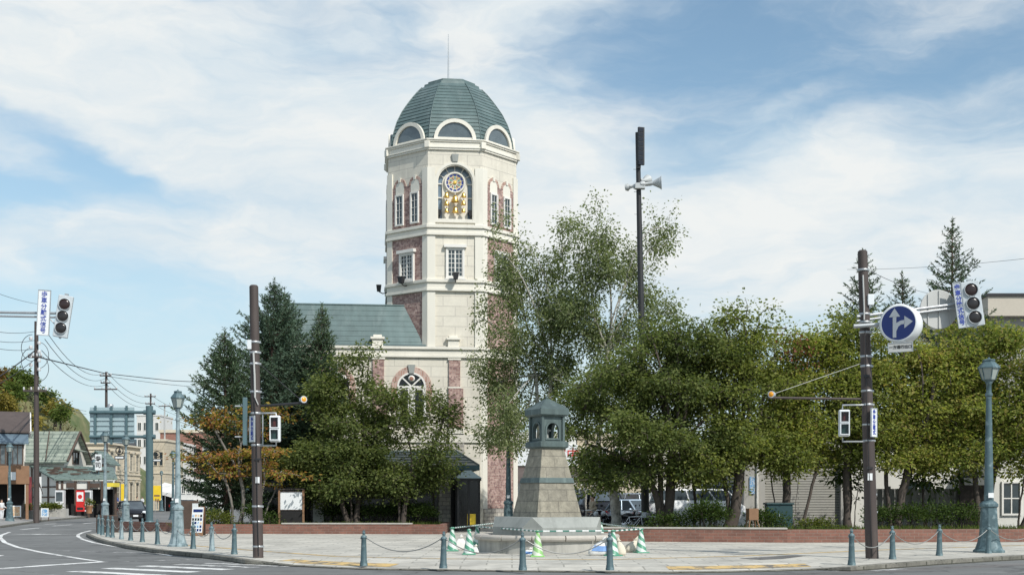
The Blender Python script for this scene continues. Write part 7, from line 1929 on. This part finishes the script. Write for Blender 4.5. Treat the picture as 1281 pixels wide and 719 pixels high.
# ---------------------------------------------------------------- hills
def hill(name, xs, ys, fn, mat, seed):
    rg = np.random.default_rng(seed); nx, ny = len(xs), len(ys); V = np.zeros((nx, ny, 3))
    for i, x in enumerate(xs):
        for j, y in enumerate(ys): V[i, j] = (x, y, fn(x, y))
    V[:, :, 2] += rg.normal(size=(nx, ny)) * (np.clip(V[:, :, 2], 0, 12) * .035)
    idx = np.arange(nx * ny).reshape(nx, ny); Q = np.stack([idx[:-1, :-1], idx[1:, :-1], idx[1:, 1:], idx[:-1, 1:]], -1).reshape(-1, 4)
    o = np_mesh(name, V.reshape(-1, 3), Q, MAT[mat], None, True); o['kind'] = 'structure'; return o
prof_px = [(-400, 440), (-60, 452), (0, 470), (15, 474), (35, 487), (52, 496), (66, 510), (76, 522), (84, 540), (90, 566), (96, 600), (104, 640), (145, 650)]
def crest(x):
    px = CX + x * F / 235
    for (a, ya), (b, yb) in zip(prof_px, prof_px[1:]):
        if a <= px <= b: return Zp(ya + (yb - ya) * (px - a) / (b - a), 235)
    return -2.
hill('hill', np.linspace(-150, -70, 50), np.linspace(170, 300, 40), lambda x, y: max(-2, crest(x) * math.exp(-((y - 235) / (38 if y < 235 else 60)) ** 2)) + .8 * math.sin(x * .5) * math.cos(y * .3), 'hill_grass', 3)
mp_ = [(-2000, 500), (-200, 515), (60, 522), (84, 527), (110, 540), (140, 549), (230, 546), (330, 552), (500, 560), (700, 575), (900, 585), (1100, 590), (1300, 585), (1800, 560), (3000, 520)]
def mcrest(x):
    px = CX + x * F / 2600
    for (a, ya), (b, yb) in zip(mp_, mp_[1:]):
        if a <= px <= b: return Zp(ya + (yb - ya) * (px - a) / (b - a), 2600)
    return 20.
hill('mountain', np.linspace(-3800, 3400, 120), np.linspace(1900, 3600, 24), lambda x, y: mcrest(x) * math.exp(-((y - 2600) / 480) ** 2) + 6 * math.sin(x * .02 + y * .01), 'far_mountain', 4)
for px, py, d, r_, lf, lab, s in [(28, 476, 226, 1.9, 'leaf_hill', 'bright green rounded tree on the crest of the grassy hill', 71), (14, 472, 228, 1.5, 'leaf_hill_red', 'brownish tree on the hill crest beside the bright green one', 72), (-4, 480, 224, 2.3, 'leaf_hill_red', 'rusty tree on the hill at the picture edge', 73),
        (4, 506, 205, 1.5, 'leaf_hill_yellow', 'yellow tree low on the hill slope at the picture edge', 74), (58, 497, 226, 1.2, 'leaf_hill', 'small dark tree on the hill shoulder behind the utility pole', 75), (69, 508, 222, 1.5, 'leaf_hill_yellow', 'golden tree at the end of the hill crest', 76), (16, 492, 212, 1.1, 'leaf_hill', 'dark bush halfway up the hill', 77), (76, 522, 218, 1.0, 'leaf_hill', 'dark shrub at the low end of the hill', 78), (39, 530, 190, 1.1, 'leaf_hill_yellow', 'yellowish bush at the foot of the hill above the green roof', 79)]:
    p = at(px, py, d); k = r_ / 2.6
    broadleaf('hillside_tree', lab, 'tree', (p.x, d, p.z - r_ * 1.3), [((0, 0, r_ * 1.5), (r_, r_, r_ * .95)), ((r_ * .6, 0, r_ * 1.1), (r_ * .6, r_ * .6, r_ * .5))], [((0, 0, -1.5), (0, 0, r_ * .9))], int(110 * k), 22, .5, .36, lf, 'bark', s, spread=(.55, .4), twig=.02, group='trees on the hill')
rg = np.random.default_rng(9)
P = []
while len(P) < 7000:
    x, y = rg.uniform(-118, -76), rg.uniform(180, 240); z = crest(x) * math.exp(-((y - 235) / 38) ** 2)
    if z > .5: P.append((x, y, z - .1))
P = np.array(P); V, Q = leaf_quads(P, rg.normal(size=P.shape) * .5 + [0, 0, 1.], 1.0, .35, rg); o = np_mesh('hill_scrub', V, Q, MAT['leaf_hill_dry']); o['kind'] = 'stuff'

# ---------------------------------------------------------------- buildings behind the long planter
d = 56.5
SB = thing('shuttered_building', 'grey garage building with a wide roller shutter behind the thin stems', 'building', (X(1000, d), d, KZ)); ox, oy, oz = SB.location
xa, xb = X(931, d) - ox, X(1063, d) - ox; s0, s1 = X(957, d) - ox, X(1052, d) - ox
mb = MB(); mb.box(xa, s0, 0, 8, 0, 4.6); mb.box(s1, xb, 0, 8, 0, 4.6); mb.box(s0, s1, 0, 8, 3.6, 4.6); mb.box(s0, s1, 1, 8, 0, 3.6); mb.build('wall', MAT['concrete_wall'], SB)
mb = MB(); mb.box(s0, s1, .25, .30, 0, 3.6); mb.build('roller_shutter', MAT['shutter'], SB)
mb = MB(); mb.box(xa - .3, xb + .3, -.4, 8.3, 4.601, 4.85); mb.build('roof', MAT['brown_roof'], SB)
mb = MB(); mb.tube([(s0 - .35, -.06, 0), (s0 - .35, -.06, 4.5)], .05, 6); mb.build('downpipe', MAT['white_frame'], SB); mb = MB(); mb.box(xa - .02 + .25, xa + .45, -.06, -.005, 1.75, 2.5); mb.build('notice', MAT['poster_b'], SB)
WB = thing('white_house', 'pale rendered wall of a house beside the roller shutter', 'building', (X(1075, 57), 57, KZ)); mb = MB(); gwall(mb, -.38, 5.2, 0, 7, 0, 3.9, 5.4, 'y'); mb.build('wall', MAT['plaster'], WB); mb = MB(); gable(mb, -.38, 5.2, 0, 7, 3.9, 5.4, 'y', .3); mb.build('roof', MAT['slate_roof'], WB)
wall_window(WB, wallframe((0, 0, 0), (0, -1, 0)), 2.6, 1.2, 1.2, 1.1, 'white_frame')
FB = thing('board_fence', 'grey vertical board fence behind the dark hedge clumps', 'fence', (X(1082, 53.5), 53.5, .12)); L_ = X(1232, 53.5) - X(1082, 53.5)
mb = MB(); n = 20
for k in range(n): mb.box(L_ * k / n + .01, L_ * (k + 1) / n - .01, -.015 - .01 * (k % 2), .015, .05, 1.95)
mb.build('boards', MAT['fence_board'], FB)
for k in range(6): mb = MB(); mb.box(L_ * k / 5 - .05, L_ * k / 5 + .05, -.10, -.03, 0, 2.05); mb.build('post', MAT['dark_wood'] if k > 3 else MAT['fence_board'], FB)
mb = MB(); mb.box(0, L_, .016, .06, .4, .5); mb.box(0, L_, .016, .06, 1.5, 1.6); mb.build('rail', MAT['fence_board'], FB)
GB = thing('wooden_gate', 'dark wooden gate between the board fence and the pale house', 'gate', (X(1219, 53.2), 53.2, .12)); mb = MB(); mb.box(-.5, .5, -.03, .03, .1, 2.1); mb.build('panel', MAT['dark_wood'], GB)
for s in (-.55, .55): mb = MB(); mb.box(s - .08, s + .08, -.09, .09, 0, 2.4); mb.build('post', MAT['dark_wood'], GB)
mb = MB(); mb.box(-.75, .75, -.3, .3, 2.41, 2.5); mb.build('gate_roof', MAT['slate_roof'], GB)
HB = thing('pale_house', 'pale house wall with a window behind the large lamp at the picture edge', 'building', (X(1262, 55), 55, KZ)); mb = MB(); gwall(mb, -.95, 6, 0, 6, 0, 3.2, 4.4, 'y'); mb.build('wall', MAT['plaster'], HB); mb = MB(); gable(mb, -.95, 6, 0, 6, 3.2, 4.4, 'y', .3); mb.build('roof', MAT['slate_roof'], HB)
wall_window(HB, wallframe((0, 0, 0), (0, -1, 0)), .1, .9, .7, 1.3, 'white_frame')
d = 86.0
FR = thing('flat_roofed_building', 'beige flat roofed upper storey beyond the tall open-branched spruce', 'building', (X(1236, d), d, 0)); h_ = Zp(367, d)
mb = MB(); mb.box(.8, 16, .8, 14, 0, h_ - 1.5); mb.build('wall', MAT['concrete_wall'], FR)
mb = MB(); mb.box(0, 17, 0, 15, h_ - 1.5, h_ - .18); mb.build('fascia', MAT['beige_fascia'], FR); mb = MB(); mb.box(-.12, 17.1, -.12, 15.1, h_ - .178, h_); mb.build('roof_edge', MAT['black_metal'], FR)
for k in range(0): wall_window(FR, wallframe((2.6 + k * 3.6, .8, 0), (0, -1, 0)), 0, h_ - 3.6, 2.4, 1.6, 'white_frame', 'window_glass', 2, 1)
# across the lot
S1 = plain_block('beige_shop', 'beige building across the parking lot behind the birch trunk', 722, 806, 548, 98, 'pale_stone', 8, 3, 4)
SG = thing('shop_front', 'white shop with red lettered signboard and brown striped awning beside the monument', 'building', (X(700, 96), 96, 0))
mb = MB(); mb.box(-3.4, 1.25, 0, 8, 0, Zp(540, 96)); mb.build('wall', MAT['plaster'], SG)
mb = MB(); mb.box(-3.3, 1.35, -.18, -.003, Zp(582, 95.8), Zp(556, 95.8)); sb = mb.build('signboard', MAT['sign_white'], SG); text_mesh('営業中', 1.0, MAT['vend_red'], 'lettering', sb, wallframe((.0, -.185, Zp(569, 95.8)), (0, -1, 0)), .01, False)
mb = MB(); mb.add([(-3.3, -1.6, Zp(601, 94.4)), (1.9, -1.6, Zp(601, 94.4)), (1.3, -.01, Zp(583, 96)), (-3.3, -.01, Zp(583, 96))], [(0, 1, 2, 3)]); mb.add([(-3.3, -1.62, Zp(604, 94.4)), (1.9, -1.62, Zp(604, 94.4)), (1.9, -1.6, Zp(601, 94.4)), (-3.3, -1.6, Zp(601, 94.4))], [(0, 1, 2, 3)])
mb.build('awning', MAT['brown_roof'], SG); wall_window(SG, wallframe((0, 0, 0), (0, -1, 0)), .2, .6, 1.6, 1.7, 'white_frame')
plain_block('pale_store', 'long pale store across the parking lot behind the parked vans', 808, 935, 560, 100, 'shop_wall', 8, 2, 6)
plain_block('grey_store', 'grey store across the lot behind the many-stemmed golden tree', 936, 1040, 555, 98, 'grey_wall', 8, 2, 5)


# ---------------------------------------------------------------- vehicles
def car(label, loc, rz, paint, kind='hatch', L=4.0, W=1.68, H=1.5, rear=False):
    """local -y is the nose; the body is lofted from cross-sections along its length"""
    t = thing('parked_car', label, 'car' if kind != 'van' else 'van', loc, rz, 'cars and vans beyond the plaza')
    if kind == 'van': prof_ = [(-.5, .55, .60), (-.47, .80, .82), (-.36, .96, 1.02), (-.30, 1.05, 1.55), (-.22, 1.10, 1.95), (.40, 1.12, 2.0), (.48, 1.1, 1.92), (.5, .9, 1.1)]
    sc = H / 1.5
    body = [(-.5, .32, .62), (-.485, .26, .74), (-.40, .22, .86), (-.24, .20, .94), (.0, .20, .96), (.30, .20, .98), (.46, .22, .98), (.495, .28, .86), (.5, .34, .66)]
    if kind == 'van': body = [(-.5, .32, .70), (-.485, .26, .92), (-.42, .22, 1.04), (-.34, .20, 1.10), (.0, .20, 1.12), (.30, .20, 1.12), (.47, .22, 1.12), (.495, .28, 1.0), (.5, .34, .72)]
    mb = MB(); n = 0; vs = []; fs = []
    for y, z0, z1 in body:
        w0 = W / 2 * (1 - .22 * max(0, abs(y) - .38) / .12); z1 *= sc; zm = (z0 + z1) * .55
        vs += [(-w0 * .93, y * L, z0), (-w0, y * L, z0 + .12), (-w0, y * L, zm), (-w0 * .95, y * L, z1), (w0 * .95, y * L, z1), (w0, y * L, zm), (w0, y * L, z0 + .12), (w0 * .93, y * L, z0)]
    for i in range(len(body) - 1):
        for j in range(8): fs.append((i * 8 + j, i * 8 + (j + 1) % 8, (i + 1) * 8 + (j + 1) % 8, (i + 1) * 8 + j))
    fs += [tuple(range(8)), tuple(8 * (len(body) - 1) + j for j in reversed(range(8)))]
    mb.add(vs, fs, None, True); b = mb.build('body', MAT[paint], t)
    zb = (.93 if kind != 'van' else 1.09) * sc; zt_ = H
    y0, y1, y2, y3 = ((-.26, -.06, .33, .47) if kind != 'van' else (-.41, -.30, .44, .48))
    wb, wt = W / 2 * .93, W / 2 * .80
    cab = [(-wb, y0 * L, zb), (wb, y0 * L, zb), (wb, y3 * L, zb), (-wb, y3 * L, zb), (-wt, y1 * L, zt_ - .06), (wt, y1 * L, zt_ - .06), (wt, y2 * L, zt_ - .06), (-wt, y2 * L, zt_ - .06)]
    mb = MB(); mb.add(cab, [(0, 1, 5, 4), (1, 2, 6, 5), (2, 3, 7, 6), (3, 0, 4, 7)]); mb.build('glasshouse', MAT['car_glass'], t)
    mb = MB(); mb.frustum([(-wt - .02, y1 * L - .05), (wt + .02, y1 * L - .05), (wt + .02, y2 * L + .05), (-wt - .02, y2 * L + .05)], zt_ - .07, [(-wt * .88, y1 * L + .1), (wt * .88, y1 * L + .1), (wt * .88, y2 * L - .05), (-wt * .88, y2 * L - .05)], zt_); mb.build('roof', MAT[paint], t, .02)
    mb = MB(); V = [Vector(v) for v in cab]
    for a, c in ((0, 4), (1, 5), (2, 6), (3, 7)): mb.tube([V[a], V[c]], .045, 5)
    for f in (.45, .8) if kind != 'van' else (.25, .55, .8):
        for a, c, a2, c2 in ((0, 4, 3, 7), (1, 5, 2, 6)): mb.tube([V[a].lerp(V[a2], f), V[c].lerp(V[c2], f)], .04, 5)
    mb.build('window_pillar', MAT[paint if kind != 'van' else paint], t)
    for sx in (-1, 1):
        for yy in (-.31, .30):
            mb = MB(); M = Matrix.Translation((sx * (W / 2 - .10), yy * L, .31)) @ Matrix.Rotation(R(90) * sx, 4, 'Y'); mb.lathe([(.20, .08), (.30, .09), (.315, .04), (.315, -.08), (.28, -.1)], 20, M=M); w = mb.build('wheel', MAT['tyre'], t)
            mb = MB(); mb.lathe([(.20, .07), (.17, .10), (.06, .085), (0, .10)], 14, M=M, caps=False); mb.build('rim', MAT['rim'], w)
        mb = MB(); mb.sphere((sx * W * .36, -.475 * L, .68 * sc), .14, 8, 6, (1.5, .7, .8)); mb.build('headlight', MAT['headlight'], t)
        mb = MB(); mb.box(sx * W * .40 - .09, sx * W * .40 + .09, .488 * L, .503 * L, .72 * sc, .98 * sc); mb.build('tail_light', MAT['tail_red'], t)
        mb = MB(); mb.sphere((sx * (W / 2 + .08), y0 * L + .25, zb + .08), .09, 8, 6, (1.1, .6, .8)); mb.build('mirror', MAT[paint], t)
    mb = MB(); mb.box(-W * .28, W * .28, -.503 * L, -.488 * L, .36, .56 * sc); mb.build('grille', MAT['black_metal'], t)
    mb = MB(); mb.box(-.17, .17, -.512 * L, -.504 * L, .40, .52); mb.build('licence_plate', MAT['sign_white'], t); mb = MB(); mb.box(-.17, .17, .504 * L, .510 * L, .6, .74); mb.build('licence_plate', MAT['sign_white'], t)
    return t
p = G(165, 652.3, 0)
car('black compact car waiting on the street by the road sign gantry', p, R(24), 'car_black', 'hatch', 3.9, 1.70, 1.52)
car('white van parked behind the trees with its side to the plaza', (X(868, 56.5), 56.5, .13), R(92), 'car_white', 'van', 4.4, 1.7, 1.95)
car('grey white truck-like van at the far end of the parked row', (X(925, 60), 60, .13), R(88), 'car_silver', 'van', 4.6, 1.75, 2.2)
car('light blue hatchback parked behind the leaning bicycles', (X(798, 62), 62, .13), R(28), 'car_lightblue', 'hatch', 3.8, 1.66, 1.5)
car('black people carrier parked behind the motorbikes beside the birch trunk', (X(752, 66), 66, .13), R(4), 'car_black', 'van', 4.4, 1.75, 1.95)
car('dark van parked right beside the monument shaft', (X(712, 64), 64, .13), R(-14), 'car_black', 'van', 4.4, 1.72, 2.05)
car('silver minivan with dark windows far back in the lot', (X(815, 72), 72, .13), R(60), 'car_silver', 'van', 4.4, 1.7, 1.85)
car('dark car at the bend beyond the maple', (X(236, 140), 140, .05), R(70), 'car_black', 'hatch', 4.0, 1.7, 1.5)

def motorbike(label, loc, rz, paint='car_black'):
    t = thing('motorbike', label, 'motorbike', loc, rz, 'motorbikes parked behind the planter')
    for y in (-.68, .68):
        mb = MB(); n = 20; r0 = .27
        mb.tube([(0, y + r0 * math.cos(2 * math.pi * k / n), .31 + r0 * math.sin(2 * math.pi * k / n)) for k in range(n + 1)], .055, 7, False); w = mb.build('wheel', MAT['tyre'], t)
        mb = MB()
        for k in range(5): a = 2 * math.pi * k / 5; mb.tube([(0, y, .31), (0, y + .24 * math.cos(a), .31 + .24 * math.sin(a))], .018, 4)
        mb.lathe([(.06, -.06), (.06, .06)], 8, M=Matrix.Translation((0, y, .31)) @ Matrix.Rotation(R(90), 4, 'Y')); mb.build('rim', MAT['chrome'], w)
        mb = MB(); mb.tube([(0, y + .34 * math.cos(a), .31 + .34 * math.sin(a)) for a in np.linspace(.5, 2.7, 8)], .06, 5); mb.build('mudguard', MAT[paint], t)
    mb = MB(); mb.cbox((0, -.02, .38), (.24, .46, .30)); mb.sphere((0, -.02, .42), .2, 8, 6, (.9, 1.2, .8)); mb.build('engine', MAT['chrome'], t, .02)
    mb = MB(); mb.sphere((0, -.14, .80), .24, 12, 8, (.62, 1.25, .62)); mb.build('fuel_tank', MAT[paint], t)
    mb = MB(); mb.sphere((0, .40, .76), .22, 10, 6, (.62, 1.8, .38)); mb.build('seat', MAT['seat_black'], t)
    mb = MB(); 
    for s in (-1, 1): mb.tube([(s * .08, -.68, .31), (s * .08, -.42, 1.0)], .025, 6); mb.tube([(s * .10, .68, .34), (s * .10, .45, .72)], .022, 5)
    mb.tube([(0, -.45, .95), (0, .1, .60), (0, .55, .66)], .03, 6); mb.build('frame', MAT['black_metal'], t)
    mb = MB(); mb.tube([(-.36, -.22, 1.04), (-.22, -.40, 1.06), (0, -.43, 1.0), (.22, -.40, 1.06), (.36, -.22, 1.04)], .018, 6); mb.build('handlebar', MAT['chrome'], t)
    mb = MB(); mb.lathe([(.03, .12), (.10, .05), (.11, 0), (.0, -.03)], 12, c=(0, 0, 0), M=Matrix.Translation((0, -.56, .90)) @ Matrix.Rotation(R(-90), 4, 'X')); mb.build('headlight', MAT['headlight'], t)
    for s in (-1, 1): mb = MB(); mb.tube([(s * .22, -.38, 1.06), (s * .28, -.36, 1.20)], .008, 4); mb.sphere((s * .29, -.36, 1.24), .06, 8, 5, (1.2, .3, .8)); mb.build('mirror', MAT['black_metal'], t)
    mb = MB(); mb.tube([(.12, -.1, .26), (.15, .3, .24), (.17, .85, .36)], [.03, .045, .05], 8); mb.build('exhaust', MAT['chrome'], t)
    return t
m0 = motorbike('black motorbike nearest the birch trunk beside the monument', (X(722, 53.5), 53.5, .13), R(-20))
for px, d, a, lab in [(741, 53.0, 12, 'black motorbike in the middle of the row, in front of the person'), (756, 53.8, -8, 'black motorbike just beside the pale pruned trunk'), (782, 53.2, 62, 'black motorbike turned side on next to the leaning bicycles'), (800, 53.6, 75, 'black motorbike side on, below the light blue car'), (818, 53.4, 58, 'black motorbike next to the foot of the loudspeaker pole')]:
    copy_thing(m0, lab, (X(px, d), d, .13), R(a))
motorbike('red motorbike with white parts under the loudspeaker pole', (X(792, 55.2), 55.2, .13), R(70), 'bike_red')
def bicycle(label, loc, rz, mat):
    t = thing('bicycle', label, 'bicycle', loc, rz, 'bicycles leaning behind the planter')
    for y in (-.52, .52):
        mb = MB(); n = 20; mb.tube([(0, y + .32 * math.cos(2 * math.pi * k / n), .33 + .32 * math.sin(2 * math.pi * k / n)) for k in range(n + 1)], .02, 5, False); w = mb.build('wheel', MAT['tyre'], t)
        mb = MB()
        for k in range(8): a = math.pi * k / 8; mb.tube([(0, y - .31 * math.cos(a), .33 - .31 * math.sin(a)), (0, y + .31 * math.cos(a), .33 + .31 * math.sin(a))], .004, 3)
        mb.build('spokes', MAT['chrome'], w)
    mb = MB(); A_, B_, C_, D_ = (0, .52, .33), (0, .10, .30), (0, .22, .80), (0, -.36, .82)
    for a, b in ((A_, B_), (B_, D_), (D_, C_), (C_, B_), (C_, A_), ((0, -.52, .33), (0, -.34, .92))): mb.tube([a, b], .018, 6)
    mb.build('frame', MAT[mat], t)
    mb = MB(); mb.sphere((0, .26, .90), .1, 8, 5, (.8, 1.4, .4)); mb.build('saddle', MAT['seat_black'], t); mb = MB(); mb.tube([(-.28, -.2, 1.0), (0, -.36, .98), (.28, -.2, 1.0)], .014, 5); mb.build('handlebar', MAT['chrome'], t)
    mb = MB(); mb.cbox((0, -.58, .86), (.30, .22, .22)); mb.build('basket', MAT['galvanised'], t)
    return t
b0 = bicycle('silver bicycle leaning near the dark forked cherry trunk', (X(808, 51.6), 51.6, .13), R(60), 'chrome'); b0.rotation_euler = (0, R(10), R(60))
for px, d, a, lab in [(790, 51.9, 50, 'silver bicycle between the pale pruned trunk and the loudspeaker pole'), (826, 51.8, 66, 'silver bicycle half hidden behind the forked cherry trunk')]:
    c = copy_thing(b0, lab, (X(px, d), d, .13)); c.rotation_euler = (0, R(12), R(a))

# ---------------------------------------------------------------- people
def skin_mesh(name, verts, edges, radii, mat, parent, root=0, sub=1):
    me = bpy.data.meshes.new(name); bm = bmesh.new(); lay = bm.verts.layers.skin.verify(); vs = [bm.verts.new(v) for v in verts]
    for a, b in edges: bm.edges.new((vs[a], vs[b]))
    for v, r_ in zip(vs, radii): v[lay].radius = (r_, r_)
    vs[root][lay].use_root = True
    bm.to_mesh(me); bm.free(); me.materials.append(mat); o = bpy.data.objects.new(name, me); COL.objects.link(o); o.parent = parent
    m = o.modifiers.new('skin', 'SKIN'); m.use_smooth_shade = True; s = o.modifiers.new('smooth', 'SUBSURF'); s.levels = sub; s.render_levels = sub
    return o
def person(label, loc, rz, top, bottom, H=1.68, stride=.12, arm=.15, hat=None):
    t = thing('person', label, 'person', loc, rz, None); k = H / 1.7
    J = {'pel': (0, 0, .92), 'chest': (0, .0, 1.25), 'neck': (0, 0, 1.44), 'head': (0, -.02, 1.54), 'crown': (0, -.01, 1.64)}
    V = [J['pel'], (0, 0, 1.10), J['chest'], J['neck'], J['head'], J['crown']]; E_ = [(0, 1), (1, 2), (2, 3), (3, 4), (4, 5)]; Rr = [.13, .125, .14, .055, .088, .075]
    for s in (-1, 1):
        b = len(V); V += [(s * .17, 0, 1.38), (s * .22, .03, 1.12), (s * .23, -.06 - arm * (s + 1) * .6, .90 + arm * (s + 1) * .5), (s * .23, -.10 - arm * (s + 1) * .7, .82 + arm * (s + 1) * .5)]; E_ += [(2, b), (b, b + 1), (b + 1, b + 2), (b + 2, b + 3)]; Rr += [.062, .048, .036, .040]
        b = len(V); V += [(s * .09, 0, .86), (s * .10, -.03 + s * stride * .4, .48), (s * .10, .02 + s * stride, .08), (s * .10, -.12 + s * stride, .035)]; E_ += [(0, b), (b, b + 1), (b + 1, b + 2), (b + 2, b + 3)]; Rr += [.095, .062, .042, .038]
    V = [(x * k, y * k, z * k) for x, y, z in V]; skin_mesh('body', V, E_, [r * k for r in Rr], MAT['skin'], t)
    a = [0, 1, 2]; Vt = [V[0], V[1], V[2], (0, 0, 1.40 * k)]; Et = [(0, 1), (1, 2), (2, 3)]; Rt = [.150, .15, .165, .09]
    for s, b in ((-1, 6), (1, 14)): i = len(Vt); Vt += [V[b], V[b + 1], V[b + 2]]; Et += [(2, i), (i, i + 1), (i + 1, i + 2)]; Rt += [.080, .066, .052]
    skin_mesh('jacket', Vt, Et, [r * k for r in Rt], MAT[top], t)
    Vl = [(0, 0, .95 * k)]; El = []; Rl = [.145]
    for b in (10, 18): i = len(Vl); Vl += [V[b], V[b + 1], (V[b + 2][0], V[b + 2][1], .10 * k)]; El += [(0, i), (i, i + 1), (i + 1, i + 2)]; Rl += [.110, .080, .062]
    skin_mesh('trousers', Vl, El, [r * k for r in Rl], MAT[bottom], t)
    mb = MB(); mb.sphere((0, .012 * k, 1.615 * k), .112 * k, 12, 8, (.92, 1.02, .95)); mb.v = [v if v.y > -.03 or v.z > 1.64 * k else Vector((v.x * .9, v.y * .55, max(v.z, 1.63 * k))) for v in mb.v]; mb.build('hair', MAT['hair'], t)
    mb = MB(); mb.sphere((0, -.115 * k, 1.545 * k), .018 * k, 6, 4, (.8, 1.2, 1.3))
    for s in (-1, 1): mb.sphere((s * .088 * k, 0, 1.56 * k), .022 * k, 6, 4, (.5, .8, 1.3))
    mb.build('face', MAT['skin'], t)
    mb = MB()
    for s in (-1, 1): mb.sphere((s * .034 * k, -.094 * k, 1.575 * k), .011 * k, 6, 4)
    mb.build('eyes', MAT['hair'], t)
    for s in (-1, 1):
        b = 10 if s < 0 else 18; x, y, z = V[b + 3]; mb = MB(); mb.sphere((x, y + .03, .05), .075 * k, 8, 6, (.62, 1.55, .62)); mb.build('shoe', MAT['hair'], t)
    return t
person('person in a beige jacket and white collar standing among the motorbikes', (X(741.5, 54.6), 54.6, .13), R(-60), 'cloth_beige', 'cloth_dark', 1.68, .04)
person('person in dark blue clothes walking past the teal lamp and vending machines', (X(145, 118), 118, .35), R(30), 'cloth_blue', 'cloth_dark')
person('person in white standing in front of the pale stone building, nearest the road sign post', (X(178, 158), 158, .25), R(-20), 'cloth_white', 'cloth_brown', 1.66)
person('person in a brown coat beside the orange and yellow street sign', (X(137.5, 140), 140, .3), R(80), 'cloth_brown', 'cloth_dark', 1.62)
person('person in a light jacket walking before the stone building windows', (X(171.5, 160), 160, .25), R(100), 'cloth_beige', 'cloth_blue', 1.7)
person('person in white bending near the menu board at the brown shopfront', (X(2, 88.5), 88.5, .12), R(60), 'cloth_white', 'cloth_white', 1.5, .05)
